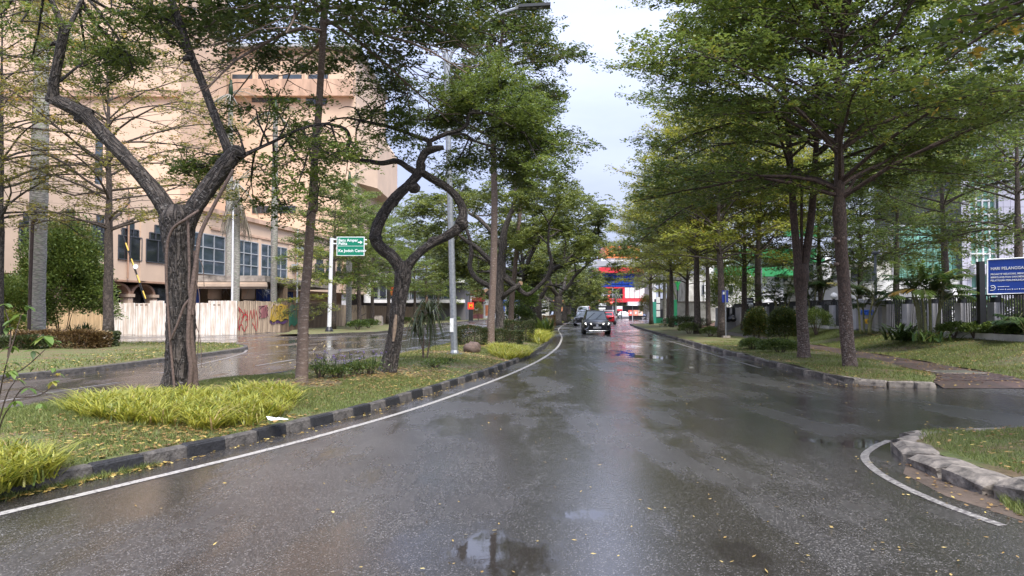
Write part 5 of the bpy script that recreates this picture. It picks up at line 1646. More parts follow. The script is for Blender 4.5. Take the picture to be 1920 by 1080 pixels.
for src, px, py, dy in ((l_r3[6], 500, 235, .1), (l_r3[10], 545, 215, .5), (l_r3[14], 500, 310, .8), (l_r3[12], 560, 300, .4), (l_r3[18], 590, 275, .2), (l_r3[5], 470, 340, .6), (l_right[-3], 400, 300, .9),
                        (l_right[-4], 375, 285, .5), (l_r3[2], 440, 235, .8), (l_r3[16], 600, 345, .6), (l_r3[20], 555, 360, .2), (l_r3[8], 480, 205, .9), (l_right[-7], 365, 320, .7), (l_r3[-4], 640, 300, .9), (l_r3[9], 520, 370, .6)):
    grow_to(src, px, py, Y1, b1, ends, rng, .022, 2, mb, L=.5, dy=dy)
g1 = feather_leaves(e_top + ends, 24000, rng, llen=.066, clump=.22, droop=.45)
T1 = tree('tree', 'stout old tree forking into a wide V, standing in the bed of yellow grass', b1, mb, g1, B_DARK, F_FEATH)
vb = [([(328, 740, 5, -.30), (316, 600, 5, -.28), (312, 480, 6, -.33), (322, 432, 6, -.36), (350, 410, 6, -.38), (372, 395, 5, -.2)]),
      ([(352, 742, 9, -.32), (358, 690, 9, -.34), (352, 640, 8, -.36), (358, 560, 9, -.34), (370, 470, 8, -.28), (378, 434, 8, -.22), (408, 372, 7, -.2), (438, 318, 6, -.18)]),
      ([(366, 744, 14, -.18), (364, 690, 13, -.22), (357, 620, 11, -.28), (362, 560, 11, -.27), (368, 500, 10, -.25), (366, 470, 9, -.26)]),
      ([(352, 405, 5, -.3), (353, 440, 5, -.34), (355, 500, 5, -.34), (354, 545, 4, -.35), (362, 590, 4, -.33)]),
      ([(318, 640, 4, -.34), (332, 610, 5, -.37), (345, 575, 5, -.36), (357, 560, 5, -.32)])]
DS[0] = 1.0
for i, pl in enumerate(vb):
    m_ = MB(); limb(m_, pl, Y1, (0, 0, 0), sides=7, noise=.12, seed=i); part('vine', m_, B_VINE, T1, True)
m_ = MB()
for i, pl in enumerate(([(366, 520, 1.5, -.3), (374, 560, 1.5, -.35), (372, 640, 1.5, -.36), (368, 690, 1.2, -.32)], [(368, 610, 1.5, -.3), (376, 640, 1.4, -.4), (378, 690, 1.2, -.4)], [(370, 480, 1.5, -.28), (380, 500, 1.2, -.32), (383, 540, 1.2, -.35)])):
    limb(m_, pl, Y1, (0, 0, 0), sides=4, noise=0)
part('aerial_root', m_, B_VINE, T1)

DS[0] = .84
# --- slim trunk with the dark high crown
b2 = G(565, 722, .2); Y2 = b2.y
def rel(pts, Y, base):
    s = []
    for q in pts:
        y = Y + (q[3] if len(q) > 3 else 0)
        p = P(q[0], q[1], y) - Vector(base); s.append((p.x, p.y, p.z, q[2]*.5*y/FPX*DS[0]))
    s = smooth_pts(s, 5); return s[:, :3], s[:, 3]
st = rel([(565, 724, 36), (566, 700, 28), (569, 600, 23), (578, 480, 20.5), (584, 400, 20), (587, 390, 22), (590, 300, 17), (598, 200, 15.5), (604, 100, 14.5), (607, 40, 17), (612, -40, 12), (618, -120, 12), (622, -180, 6)], Y2, b2)
rng2 = np.random.default_rng(9)
mb, cr_ = almond_tree(202, 10.2, .19, 6.9, 4.5, 6, 95000, k=6, elev=5, llen=.095, stems=[st], sz=.13, sx=.2, widest=.15, top=.6, thick=.22, prune=lambda p: (p[:, 0] > -2.5 + rng2.normal(0, .35, len(p))) & (p[:, 2] > 6.1 + .26*p[:, 1].clip(0) + .28*(p[:, 0] - 1.3).clip(0)))
T2 = tree('tree', 'slim smooth brown trunk with a dark spreading crown beside the yellow grass', b2, mb, cr_, B_SLIM, F_DEEP)

# --- the twisted tree
b3 = G(727, 700, .2); Y3 = b3.y; DS[0] = .63
rng = np.random.default_rng(303)
mb = MB()
limb(mb, [(724, 706, 66), (730, 685, 50), (738, 640, 45), (745, 590, 43), (751, 545, 44), (755, 510, 48), (757, 490, 30)], Y3, b3, sides=40, noise=.1, n=12, seed=1, ridge=.045)
limb(mb, [(757, 518, 38), (738, 485, 36), (712, 462, 34), (704, 442, 33), (712, 415, 32), (730, 385, 31), (748, 365, 32), (768, 345, 27), (786, 322, 28), (790, 305, 24)], Y3, b3, sides=20, noise=.13, seed=2, n=8, ridge=.04)
limb(mb, [(753, 515, 32), (778, 482, 27), (808, 458, 25), (838, 442, 26), (862, 424, 30), (868, 402, 27, .2), (862, 378, 24, .3), (842, 354, 22, .3), (812, 336, 22, .2), (788, 322, 24)], Y3, b3, sides=20, noise=.13, seed=3, n=8, ridge=.04)
for kx, ky, kd in ((704, 446, 40), (866, 418, 40), (776, 352, 34), (736, 378, 30), (812, 452, 28)):
    limb(mb, [(kx - 9, ky + 6, kd*.5), (kx - 3, ky + 2, kd), (kx + 4, ky - 2, kd), (kx + 9, ky - 6, kd*.5)], Y3, b3, sides=10, noise=.2, n=3, seed=kx)
c_ = limb(mb, [(788, 326, 30), (789, 303, 26), (798, 286, 24), (812, 280, 22), (832, 276, 12)], Y3, b3, sides=10, noise=.12, seed=4)
d_ = limb(mb, [(790, 328, 22), (768, 316, 18), (745, 302, 17), (716, 306, 15), (688, 302, 14), (659, 299, 13), (651, 281, 12), (656, 262, 11), (648, 243, 10), (630, 236, 8), (606, 232, 7), (590, 236, 5)], Y3, b3, sides=9, seed=5)
e_ = limb(mb, [(806, 282, 16), (803, 264, 16), (780, 256, 12), (758, 247, 11), (729, 238, 11), (695, 230, 9), (676, 226, 8), (648, 221, 6), (615, 226, 4)], Y3, b3, sides=8, seed=6)
f_ = limb(mb, [(803, 266, 14), (834, 252, 13), (860, 245, 12), (875, 234, 11), (878, 218, 9), (884, 212, 9), (920, 214, 8), (950, 232, 7), (985, 252, 5), (1015, 280, 3)], Y3, b3, sides=8, seed=7)
h_ = limb(mb, [(840, 252, 8), (872, 252, 7), (885, 262, 6), (905, 270, 6), (940, 282, 5), (975, 300, 3)], Y3, b3, sides=6, seed=8)
limb(mb, [(656, 420, 3), (676, 226, 3)][:0] or [(676, 226, 6), (668, 245, 5), (667, 270, 4), (660, 296, 4)], Y3, b3, sides=5, seed=9)
tw = []
for pl in ([(695, 230, 7), (700, 210, 6), (718, 196, 5), (746, 184, 4), (768, 170, 3), (755, 150, 2)], [(700, 212, 5), (690, 196, 4), (680, 186, 3), (664, 175, 2)], [(676, 226, 5), (668, 205, 4), (650, 200, 3), (635, 204, 2)],
           [(718, 196, 3), (714, 184, 2), (705, 170, 2), (690, 160, 1.5)], [(729, 190, 3), (726, 172, 2), (712, 150, 1.5), (700, 142, 1.5)], [(690, 230, 3), (704, 234, 3), (690, 248, 2), (678, 262, 2), (690, 280, 1.5), (705, 292, 1.5)],
           [(735, 188, 3), (745, 172, 2), (738, 158, 1.5)], [(800, 220, 5, .4), (815, 208, 4, .4), (826, 200, 3, .4)], [(652, 300, 3), (648, 330, 2), (636, 345, 1.5)], [(762, 247, 5), (764, 232, 4), (770, 222, 3)]):
    tw.append(limb(mb, pl, Y3, b3, sides=5, seed=len(tw), noise=0))
ends = []
for src, px, py, dy in ((f_[20], 905, 180, .4), (f_[25], 935, 165, .8), (f_[25], 870, 165, 1), (f_[30], 985, 195, .2), (f_[33], 960, 215, -.5), (f_[36], 1010, 230, .6), (f_[38], 1035, 270, .2), (f_[40], 1010, 305, -.3),
                        (f_[28], 930, 200, -.4), (h_[12], 915, 240, .5), (h_[16], 930, 300, .3), (h_[18], 960, 320, .7), (h_[-4], 985, 320, .2), (h_[-6], 950, 265, 1.0), (f_[18], 850, 200, .9), (f_[14], 835, 215, .4),
                        (tw[-1][-1], 765, 215, .3), (tw[-1][-1], 790, 225, .5), (tw[-1][-3], 755, 235, -.2), (e_[14], 740, 215, .2), (tw[0][-6], 760, 165, .4), (tw[0][-8], 735, 160, .3), (f_[22], 900, 145, .6), (f_[34], 1000, 265, .9), (h_[10], 880, 290, .8),
                        (f_[31], 975, 240, .9), (f_[24], 900, 205, .1), (h_[8], 860, 300, .5), (tw[7][-1], 850, 180, .2), (tw[7][-1], 820, 180, .8), (e_[-3], 610, 235, .2), (d_[-5], 640, 255, .3), (d_[-4], 590, 260, .2)):
    grow_to(src, px, py, Y3, b3, ends, rng, .022, 2, mb, L=.62, dy=dy)
g3 = feather_leaves(ends, 58000, rng, llen=.075, clump=.30, droop=.4)
T3 = tree('tree', 'twisted tree whose crooked boughs close into a diamond, beside the steel lamp pole', b3, mb, g3, B_DARK, F_FEATH)
m_ = MB(); limb(m_, [(743, 590, 9, -.165), (740, 615, 12, -.17), (737, 640, 7, -.175)], Y3, (0, 0, 0), sides=7, noise=.2); part('bare_wood', m_, mat('bare_wood', (.33, .24, .17), .8, var=.4, vscale=20), T3)

# --- tall slim trees further along the median
b4 = G(919, 648, .2); Y4 = b4.y; DS[0] = .66
st = rel([(919, 650, 34), (919, 630, 24), (923, 560, 20), (925, 500, 19), (927, 400, 18), (926, 320, 17), (925, 260, 16), (930, 180, 14), (938, 100, 10), (945, 30, 6)], Y4, b4)
mb, cr_ = almond_tree(404, 14, .19, 8.3, 3.8, 8, 46000, k=6, elev=24, llen=.12, stems=[st], sz=.13, sx=.22, widest=.35, top=.5)
T4 = tree('tree', 'tall slim pale trunk rising out of the clipped hedge, dark layered crown', b4, mb, cr_, B_SLIM, F_DEEP)
b6 = G(960, 618, .15); b6.y = 45.0; b6.x = XA(960, 45); Y6 = 45.0
st = rel([(958, 616, 17), (960, 560, 15), (966, 500, 13), (972, 430, 12), (978, 360, 11), (986, 300, 9), (992, 240, 7), (1000, 190, 5)], Y6, b6)
mb, cr_ = almond_tree(505, 15, .2, 9.0, 3.4, 6, 22000, k=5, elev=30, llen=.13, stems=[st], sz=.14, sx=.25, top=.5)
T6 = tree('tree', 'thin leaning tan trunk behind the clipped hedge, left of the white notice board', b6, mb, cr_, B_SLIM, F_DEEP)

# --- rain trees along the median
DS[0] = .7
b5 = Vector((XA(938, 42), 42, .2)); rng = np.random.default_rng(606); mb = MB()
limb(mb, [(940, 622, 34), (938, 600, 26), (934, 560, 25), (938, 510, 26), (942, 470, 22), (946, 430, 17), (958, 400, 13), (965, 375, 10), (966, 330, 7)], 42, b5, sides=14, noise=.12, seed=1)
q1 = limb(mb, [(936, 545, 16), (915, 535, 15), (893, 522, 14), (881, 500, 13), (884, 470, 12), (878, 440, 9), (868, 415, 6)], 42, b5, sides=9, seed=2)
q2 = limb(mb, [(938, 500, 16), (915, 485, 14), (895, 465, 13), (872, 450, 10), (850, 430, 7)], 42, b5, sides=9, seed=3)
q3 = limb(mb, [(944, 470, 14), (925, 440, 12), (900, 412, 11), (880, 400, 8)], 42, b5, sides=9, seed=4)
q4 = limb(mb, [(945, 520, 18), (970, 540, 14), (990, 552, 12), (1012, 535, 11), (1028, 515, 12), (1034, 490, 10), (1028, 460, 7), (1030, 420, 5)], 42, b5, sides=9, seed=5)
ends = []
for src, px, py, dy in ((q1[-1], 850, 385, 2), (q2[-1], 830, 400, 0), (q3[-1], 870, 360, 1), (q3[-3], 905, 365, -2), (q4[-1], 1040, 400, 1), (q4[-1], 1010, 385, -1), (q4[-4], 1060, 420, 2), (q1[-4], 860, 440, 1), (q4[-6], 1000, 430, 2), (q3[-2], 930, 350, 2), (q4[-2], 1075, 440, 2), (q2[-3], 850, 470, 2), (q4[-1], 1050, 380, -2), (q3[-3], 960, 390, 3)):
    grow_to(src, px, py, 42, b5, ends, rng, .05, 3, mb, L=1.2, dy=dy)
g5 = feather_leaves(ends, 80000, rng, llen=.13, clump=.5, droop=.35)
T5 = tree('tree', 'dark thick looping rain tree just behind the hedge on the median', b5, mb, g5, B_DARK, F_RAIN)
for kx, ky in ((912, 545), (976, 531)):
    q = P(kx, ky, 41.6); m_ = MB(); m_.obox(q, (1, 0, .1), (0, 1, 0), (-.1, 0, 1), .16, .10, .17)
    m_ = MB(); m_.tube([P(938, 560, 42), P((938*.5 + kx*.5), ky + 14, 41.9), q + Vector((0, .04, -.02))], [.16, .14, .13], 10); part('sawn_bough', m_, B_DARK, T5, True)
    m_ = MB(); m_.tube([q + Vector((0, .05, 0)), q + Vector((0, -.01, 0))], .125, 12); part('sawn_end', m_, mat('sawn_wood', (.42, .27, .16), .8, var=.3, vscale=20), T5)

RG = 'rain trees lined along the median'
mbr, crr = rain_tree(71, 3.2, .45, 8.5, 9, 62000, llen=.17)
mbs, crs = rain_tree(72, 2.6, .42, 8.0, 9, 62000, lean=(.12, 0), llen=.17)
medtrees = [(990, 54, mbr, crr, .95, 'broad rain tree with a thick double trunk, in front of the white notice board'), (1008, 58, mbs, crs, .9, 'rain tree with a pale thick trunk next to the brown box hedge'),
            (1045, 76, mbr, crr, .95, 'rain tree behind the brown box hedge on the median'), (1058, 90, mbs, crs, .8, 'rain tree at the bend of the median, above the low yellow shrubs'),
            (1066, 108, mbr, crr, .72, 'farther rain tree reaching over the queue of traffic'), (1080, 128, mbs, crs, .7, 'leaning rain tree at the far end of the median before the shops')]
for i, (px, Y, m_, c_m, sc, lb) in enumerate(medtrees):
    base = (XA(px, Y), Y, .15)
    if i < 2:
        t = tree('rain_tree', lb, base, m_, c_m, B_DARK, F_RAIN, RG)
        t.rotation_euler = (0, 0, i*1.3); t.scale = (sc,)*3
        if i == 0: RT0 = t
        else: RT1 = t
    else:
        t = copy_tree(RT0 if i % 2 == 0 else RT1, base, i*2.1, lb, sc)

# --- right-hand side: large layered trees on the verge
c1 = G(1592, 690, .15); YR = c1.y; DS[0] = .78
st = rel([(1595, 700, 44), (1593, 680, 36), (1589, 640, 32), (1584, 560, 30), (1578, 480, 29), (1576, 440, 29), (1574, 400, 33), (1575, 370, 25), (1573, 300, 22), (1572, 200, 17), (1576, 100, 11), (1580, 20, 7), (1580, -60, 4)], YR, c1)
mb, cr_ = almond_tree(811, 11.2, .2, 4.5, 7.0, 8, 150000, k=7, elev=27, llen=.095, stems=[st], sz=.10, sx=.18, widest=.22, top=.45, subs=8, wob=.09)
RT_1 = tree('tree', 'large layered tree whose straight dark trunk stands closest to the brick footpath', c1, mb, cr_, B_RED, F_MID, 'trees on the right verge')
for kx, ky in ((1573, 452), (1582, 446), (1571, 495), (1566, 447)):
    q = P(kx, ky, YR - .165); m_ = MB(); m_.tube([q + Vector((0, .12, 0)), q, q + Vector((0, -.012, 0))], [.05, .04, .02], 10); part('knot', m_, mat('knot_wood', (.16, .115, .09), .8), RT_1)
c2 = G(1507, 672, .15); YR2 = c2.y
s0 = rel([(1508, 678, 38), (1507, 655, 29), (1504, 600, 26), (1502, 550, 27), (1502, 515, 36), (1502, 495, 30)], YR2, c2)
s1 = rel([(1499, 515, 22), (1493, 460, 19), (1488, 400, 17), (1484, 340, 15), (1478, 250, 12), (1470, 150, 8), (1465, 60, 4)], YR2, c2)
s2 = rel([(1506, 515, 22), (1514, 460, 19), (1522, 400, 17), (1526, 340, 15), (1532, 250, 12), (1540, 150, 8), (1545, 80, 4)], YR2, c2)
s3 = rel([(1502, 510, 9), (1503, 460, 8), (1503, 400, 7), (1504, 330, 5)], YR2, c2)
mb = MB(); mb.tube(s0[0], s0[1], 14, noise=.07); mb.tube(s3[0], s3[1], 8)
mb, cr_ = almond_tree(822, 11.0, .2, 5.2, 6.4, 7, 105000, k=7, elev=27, llen=.105, stems=[s1, s2], sz=.10, sx=.2, top=.45, tmb=mb)
RT_2 = tree('tree', 'large layered tree whose trunk splits into two upright stems, right of the round bushes', c2, mb, cr_, B_RED, F_MID, 'trees on the right verge')

mbA, crA = almond_tree(831, 11.6, .19, 4.4, 6.2, 7, 40000, k=6, elev=36, llen=.14, sz=.10, sx=.24, top=.4, tint_shift=.02)
mbB, crB = almond_tree(832, 12.2, .195, 4.8, 6.6, 7, 40000, k=6, elev=37, llen=.14, sz=.10, sx=.24, top=.45, tint_shift=.04)
row = [(1353, 40.5, 'lime-leaved tree just behind the blue bus stop sign', 0), (1307, 46.5, 'lime-leaved tree with whitewashed foot by the low round shrubs on the kerb', 1), (1395, 50, 'slender lime-leaved tree by the white arrow sign', 0),
       (1329, 60, 'lime-leaved tree before the white house wall', 1), (1424, 45, 'dark lime-leaved tree beside the globe lamp on the green gate', 1), (1288, 68, 'lime-leaved tree before the plain white boundary wall', 0),
       (1259, 66, 'lime-leaved tree next to the green gate on the right kerb', 1), (1221, 80, 'outermost lime-leaved tree where the side parking opens', 0), (1252, 92, 'lime-leaved tree behind the green gatepost', 1), (1236, 112, 'farthest lime-leaved tree on the right side by the shops', 0)]
pr = {}
for i, (px, Y, lb, kd) in enumerate(row):
    base = (XA(px, Y), Y, .15 if px < 1390 else .3)
    if kd not in pr:
        pr[kd] = tree('tree', lb, base, *( (mbA, crA) if kd == 0 else (mbB, crB) ), B_ROW, F_LIME, 'lime-leaved street trees on the right'); t = pr[kd]
    else:
        t = copy_tree(pr[kd], base, 0, lb)
    t.rotation_euler = (0, 0, i*1.9 + .4); t.scale = (random.uniform(.92, 1.05),)*3
# beyond the railing
mbC, crC = almond_tree(841, 10.5, .18, 4.3, 6.0, 6, 38000, k=6, elev=25, llen=.13, sz=.10, sx=.24, top=.5)
t0 = tree('tree', 'layered tree behind the railing, in front of the teal curtain wall', (XA(1776, 35), 35, .66), mbC, crC, B_ROW, F_MID, 'trees behind the railing')
copy_tree(t0, (XA(1612, 46), 46, .66), 2.0, 'low-forking layered tree behind the grey name wall', .92)
copy_tree(t0, (XA(1912, 29.5), 29.5, .66), 4.1, 'layered tree rising behind the blue banner', .95)
copy_tree(t0, (XA(1680, 43), 43, .66), 3.0, 'layered tree behind the slim dark grey lamp post', 1.0)
copy_tree(t0, (XA(1540, 47), 47, .66), 5.2, 'layered tree behind the railing, seen left of the straight dark trunk', .95)
# overhanging tree of the near island
mb, cr_ = almond_tree(851, 8.8, .22, 5.7, 5.4, 4, 17000, k=7, elev=4, llen=.15, sz=.16, sx=.22, top=.8, wob=.07)
tree('tree', 'tree of the near grassy island, its broad leaves hanging into the top right corner', (8.6, 7.7, .15), mb, cr_, B_RED, F_NEAR)

# --- left side: airy trees on the island and dark rows along the hoarding
mbL, crL = almond_tree(861, 13.2, .2, 5.0, 6.8, 9, 26000, k=6, elev=24, llen=.12, sz=.06, sx=.2, top=.5, tint_shift=.1)
tl = tree('tree', 'airy gold-leaved tree on the far grass island, trunk beside the bronze hedge', (XA(204, 31.5), 31.5, .15), mbL, crL, B_ROW, F_OLIVE, 'airy trees on the left island')
mbM, crM = almond_tree(862, 14.5, .2, 5.6, 6.4, 9, 24000, k=6, elev=28, llen=.12, sz=.06, sx=.2, top=.5, tint_shift=.05)
tree('tree', 'airy gold-leaved tree at the left edge of the view', (XA(-2, 32), 32, .15), mbM, crM, B_DARK, F_OLIVE, 'airy trees on the left island')
mbN, crN = almond_tree(871, 11.0, .19, 3.9, 4.6, 7, 30000, k=6, elev=20, llen=.14, sz=.10, sx=.24, top=.5)
mbO, crO = almond_tree(872, 11.5, .19, 4.4, 4.4, 7, 28000, k=6, elev=22, llen=.14, sz=.10, sx=.24, top=.5)
strip_t = [(625, 60, 'layered tree right behind the white post of the green road sign'), (674, 67, 'dark slim layered tree under the green road sign'), (699, 78, 'layered tree left of the twisted trunk, by the low concrete block'),
           (727, 84, 'layered tree hidden partly by the twisted trunk'), (778, 93, 'layered tree right of the twisted trunk, before the shop glass'), (799, 101, 'layered tree by the end of the shop glass'), (821, 110, 'layered tree just left of the steel lamp pole'),
           (862, 118, 'layered tree before the dark red food stall'), (880, 130, 'layered tree right of the dark red food stall'), (902, 146, 'layered tree beyond the food stall, by the poster'), (838, 123, 'layered tree behind the steel lamp pole')]
pn = {}
for i, (px, Y, lb) in enumerate(strip_t):
    kd = i % 2
    base = (XA(px, Y), Y, .15)
    if kd not in pn:
        pn[kd] = t = tree('tree', lb, base, *((mbN, crN) if kd == 0 else (mbO, crO)), B_ROW, F_MID, 'layered trees along the hoarding')
    else:
        t = copy_tree(pn[kd], base, 0, lb)
    t.rotation_euler = (0, 0, i*2.2); t.scale = (random.uniform(.95, 1.1),)*3
# background trees that close the gaps
for i, (px, Y, lb) in enumerate([(1040, 170, 'hazy tree behind the far shops, left'), (985, 178, 'hazy tree beyond the far carriageway'), (930, 172, 'hazy tree at the far end of the left carriageway')]):
    copy_tree(RT0, (XA(px, Y), Y, 0), i*1.7, lb, 1.15)
# low branches of the slim young tree before the sign
mb, cr_ = almond_tree(881, 4.6, .05, 1.9, 2.1, 4, 5200, k=4, elev=6, llen=.10, sz=.05, sx=.16, top=.5)
tree('sapling', 'young tree with flat low sprays left of the green road sign', (XA(572, 40), 40, .1), mb, cr_, B_ROW, F_LIME)

# --- palms
palm('palm_tree', 'thick grey royal palm trunk behind the dense green bush', (XA(69, 38), 38, 0), 17, .40, lm=F_PALM, tm=B_PALM, seed=1, L=3.4)
pA = palm('palm_tree', 'palm with a grey skirt of dead hanging fronds above the hoarding', (XA(441, 56), 56, 0), 11.2, .30, lm=F_PALM, tm=B_PALM, seed=2, nf=12, L=3.6, shaft=False)
rng = np.random.default_rng(5)
skp = []
for i in range(34):
    az = rng.uniform(0, 6.28); top_ = np.array([pA.location.x, 56, 10.6 - rng.uniform(0, 1.2)])
    p, Q = frond(rng, top_, az, rng.uniform(2.2, 3.4), -.6, 2.6, nl=18, ll=.45, width=.05, vee=1.0)
    skp.append(Q)
Q = np.concatenate(skp); me = poly_mesh('dead_fronds', Q.reshape(-1, 3) - np.array(pA.location), 4, rng.uniform(0, 1, len(Q)))
o = link('dead_fronds', me, F_DEAD, pA); o['kind'] = 'stuff'
palm('palm_tree', 'palm with a bare grey trunk in front of the big gridded windows', (XA(513, 60), 60, 0), 17.0, .26, lm=F_PALM, tm=B_PALM, seed=3, L=3.0)
palm('palm_tree', 'tall palm before the upper tan storeys', (XA(428, 70), 70, 0), 21.5, .3, lm=F_PALM, tm=B_PALM, seed=4, L=3.6, e_range=(-.9, 1.0))
palm('palm_tree', 'palm trunk mottled grey beneath the green road sign', (XA(654, 72), 72, 0), 13.5, .28, lm=F_PALM, tm=B_PALM, seed=6, L=3.0)
palm('palm_tree', 'dark drooping palm beside the green gate on the right kerb', (XA(1246, 84), 84, .1), 4.8, .2, lm=F_PALM, tm=B_PALM, seed=7, nf=16, L=3.2, e_range=(-.7, 1.0))
palm('palm_tree', 'small palm with lanterns at its side in front of the far red shop', (XA(1155, 150), 150, .1), 4.6, .2, lm=F_PALM, tm=B_PALM, seed=8, nf=12, L=2.4)

def areca(name, label, base, n, H, L, seed, lm, nfr=5):
    rng = np.random.default_rng(seed)
    t = thing(name, label, 'palm', base)
    b = np.array(base)
    for i in range(n):
        az = 6.28*i/n + rng.uniform(-.3, .3); ro = rng.uniform(.12, .4)
        h = H*rng.uniform(.7, 1.1); ln = rng.uniform(.08, .25)
        s = smooth_pts([(b[0]+math.cos(az)*ro, b[1]+math.sin(az)*ro, b[2]), (b[0]+math.cos(az)*(ro+ln*.5), b[1]+math.sin(az)*(ro+ln*.5), b[2]+h*.6), (b[0]+math.cos(az)*(ro+ln*1.4), b[1]+math.sin(az)*(ro+ln*1.4), b[2]+h)], 5)
        mb = MB(); mb.tube(s, np.linspace(.05, .035, len(s)), 7)
        part('stem', mb, mat_areca, t, True)
        for j in range(nfr):
            a2 = az + j*2.399 + rng.uniform(-.4, .4)
            p, Q = frond(rng, s[-1], a2, L*rng.uniform(.75, 1.1), rng.uniform(.75, 1.45), 1.45, nl=34, ll=.5, width=.06, vee=.35)
            me = poly_mesh('frond', Q.reshape(-1, 3) - b, 4, np.full(len(Q), np.clip(rng.normal(.5, .25), 0, .93)))
            o = link('frond', me, lm, t)
            mb = MB(); mb.tube(p, np.linspace(.016, .004, 9), 4); part('midrib', mb, mat_areca, o)
    return t
mat_areca = mat('areca_cane', (.20, .20, .085), .5, var=.4, vscale=14)
areca('areca_palm', 'clump of areca palm canes with a fan of fronds before the railing', (XA(1745, 26), 26, .62), 7, 1.65, 1.55, 21, F_PALMY)
areca('areca_palm', 'areca clump drooping over the grey name wall', (XA(1622, 31.5), 31.5, .62), 4, 1.4, 1.5, 22, F_PALM)
areca('areca_palm', 'low areca fronds at the right edge below the blue banner', (XA(1925, 23), 23, .6), 3, .45, 1.0, 23, F_PALM)
areca('areca_palm', 'areca clump with pale canes behind the railing, by the globe lamp', (XA(1528, 40), 40, .62), 6, 2.0, 2.2, 24, F_PALM)
areca('areca_palm', 'areca clump in the shade between the double trunk and the round bushes', (XA(1462, 44), 44, .62), 5, 1.6, 2.2, 25, F_PALM)

# ------------------------------------------------------------------ shrubs, hedges, beds, lawns
def shrub(name, label, c, rad, n, llen, lm, seed, cat='shrub', group=None, lump=.2, tint_mu=.5, width=.5, shell=.45, k=7, ragged=.12):
    """c: foot of the shrub; rad: half sizes"""
    rng = np.random.default_rng(seed)
    t = thing(name, label, cat, c, group)
    me = blob_leaves('foliage', (0, 0, rad[2]*.95), rad, n, rng, llen, lump, shell, tint_mu, width=width, k=k, ragged=ragged)
    link('foliage', me, lm, t)
    mb = MB()
    for i in range(6):
        a = rng.uniform(0, 6.28); e = (math.cos(a)*rad[0]*.5, math.sin(a)*rad[1]*.5, rad[2]*1.2)
        mb.tube(smooth_pts([(e[0]*.1, e[1]*.1, -.05), (e[0]*.5, e[1]*.4, rad[2]*.6), e], 3), np.linspace(.03, .008, 7), 5)
    me = mb.mesh('stems'); link('stems', me, B_TWIG, t)
    return t
def hedge(name, label, c, size, n, llen, lm, seed, rz=0.0, cat='hedge'):
    rng = np.random.default_rng(seed)
    t = thing(name, label, cat, c)
    sx, sy, sz = size
    f = rng.integers(0, 5, n)
    u, v = rng.uniform(-1, 1, n), rng.uniform(-1, 1, n)
    dpt = 1 - rng.exponential(.10, n).clip(0, .7)
    x = np.where(f == 0, dpt, np.where(f == 1, -dpt, u)); y = np.where(f == 2, dpt, np.where(f == 3, -dpt, np.where(f < 2, u, v))); z = np.where(f == 4, dpt, v)
    pos = np.stack([x*sx/2, y*sy/2, (z*.5+.5)*sz], 1)
    pos += .05*np.sin(pos[:, [1, 2, 0]]*5 + seed) + rng.normal(0, .025, pos.shape)
    ax = np.stack([x, y, z*.6+.4], 1)
    link('foliage', leaf_mesh('foliage', pos, llen, llen*.55, rng, tilt=.9, axis=ax, tint=np.clip(rng.normal(.5, .25, n), 0, 1)), lm, t)
    mb = MB()
    for i in range(10):
        a, b = rng.uniform(-.42, .42)*sx, rng.uniform(-.42, .42)*sy
        mb.tube([(a, b, -.05), (a*1.05, b*1.05, sz*.9)], [.025, .008], 5)
    link('stems', mb.mesh('stems'), B_TWIG, t)
    t.rotation_euler = (0, 0, rz)
    return t

shrub('bush', 'big dense bright green bush before the tan building', at(118, 44, -.4), (2.35, 2.1, 3.1), 50000, .17, F_BUSH, 1, 'bush', lump=.4, k=12, shell=.4, ragged=.3, tint_mu=.55)
shrub('bush', 'paler spreading bush at the left edge under the palm', at(25, 42, -.2), (1.9, 1.6, 1.7), 14000, .15, F_BUSH, 2, 'bush', lump=.45, tint_mu=.6, k=10)
shrub('bush', 'golden-green strappy bush at the far left edge', at(6, 36, .1), (1.0, .9, .75), 2600, .2, F_LIME, 3, 'bush', width=.25)
hedge('hedge', 'bronze-leaved low hedge on the left island', at(118, 28.5, .1), (3.1, 1.2, .72), 9000, .10, F_BROWN, 4)
hedge('hedge', 'ragged green low hedge next to the bronze one on the left island', at(181, 29.6, .1), (1.25, 1.1, .62), 3600, .10, F_HEDGE, 5)
hedge('hedge', 'ragged olive low hedge at the left edge of the island', at(32, 27.2, .1), (1.6, 1.0, .55), 3600, .10, F_HEDGE, 6)
def strap_plant(name, label, c, n, h, width, lm, seed, arch=.6, lean=.8, cat='plant', spread=.12):
    rng = np.random.default_rng(seed)
    t = thing(name, label, cat, c)
    base = np.stack([rng.normal(0, spread, n), rng.normal(0, spread, n), np.zeros(n)], 1)
    link('leaves', blades('leaves', base, h, rng, width, arch, lean=lean), lm, t)
    return t
strap_plant('strap_plant', 'dark strap-leaved plant at the foot of the white hoarding', at(157, 47, .0), 80, 1.1, .08, F_PALM, 7, spread=.3)
strap_plant('spider_lily', 'spider lily with long arching leaves beside the areca canes', at(1692, 27.5, .52), 90, .95, .075, F_PALM, 8, arch=.8, lean=1.3, spread=.22)
strap_plant('strap_plant', 'dark low strap plant at the foot of the areca canes', at(1745, 25.2, .58), 60, .5, .06, F_PALM, 9, arch=.6, lean=.9, spread=.3)
strap_plant('agave', 'upright green sword-leaved plant beside the kerb at the bend', at(1027, 42, .2), 40, 1.1, .16, F_PALM, 10, arch=.3, lean=.6)
strap_plant('agave', 'grey-green sword-leaved plant behind the yellow shrub at the bend', at(1012, 50, .2), 36, .9, .16, F_BUSH, 11, arch=.3, lean=.7)
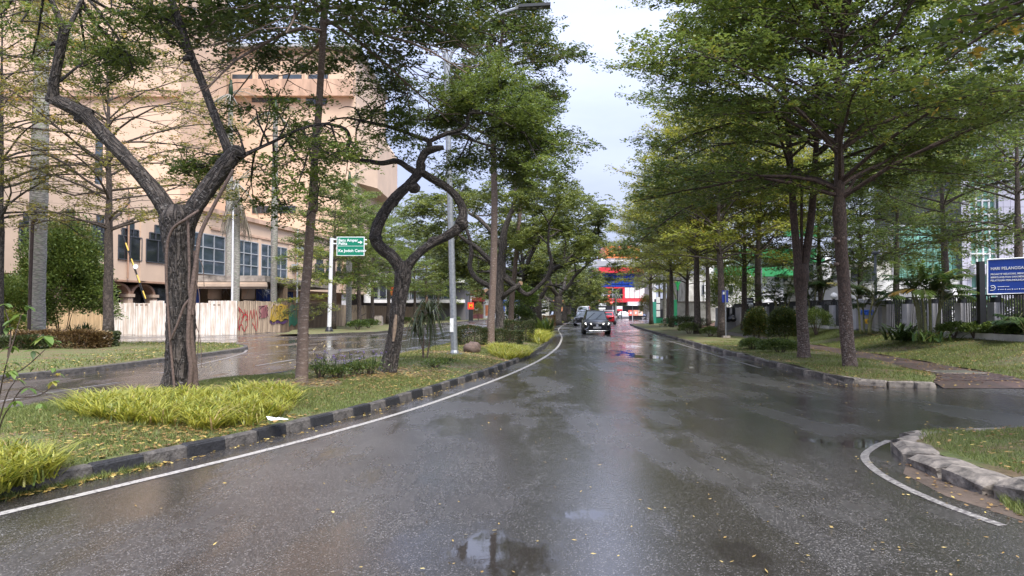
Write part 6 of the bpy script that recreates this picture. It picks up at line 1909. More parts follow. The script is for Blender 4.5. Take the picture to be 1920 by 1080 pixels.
# right verge
shrub('bush', 'round gold-tipped bush, left one of the pair on the right verge', at(1417, 29.5, .12), (.50, .5, .80), 9500, .07, F_GOLDT, 12, 'bush', 'round bushes on the right verge', .12)
shrub('bush', 'darker round bush, right one of the pair next to the double trunk', at(1469, 27.5, .12), (.60, .55, .84), 11000, .07, F_GOLDT, 13, 'bush', 'round bushes on the right verge', .12, tint_mu=.4)
shrub('shrub', 'low mound of shrub under the left round bush', at(1410, 28.4, .10), (.50, .42, .24), 4200, .06, F_BUSH, 14, group='low shrubs on the right verge', tint_mu=.4)
shrub('shrub', 'wide low mound of shrub at the foot of the double trunk', at(1462, 25.6, .10), (.72, .42, .28), 6500, .06, F_BUSH, 15, group='low shrubs on the right verge', tint_mu=.45)
shrub('shrub', 'low tuft of shrub beside the whitewashed tree on the right kerb', at(1332, 42.5, .12), (.62, .5, .3), 2600, .07, F_BUSH, 16, group='low shrubs on the right verge')
shrub('shrub', 'low tuft of shrub left of the whitewashed tree', at(1292, 46.5, .12), (.75, .5, .38), 2600, .07, F_BUSH, 17, group='low shrubs on the right verge')
shrub('shrub', 'feathery green shrub behind the double trunk at the head of the bank', at(1530, 36, .5), (.85, .6, .62), 4200, .10, F_BUSH, 18, width=.25)
for i, (px, Y, lb) in enumerate([(1788, 25.6, 'planter shrub closest to the areca canes, below the railing'), (1826, 24.9, 'planter shrub under the black post of the banner'), (1866, 24.2, 'planter shrub below the banner'), (1905, 23.4, 'planter shrub at the right edge of the view')]):
    shrub('shrub', lb, at(px, Y, .74), (.5, .36, .25), 2400, .075, F_BUSH, 20 + i, group='shrubs in the white planter', tint_mu=.35)
shrub('bush', 'broad dark-leaved bush behind the railing, left of the arrow sign', at(1372, 62, .4), (2.2, 1.6, 2.3), 9000, .17, F_MID, 31, 'bush', lump=.3)
shrub('bush', 'overgrown creeper heap by the broken stones on the right', at(1284, 56, .1), (1.6, 1.0, .55), 4500, .1, F_HEDGE, 33, 'bush')
shrub('bush', 'golden bush next to the white market awning', at(1211, 118, .1), (1.1, 1.0, 2.0), 2600, .2, F_OLIVE, 34, 'bush')
hedge('hedge', 'long added hedge, a dark backdrop close behind the black bar railing', (17.2, 30, .66), (.8, 17, 1.3), 15000, .12, F_DEEP, 35)  # hedge added as a dark backdrop, standing in for the darkness behind the bars
hedge('hedge', 'far stretch of the added dark backdrop hedge behind the railing, left of the grey name wall', (18.7, 49.5, .66), (.9, 20, 1.25), 9000, .15, F_DEEP, 36, -.075)  # farther run of the added hedge that darkens the gaps between bars
# median planting
hedge('hedge', 'clipped bronze-green hedge left of the slim trunk', at(885, 30.2, .18), (1.15, 1.2, .78), 7500, .055, F_HEDGE, 40)
hedge('hedge', 'clipped bronze-green hedge right of the slim trunk', at(951, 31.6, .18), (1.25, 1.2, .60), 7500, .055, F_HEDGE, 41)
hedge('hedge', 'taller clipped dark hedge block at the back of the planting', at(973, 34.5, .18), (1.3, 1.6, .95), 9000, .055, F_HEDGE, 42)
hedge('hedge', 'brown box hedge further along the median', at(1029, 66, .2), (1.05, 1.6, .98), 3600, .08, F_BROWN, 43)
hedge('hedge', 'clipped green hedge on the median by the queue of cars', at(1066, 92, .2), (2.6, 2, .9), 3500, .12, F_BUSH, 44)
shrub('shrub', 'leafy climber at the foot of the pale slim trunk', at(975, 47, .2), (1.0, .7, .9), 3000, .13, F_BUSH, 45, tint_mu=.35)
shrub('shrub', 'dark leafy bush hanging before the thick double trunk', at(978, 50, 1.2), (1.1, .7, 1.1), 3200, .15, F_MID, 46, tint_mu=.3)
for i, (px, Y, lb) in enumerate([(672, 58, 'low dark shrub under the green road sign'), (760, 86, 'low shrub on the verge right of the twisted trunk'), (850, 100, 'low dark shrub by the dark red food stall'), (690, 64, 'shrub by the low concrete block')]):
    shrub('shrub', lb, at(px, Y, .12), (1.0, .7, .4), 1800, .12, F_BUSH, 50 + i, group='low shrubs before the hoarding', tint_mu=.3)
shrub('bush', 'conical bush right of the red fast food sign', at(897, 118, .12), (.75, .7, 1.5), 2200, .13, F_OLIVE, 56, 'bush')

def in_poly(p, poly):
    x, y = p[:, 0], p[:, 1]; c = np.zeros(len(p), bool); n = len(poly); j = n - 1
    for i in range(n):
        xi, yi = poly[i]; xj, yj = poly[j]
        c ^= ((yi > y) != (yj > y)) & (x < (xj - xi)*(y - yi)/(yj - yi + 1e-12) + xi)
        j = i
    return c
def scatter(poly, n, rng, zf):
    poly = np.array(poly); lo, hi = poly.min(0), poly.max(0)
    p = rng.uniform(lo, hi, (n*3, 2)); p = p[in_poly(p, poly)][:n]
    return np.column_stack([p, [zf(x, y) for x, y in p]])
def grass_bed(label, poly, tufts, per, h, width, seed):
    rng = np.random.default_rng(seed)
    c = scatter(poly, tufts, rng, lambda x, y: med_z(x, y) - .01)
    ctr = c.mean(0)
    t = thing('grass_bed', label, 'ornamental grass', tuple(ctr), 'beds of yellow ornamental grass')
    base = np.repeat(c, per, axis=0) + np.column_stack([rng.normal(0, .045, (len(c)*per, 2)), np.zeros(len(c)*per)])
    hs = np.repeat(rng.uniform(.75, 1.15, len(c)), per) * h
    me = blades('tufts', base - ctr, 1.0, rng, width, .75, lean=.85) if False else None
    n = len(base)
    me = blades('tufts', base - ctr, hs, rng, width, .75, lean=.9, tint_mu=.55)
    o = link('tufts', me, F_YGRASS, t); o['kind'] = 'stuff'
    return t
bedA = [tuple(G(*q, .25).xy) for q in ((125, 772), (165, 785), (260, 792), (400, 790), (490, 776), (545, 757), (556, 742), (520, 736), (430, 740), (330, 746), (230, 748), (160, 758))]
bedB = [tuple(G(*q, .25).xy) for q in ((-260, 905), (-80, 895), (20, 885), (80, 872), (106, 858), (90, 845), (40, 842), (-80, 845), (-260, 850))]
grass_bed('long bed of yellow ornamental grass round the foot of the forked old tree', bedA, 400, 22, .31, .018, 1)
grass_bed('clump of yellow ornamental grass by the kerb in the bottom left corner', bedB, 200, 22, .32, .016, 2)
bedC = [tuple(G(*q, .2).xy) for q in ((922, 664), (950, 669), (985, 665), (997, 656), (975, 654), (925, 655))]
grass_bed('low block of yellow-green grass in front of the clipped hedge', bedC, 240, 18, .36, .02, 3)
bedD = [tuple(G(*q, .2).xy) for q in ((998, 640), (1010, 643), (1027, 636), (1022, 628), (1000, 629))]
grass_bed('golden shrubby grass between the hedge and the kerb at the bend', bedD, 200, 14, .62, .03, 4)
bedE = [(3.0, 55), (3.3, 66), (1.8, 66), (1.4, 55)]
grass_bed('far patch of yellow grass behind the sword-leaved plants', bedE, 160, 10, .5, .04, 5)
bedF = [(5.6, 84), (6.4, 96), (4.4, 98), (4.0, 84)]
grass_bed('farthest patch of yellow grass on the median by the brown box hedge', bedF, 160, 10, .5, .05, 6)

# dracaena with pom-pom heads
t = thing('dracaena', 'thin-stemmed dracaena with drooping spiky heads right of the twisted tree', 'plant', at(800, 21.5, .2))
tb = np.array(t.location)
rng = np.random.default_rng(77)
for (px0, px1, pyt, h, n, tint) in ((792, 790, 602, .55, 70, .45), (800, 806, 586, .8, 110, .5), (796, 778, 612, .5, 46, .7)):
    top_ = np.array(P(px1, pyt, 21.5)); bt = np.array(P(px0, 690, 21.5)); bt[2] = .15
    mb = MB(); mb.tube(smooth_pts([bt, bt*.5 + top_*.5 + np.array([.05, 0, 0]), top_], 4), .022, 6); part('stem', mb, B_SLIM, t)
    d = unit(rng.normal(0, 1, (n, 3)) + np.array([0, 0, .1]))
    L_ = h*rng.uniform(.7, 1.1, n)[:, None]
    sd = unit(np.cross(d, [0, 0, 1.0]))*.017
    a = np.tile(top_, (n, 1)) - tb; m1 = a + d*L_*.55; e = a + d*L_*.9 - np.array([0, 0, 1])*L_*.55
    V = np.concatenate([np.stack([a - sd, a + sd, m1 + sd, m1 - sd], 1)[:, None], np.stack([m1 - sd, m1 + sd, e + sd*.15, e - sd*.15], 1)[:, None]], 1)
    link('leaf_head', poly_mesh('leaf_head', V, 4, np.repeat(np.clip(rng.normal(tint, .2, n), 0, 1), 2)), F_HEDGE, t)
# weedy flowers between the trunks
F_FLOWER = leaf_mat('purple_petal', (.16, .10, .30), (.28, .18, .5), None, .3)
for i, (px, py, lb, hh) in enumerate([(600, 712, 'weedy plant with purple flowers beside the slim trunk', .45), (632, 712, 'weedy leafy plant in the gap between the trunks', .34), (662, 708, 'weedy plant with purple buds left of the twisted trunk', .4), (692, 706, 'dense weedy plant at the foot of the twisted trunk', .42), (815, 690, 'low weedy plant under the dracaena', .22), (835, 683, 'low weedy plant by the lamp pole', .2)]):
    c = G(px, py, .2)
    t = shrub('weed_plant', lb, tuple(c), (.34, .3, hh*.45), 520, .06, F_BUSH, 90 + i, 'plant', 'weedy plants on the median', .5, .45, .4, .1)
    if i < 4:
        rng = np.random.default_rng(90 + i)
        pos = np.column_stack([rng.normal(0, .2, 14), rng.normal(0, .15, 14), rng.uniform(hh*.9, hh*1.35, 14)])
        link('flowers', leaf_mesh('flowers', np.repeat(pos, 3, 0) + rng.normal(0, .01, (42, 3)), .04, .03, rng), F_FLOWER, t)
        mb = MB()
        for q in pos: mb.tube([(q[0]*.6, q[1]*.6, .05), tuple(q)], .004, 3)
        link('flower_stems', mb.mesh('flower_stems'), F_BUSH, t)
# saplings close to the camera at the left edge
def sapling(label, stems, seed):
    rng = np.random.default_rng(seed)
    Y = 7.0
    b = P(stems[0][0][0], stems[0][0][1], Y + stems[0][0][2])
    b.z = med_z(b.x, b.y)
    t = thing('sapling', label, 'sapling', tuple(b))
    for st_ in stems:
        p = [P(px, py, Y + dy) for px, py, dy in st_]
        mb = MB(); s = smooth_pts([tuple(q) for q in p], 5); mb.tube(s, np.linspace(.009, .004, len(s)), 5); part('stem', mb, B_TWIG, t)
    return t
def broad_leaves(t, spots, seed, Y=7.0):
    rng = np.random.default_rng(seed)
    for px, py, sz, n in spots:
        c = np.array(P(px, py, Y))
        for i in range(n):
            az = rng.uniform(0, 6.28); L_ = sz/FPX*Y*rng.uniform(.55, .8)
            d = np.array([math.cos(az), math.sin(az)*.8, -.35 + rng.normal(0, .3)]); d /= np.linalg.norm(d)
            s = unit(np.cross(d, [0, 0, 1.0])); up = np.cross(s, d)
            pr_ = [(0, 0), (.18, .2), (.45, .29), (.75, .2), (1, .01)]
            V, F = [], []
            for u, wv in pr_:
                q = c + d*L_*u - np.array([0, 0, .28*u*u*L_])
                V += [q - s*wv*L_ + up*wv*.3*L_, q, q + s*wv*L_ + up*wv*.3*L_]
            for k_ in range(4):
                F += [(3*k_, 3*k_+1, 3*k_+4, 3*k_+3), (3*k_+1, 3*k_+2, 3*k_+5, 3*k_+4)]
            V = np.array(V) - np.array(ORIG[t.name])
            me = bpy.data.meshes.new('leaf'); me.from_pydata(V.tolist(), [], F)
            a = me.attributes.new('tint', 'FLOAT', 'POINT'); a.data.foreach_set('value', np.full(len(V), np.clip(rng.normal(.55, .25), 0, .97), np.float32))
            me.polygons.foreach_set('use_smooth', np.ones(len(F), bool))
            link('leaf', me, F_SAP, t)
F_SAP = leaf_mat('sapling_leaf', (.05, .10, .025), (.16, .25, .06), (.4, .34, .08), .4, rough=.5)
s_ = sapling('taller broad-leaved sapling at the left edge, close to the camera', [[(-30, 860, .3), (-5, 760, .2), (10, 690, 0), (25, 640, 0), (40, 590, 0)], [(5, 710, .1), (45, 690, 0), (85, 655, 0)], [(15, 670, 0), (20, 620, 0), (8, 575, 0)]], 1)
broad_leaves(s_, [(38, 590, 30, 4), (52, 575, 24, 3), (25, 600, 26, 3), (85, 630, 36, 5), (62, 658, 28, 3), (20, 650, 28, 4), (100, 640, 26, 3), (22, 680, 26, 3), (8, 570, 26, 3), (12, 615, 24, 3)], 2)
s_ = sapling('shorter broad-leaved sapling overhanging the far carriageway at the left edge', [[(-20, 900, .6), (0, 800, .5), (20, 760, .4), (48, 725, .2), (90, 740, .2)], [(30, 745, .3), (70, 742, .2), (100, 725, .1)], [(-10, 820, .5), (12, 742, .4), (30, 712, .3)]], 3)
broad_leaves(s_, [(100, 715, 22, 4), (55, 728, 22, 3), (30, 752, 26, 4), (75, 757, 22, 3), (22, 695, 24, 3), (35, 712, 20, 3), (110, 700, 20, 2), (65, 690, 18, 2), (12, 700, 20, 3), (100, 690, 18, 3)], 4)

# lawns: real blades near the camera
def lawn(name_parent, pts, h, seed, width):
    rng = np.random.default_rng(seed)
    me = lawn_mesh('grass', pts, h, rng, width, tint=np.clip(rng.beta(2, 2, len(pts)), 0, 1))
    o = stuff('grass', me, F_LAWN)
    return o
rng = np.random.default_rng(500)
def med_scatter(n, y0, y1, pw=1.0):
    y = y0 + (y1 - y0)*rng.uniform(0, 1, n)**pw; u = rng.uniform(0.01, .995, n)
    a = medL(y) + .16; b = kerbL(y) - .17
    x = a + (b - a)*u
    return np.column_stack([x, y, .11 + .14*np.sin(math.pi*u) + .02*np.sin(x*2.1 + y*1.3)])
def patchy(p, thr, sc=1.0):
    f = np.sin(p[:, 0]*1.7*sc + np.sin(p[:, 1]*1.1*sc)*2) + np.sin(p[:, 1]*1.3*sc + p[:, 0]*.9) + rng.normal(0, .55, len(p))
    return p[f > thr]
P1 = np.vstack([patchy(med_scatter(110000, 5, 16), -.9), patchy(med_scatter(70000, 16, 34), -.6)])
# keep the soil round the trunk feet bare
for bx in (b2, b3, b4):
    P1 = P1[np.hypot(P1[:, 0] - bx.x, (P1[:, 1] - bx.y)*.8) > .75]
lawn('median', P1, .055, 1, .011)
def vg(n, xl, xr, y0, y1, zf):
    y = rng.uniform(y0, y1, n); u = rng.uniform(0, 1, n); a, b = xl(y), xr(y); x = a + (b-a)*u
    return np.column_stack([x, y, [zf(*q) for q in zip(x, y, u)]])
PB = patchy(vg(70000, lambda y: pathR(y), FENX, 15.6, 40, bankz), -1.2, .7)
lawn('bank', PB, .07, 2, .016)
PV = patchy(vg(34000, lambda y: kerbR(y) + .2, pathL, 16.15, 36, lambda x, y, u: .12 + .03*math.sin(x*1.7+y) + .05*math.sin(math.pi*u) - (.10*max(0, 1-(y-16.0)/.9))), -.6)
lawn('verge', PV, .06, 3, .014)
PI = scatter([(5.0, 9.15), (4.66, 8.6), (4.56, 7.6), (4.52, 6.4), (4.65, 5.4), (7.5, 5.4), (9, 9.4), (6.6, 9.45)], 30000, rng, lambda x, y: .13 + .015*math.sin(3*x+2*y))
lawn('island', PI, .05, 4, .008)
PI2 = scatter([(4.1, 6.35), (3.95, 5.9), (4.1, 5.4), (4.5, 5.5), (4.45, 6.3)], 1500, rng, lambda x, y: 0.0)
lawn('gutter', PI2, .09, 6, .008)
PL = scatter([tuple(q) for q in left_poly[1:12]], 26000, rng, lambda x, y: .14)
lawn('left', PL, .08, 5, .03)
# tufts along the kerb foot and fallen leaves
def kerb_tuft(y0, y1, n):
    y = rng.uniform(y0, y1, n); return np.column_stack([kerbL(y) + np.abs(rng.normal(0, .035, n)) + .005, y, np.zeros(n)])
lawn('gutter', np.vstack([kerb_tuft(5.6, 7.3, 1400), kerb_tuft(7.35, 7.8, 250)]), .07, 7, .008)

def litter(pts, L_, seed, m, lift=.012):
    r_ = np.random.default_rng(seed); p = pts.copy(); p[:, 2] += lift + r_.uniform(0, .015, len(p))
    return stuff('fallen_leaves', litter_mesh('fallen_leaves', p, L_, r_), m)
Pm = med_scatter(15000, 6, 34); f = np.sin(Pm[:, 0]*1.3 + Pm[:, 1]*.7) + rng.normal(0, .7, len(Pm)); Pm = Pm[f > .1]
for bx, n, s in ((b2, 1300, .9), (b3, 1900, 1.0), (b4, 2200, 1.3), (G(330, 795, .2), 1300, .9), (G(450, 800, .2), 700, .7)):
    q = np.column_stack([rng.normal(bx.x, s, n), rng.normal(bx.y - .3, s*1.2, n), np.zeros(n)])
    ok = (q[:, 0] < kerbL(q[:, 1]) - .2) & (q[:, 0] > medL(q[:, 1]) + .2); q = q[ok]; q[:, 2] = [med_z(x, y) for x, y in q[:, :2]]
    Pm = np.vstack([Pm, q])
litter(Pm, .075, 1, F_LITTER)
litter(np.vstack([vg(4200, lambda y: kerbR(y)+.2, pathL, 16.6, 34, lambda x, y, u: .14 + .03*math.sin(x*1.7+y)), vg(3800, lambda y: pathR(y), FENX, 15.8, 32, bankz), vg(700, pathL, pathR, 15.6, 30, pathz)]), .07, 2, F_LITTER)
litter(np.vstack([PL[:3600] + [0, 0, .02], np.column_stack([rng.normal(-11.6, .25, 500) + 0, rng.uniform(15, 26, 500), np.zeros(500)])]), .10, 3, F_LITTERY)
litter(PI[:900] + [0, 0, .02], .06, 4, F_LITTER)
y = rng.uniform(5.6, 7.9, 420); kt = np.column_stack([kerbL(y) + np.abs(rng.normal(.03, .05, 420)), y, np.zeros(420)])
y = rng.uniform(8, 20, 260); kt2 = np.column_stack([kerbL(y) + np.abs(rng.normal(.05, .09, 260)), y, np.zeros(260)])
litter(np.vstack([kt, kt2]), .05, 5, F_LITTERY, .006)
# leaves stuck to the wet road
nr = 1000
y = 4.4 + 40*rng.uniform(0, 1, nr)**2.2; x = kerbL(y) + .6 + (np.where(y < 16, 8.5, kerbR(y)) - kerbL(y) - .6)*rng.uniform(0, 1, nr)**.55
ok = ~((x > 4.0) & (y < 9.8)); litter(np.column_stack([x, y, np.zeros(nr)])[ok], .034, 6, F_LITTERY, .006)
nr = 900
x = rng.uniform(-16, -6, nr); y = rng.uniform(18, 46, nr); ok = (x < medL(y) - .2); litter(np.column_stack([x, y, np.zeros(nr)])[ok], .08, 7, F_LITTERY, .006)
gi = np.column_stack([rng.uniform(3.7, 4.5, 160), rng.uniform(5.0, 7.9, 160), np.zeros(160)]); litter(gi, .05, 8, F_LITTER, .008)
ge = np.column_stack([rng.normal(7.9, .7, 300), rng.normal(16.0, .25, 300), np.zeros(300)]); litter(ge, .05, 9, F_LITTER, .01)

# ------------------------------------------------------------------ railing, name wall, lamps, banner on the right
rl = thing('railing', 'black bar railing between grey pillars above the white planter wall', 'railing', (15.9, 30, .66))
M_PILLAR = mat('grey_pillar_paint', (.40, .395, .41), .55, var=.2, vscale=2)
pil_Y = [22.9, 24.7, 26.5, 28.2, 30.0, 31.6, None, 35.2, 37.0, 38.8, 40.4, 42.2, 44, 46, 48.2, 50.5, 53, 56, 59]
pys = [y for y in pil_Y if y]
bar = MB(); bar.box(-.018, .018, -.012, .012, 0, 1.28); barm = bar.mesh('bar'); barm.materials.append(M_BLACK)
nb = 0
def fx(y): return float(FENX(y))
for y in pys:
    mb = MB(); mb.box(fx(y) - .17, fx(y) + .17, y - .19, y + .19, .5, 1.88); pl = part('pillar', mb, M_PILLAR, rl)
    mb = MB(); mb.box(fx(y) - .10, fx(y) + .10, y - .1, y + .1, 1.882, 2.06); part('pillar_head', mb, M_BLACK, pl)
for a, b in zip(pil_Y[:-1], pil_Y[1:]):
    if a is None or b is None: continue
    y0, y1 = a + .19, b - .19; d = np.array([fx(y1) - fx(y0), y1 - y0]); L_ = np.linalg.norm(d); d /= L_
    for z in (.86, 2.13):
        mb = MB(); mb.obox(((fx(y0)+fx(y1))/2, (y0+y1)/2, z), (d[0], d[1], 0), (d[1], -d[0], 0), (0, 0, 1), L_/2 + (.19 if z > 2 else -.01), .03, .025); part('rail', mb, M_BLACK, rl)
    n_ = int(L_/.125)
    for i in range(n_):
        if nb >= 298: break
        y = y0 + (i+.5)*L_/n_*d[1]
        o = bpy.data.objects.new('bar', barm); COL.objects.link(o); o.parent = rl; nb += 1
        o.location = (fx(y) - 15.9, y - 30, .84 - .66)
mb = MB(); pl = [(float(FENX(y)) - .62, y) for y in np.arange(21.5, 31, .8)]
for (xa, ya), (xb_, yb_) in zip(pl[:-1], pl[1:]): mb.add([(xa, ya, .45), (xb_, yb_, .45), (xb_, yb_, .87), (xa, ya, .87), (xa + .12, ya, .45), (xb_ + .12, yb_, .45), (xb_ + .12, yb_, .87), (xa + .12, ya, .87)], [(0,1,2,3), (4,7,6,5), (3,2,6,7)])
tag_pw = thing('planter_wall', 'low white planter wall at the top of the grass bank', 'planter', (15.3, 26, .5)); part('wall', mb, M_WHITE_ST, tag_pw)
mb = MB(); V = []
for xa, ya in pl: V += [(xa + .12, ya, .80), (float(FENX(ya)) - .02, ya, .80)]
mb.add(V, [(2*i, 2*i+1, 2*i+3, 2*i+2) for i in range(len(pl)-1)]); part('soil', mb, M_EARTH, tag_pw)
mb = MB()
for i in range(12):
    y = 35.2 + i*2.0; mb.box(fx(y) - .12, fx(y) + .12, y, y + 2.0, .4, .86)
p_ = thing('planter_wall', 'low pale plinth wall under the far part of the railing', 'wall', (16.2, 45, .4)); part('wall', mb, M_WHITE_ST, p_)
M_GLOBE = mat('white_globe', (.80, .79, .76), .35)
for y, lb in ((28.2, 'white globe lamp on a black post, left one of the near pair'), (26.5, 'white globe lamp on a railing pillar, nearest to the blue banner'), (37.0, 'white globe lamp on a railing pillar seen between the two big trunks'), (35.2, 'white globe lamp half hidden by the near big trunk'), (51.5, 'white globe lamp on the green gate box by the arrow sign')):
    x = fx(y) if y < 50 else XA(1408, 51.5); zt = 2.06 if y < 50 else ZA(580, 51.5)
    if y == 28.2: x, y, zt = XA(1780, 29.5), 29.5, ZA(556, 29.5)
    t = thing('globe_lamp', lb, 'lamp', (x, y, zt), 'globe lamps')
    if y == 29.5: mb = MB(); mb.cyl(x, y, .6, zt - .002, .05); part('post', mb, M_BLACK, t)
    mb = MB(); mb.lathe([(0, 0), (.10, 0), (.10, .07), (.06, .10), (.06, .14)], (x, y, zt), 12); part('socket', mb, M_BLACK, t)
    mb = MB(); r_ = .165; mb.lathe([(r_*math.sin(a), .12 + r_ - r_*math.cos(a)) for a in np.linspace(.15, math.pi, 11)], (x, y, zt), 18); part('globe', mb, M_GLOBE, t, True)
nw = thing('name_wall', 'grey wall with blue and yellow letters half covered by areca fronds', 'sign wall', (fx(33.4) - .1, 33.4, .6))
mb = MB(); mb.box(fx(34.3) - .18, fx(34.3) + .18, 34.2, 34.55, .5, 2.15); mb.box(fx(32.3) - .18, fx(32.3) + .18, 32.1, 32.45, .5, 2.15); part('post', mb, M_PILLAR, nw)
mb = MB(); mb.box(15.75, 15.93, 32.46, 34.19, .8, 1.95); part('panel', mb, mat('grey_sign_panel', (.26, .25, .26), .5, var=.15, vscale=2), nw)
mb = MB(); mb.box(15.7, 15.98, 32.46, 34.19, 1.952, 2.1); part('coping', mb, M_PILLAR, nw)
for s, m_c, z in (('PERSERO', (.02, .12, .55), 1.52), ('MCB', (.85, .5, .03), 1.13)):
    lettering(s, .30, mat('letters_' + s.lower(), m_c, .4), nw, (15.735, 33.1, z), (0, -1, 0), (0, 0, 1), .012, bold=.008)
bn = thing('banner', 'blue event banner with white Indonesian text on a black post', 'banner', (16.4, 24.6, .66)); Yb = 24.6
q0, q1, q2, q3 = P(1851, 552, Yb), P(1985, 549, Yb - 1.2), P(1985, 480, Yb - 1.2), P(1851, 487, Yb)
nrm = (q1 - q0).cross(q3 - q0).normalized()
M_BANNER = mat('banner_blue', (.015, .06, .36), .4, var=.25, vscale=.5)
mb = MB(); mb.add([q0, q1, q2, q3] + [q - nrm*(-.05) if nrm.y > 0 else q - nrm*.05 for q in (q0, q1, q2, q3)], [(0,1,2,3), (7,6,5,4), (0,4,5,1), (1,5,6,2), (2,6,7,3), (3,7,4,0)]); part('sheet', mb, M_BANNER, bn)
rt = (q1 - q0).normalized(); upv = (q3 - q0).normalized(); fn = rt.cross(upv).normalized()
mb = MB()
for a, b in ((q0, q1), (q3, q2), (q0, q3)): mb.tube([a - rt*.0 + fn*(-.01), b + fn*(-.01)], .028, 6)
part('frame', mb, M_SIGN_W, bn)
def on_b(u, v): return q0 + (q1 - q0)*u + (q3 - q0)*v + fn*.008
for s, u, v, sz in (('HARI PELANGGAN NASIONAL 2025', .05, .73, .135), ('PROAKTIF MELAYANI, MENGEDEPANKAN SOLUSI', .05, .57, .082), ('BERKELANJUTAN DAN MENUNTASKAN MASALAH', .05, .48, .082), ('PELAYANAN PERLINDUNGAN', .05, .39, .082)):
    lettering(s, sz, M_SIGN_W, bn, on_b(u, v), rt, upv, .003, 'LEFT', bold=.0015, sx=.88)
mb = MB(); c = on_b(.085, .17)
mb.tube(smooth_pts([tuple(c + rt*a + upv*b) for a, b in ((-.07, .07), (.02, .09), (.06, .02), (.02, -.06), (-.08, -.07))], 4), .013, 5); mb.tube([c + rt*-.05 + upv*.02, c + rt*.03 + upv*.02], .012, 5); part('logo', mb, M_SIGN_W, bn)
mb = MB()
for k_ in range(5):
    c = on_b(.16 + k_*.10, .13); mb.tube([c, c + rt*.02], .02, 6); mb.tube([c + rt*.05, c + rt*.16], .006, 4)
mb.tube([on_b(.15, .21), on_b(.32, .21)], .006, 4); part('contact_line', mb, M_SIGN_W, bn)
mb = MB(); mb.box(XA(1838, Yb), XA(1848.5, Yb), Yb, Yb + .18, .6, ZA(490, Yb)); part('post', mb, M_BLACK, bn)
t = thing('lamp_post', 'slim dark grey lamp post rising out of the areca fronds', 'lamp post', (XA(1655, 33), 33.6, .6))
mb = MB(); mb.cyl(XA(1655, 33), 33.6, .6, ZA(478, 33.6), .07, .055, 10); part('post', mb, mat('grey_post', (.10, .115, .125), .5), t)
mb = MB(); mb.lathe([(.055, 0), (.16, .05), (.16, .12), (0, .2)], (XA(1655, 33), 33.6, ZA(478, 33.6)), 12); part('head', mb, M_FRAME_D, t)
t = thing('arrow_sign', 'dark sign with a white arrow pointing left, beside the railing', 'sign', at(1405, 52, .3)); Y = 52
mb = MB(); mb.cyl(XA(1404, Y), Y + .1, .3, ZA(565, Y), .04); part('post', mb, M_BLACK, t)
mb = MB(); mb.box(XA(1397.5, Y), XA(1413, Y), Y - .04, Y + .04, ZA(570.5, Y), ZA(558.5, Y)); part('panel', mb, mat('sign_navy', (.03, .035, .06), .4), t)
mb = MB(); mb.add([P(1399, 563.5, Y - .06), P(1403, 560, Y - .06), P(1403, 562.4, Y - .06), P(1411, 562.4, Y - .06), P(1411, 564.6, Y - .06), P(1403, 564.6, Y - .06), P(1403, 567, Y - .06)], [(6,5,4,3,2,1,0)]); part('arrow', mb, M_SIGN_W, t)
mb = MB(); mb.box(XA(1400, Y), XA(1411, Y), Y - .062, Y - .045, ZA(569.6, Y), ZA(567.6, Y)); part('print_line', mb, M_SIGN_W, t)
t = thing('gate_box', 'green gate box under the globe lamp near the arrow sign', 'gate', at(1408, 51.5, .2)); Y = 51.5
mb = MB(); mb.box(XA(1399, Y), XA(1417, Y), Y - .3, Y + .3, .2, ZA(590, Y)); mb.box(XA(1400, Y), XA(1416, Y), Y - .25, Y + .25, ZA(590, Y) + .05, ZA(580, Y)); part('box', mb, mat('gate_box_green', (.01, .13, .05), .45), t)
t = thing('low_wall', 'short grey and white wall piece with a black bin bag by the entrance path', 'wall', at(1365, 55, .2)); Y = 55
mb = MB(); mb.box(XA(1342, Y), XA(1386, Y), Y, Y + .3, .1, ZA(604, Y)); mb.box(XA(1379, Y), XA(1386, Y), Y - .1, Y - .003, .1, ZA(577, Y)); mb.box(XA(1369, Y), XA(1373, Y), Y + .05, Y + .25, ZA(604, Y), ZA(578, Y)); mb.box(XA(1343, Y), XA(1347, Y), Y + .05, Y + .25, ZA(604, Y), ZA(577, Y)); part('wall', mb, M_PILLAR, t)
mb = MB(); mb.box(XA(1347.3, Y), XA(1378.8, Y), Y + .12, Y + .16, ZA(603.8, Y), ZA(576, Y)); part('fence_infill', mb, M_BLACK, t)
t = thing('bin_bag', 'black bin bag on the low wall by the entrance path', 'bag', tuple(P(1372, 603, 54.9)))
mb = MB(); c = P(1372, 603, 54.9); mb.lathe([(0, 0), (.3, .02), (.36, .2), (.22, .42), (.05, .52), (.08, .58)], c, 10); part('bag', mb, M_BLACK, t)

# ------------------------------------------------------------------ poles and signs
t = thing('street_lamp', 'tall galvanised lamp pole on the median, right of the twisted tree', 'street lamp', tuple(G(852, 668, .2)))
b_ = Vector(t.location); Y = b_.y; tp = P(836, 96, Y); d_ = (tp - b_)
mb = MB(); mb.tube([b_, b_ + d_*.012, b_ + d_*.02, b_ + d_*.5, tp], [.15, .14, .108, .09, .075], 8); part('pole', mb, M_STEEL, t)
mb = MB(); c = b_; mb.box(c.x - .27, c.x + .27, c.y - .27, c.y + .27, c.z - .06, c.z + .03)
for sx in (-1, 1):
    for sy in (-1, 1): mb.cyl(c.x + sx*.2, c.y + sy*.2, c.z + .03, c.z + .1, .025, sides=6)
part('base_plate', mb, M_STEEL, t)
for pl in ([(838, 130), (832, 100), (826, 84), (812, 68), (790, 40), (760, 0)], [(840, 135), (845, 105), (860, 85), (890, 60), (930, 30), (968, 16), (992, 12)]):
    mb = MB(); s = smooth_pts([tuple(P(px, py, Y)) for px, py in pl], 4); mb.tube(s, .05, 7); part('arm', mb, M_STEEL, t)
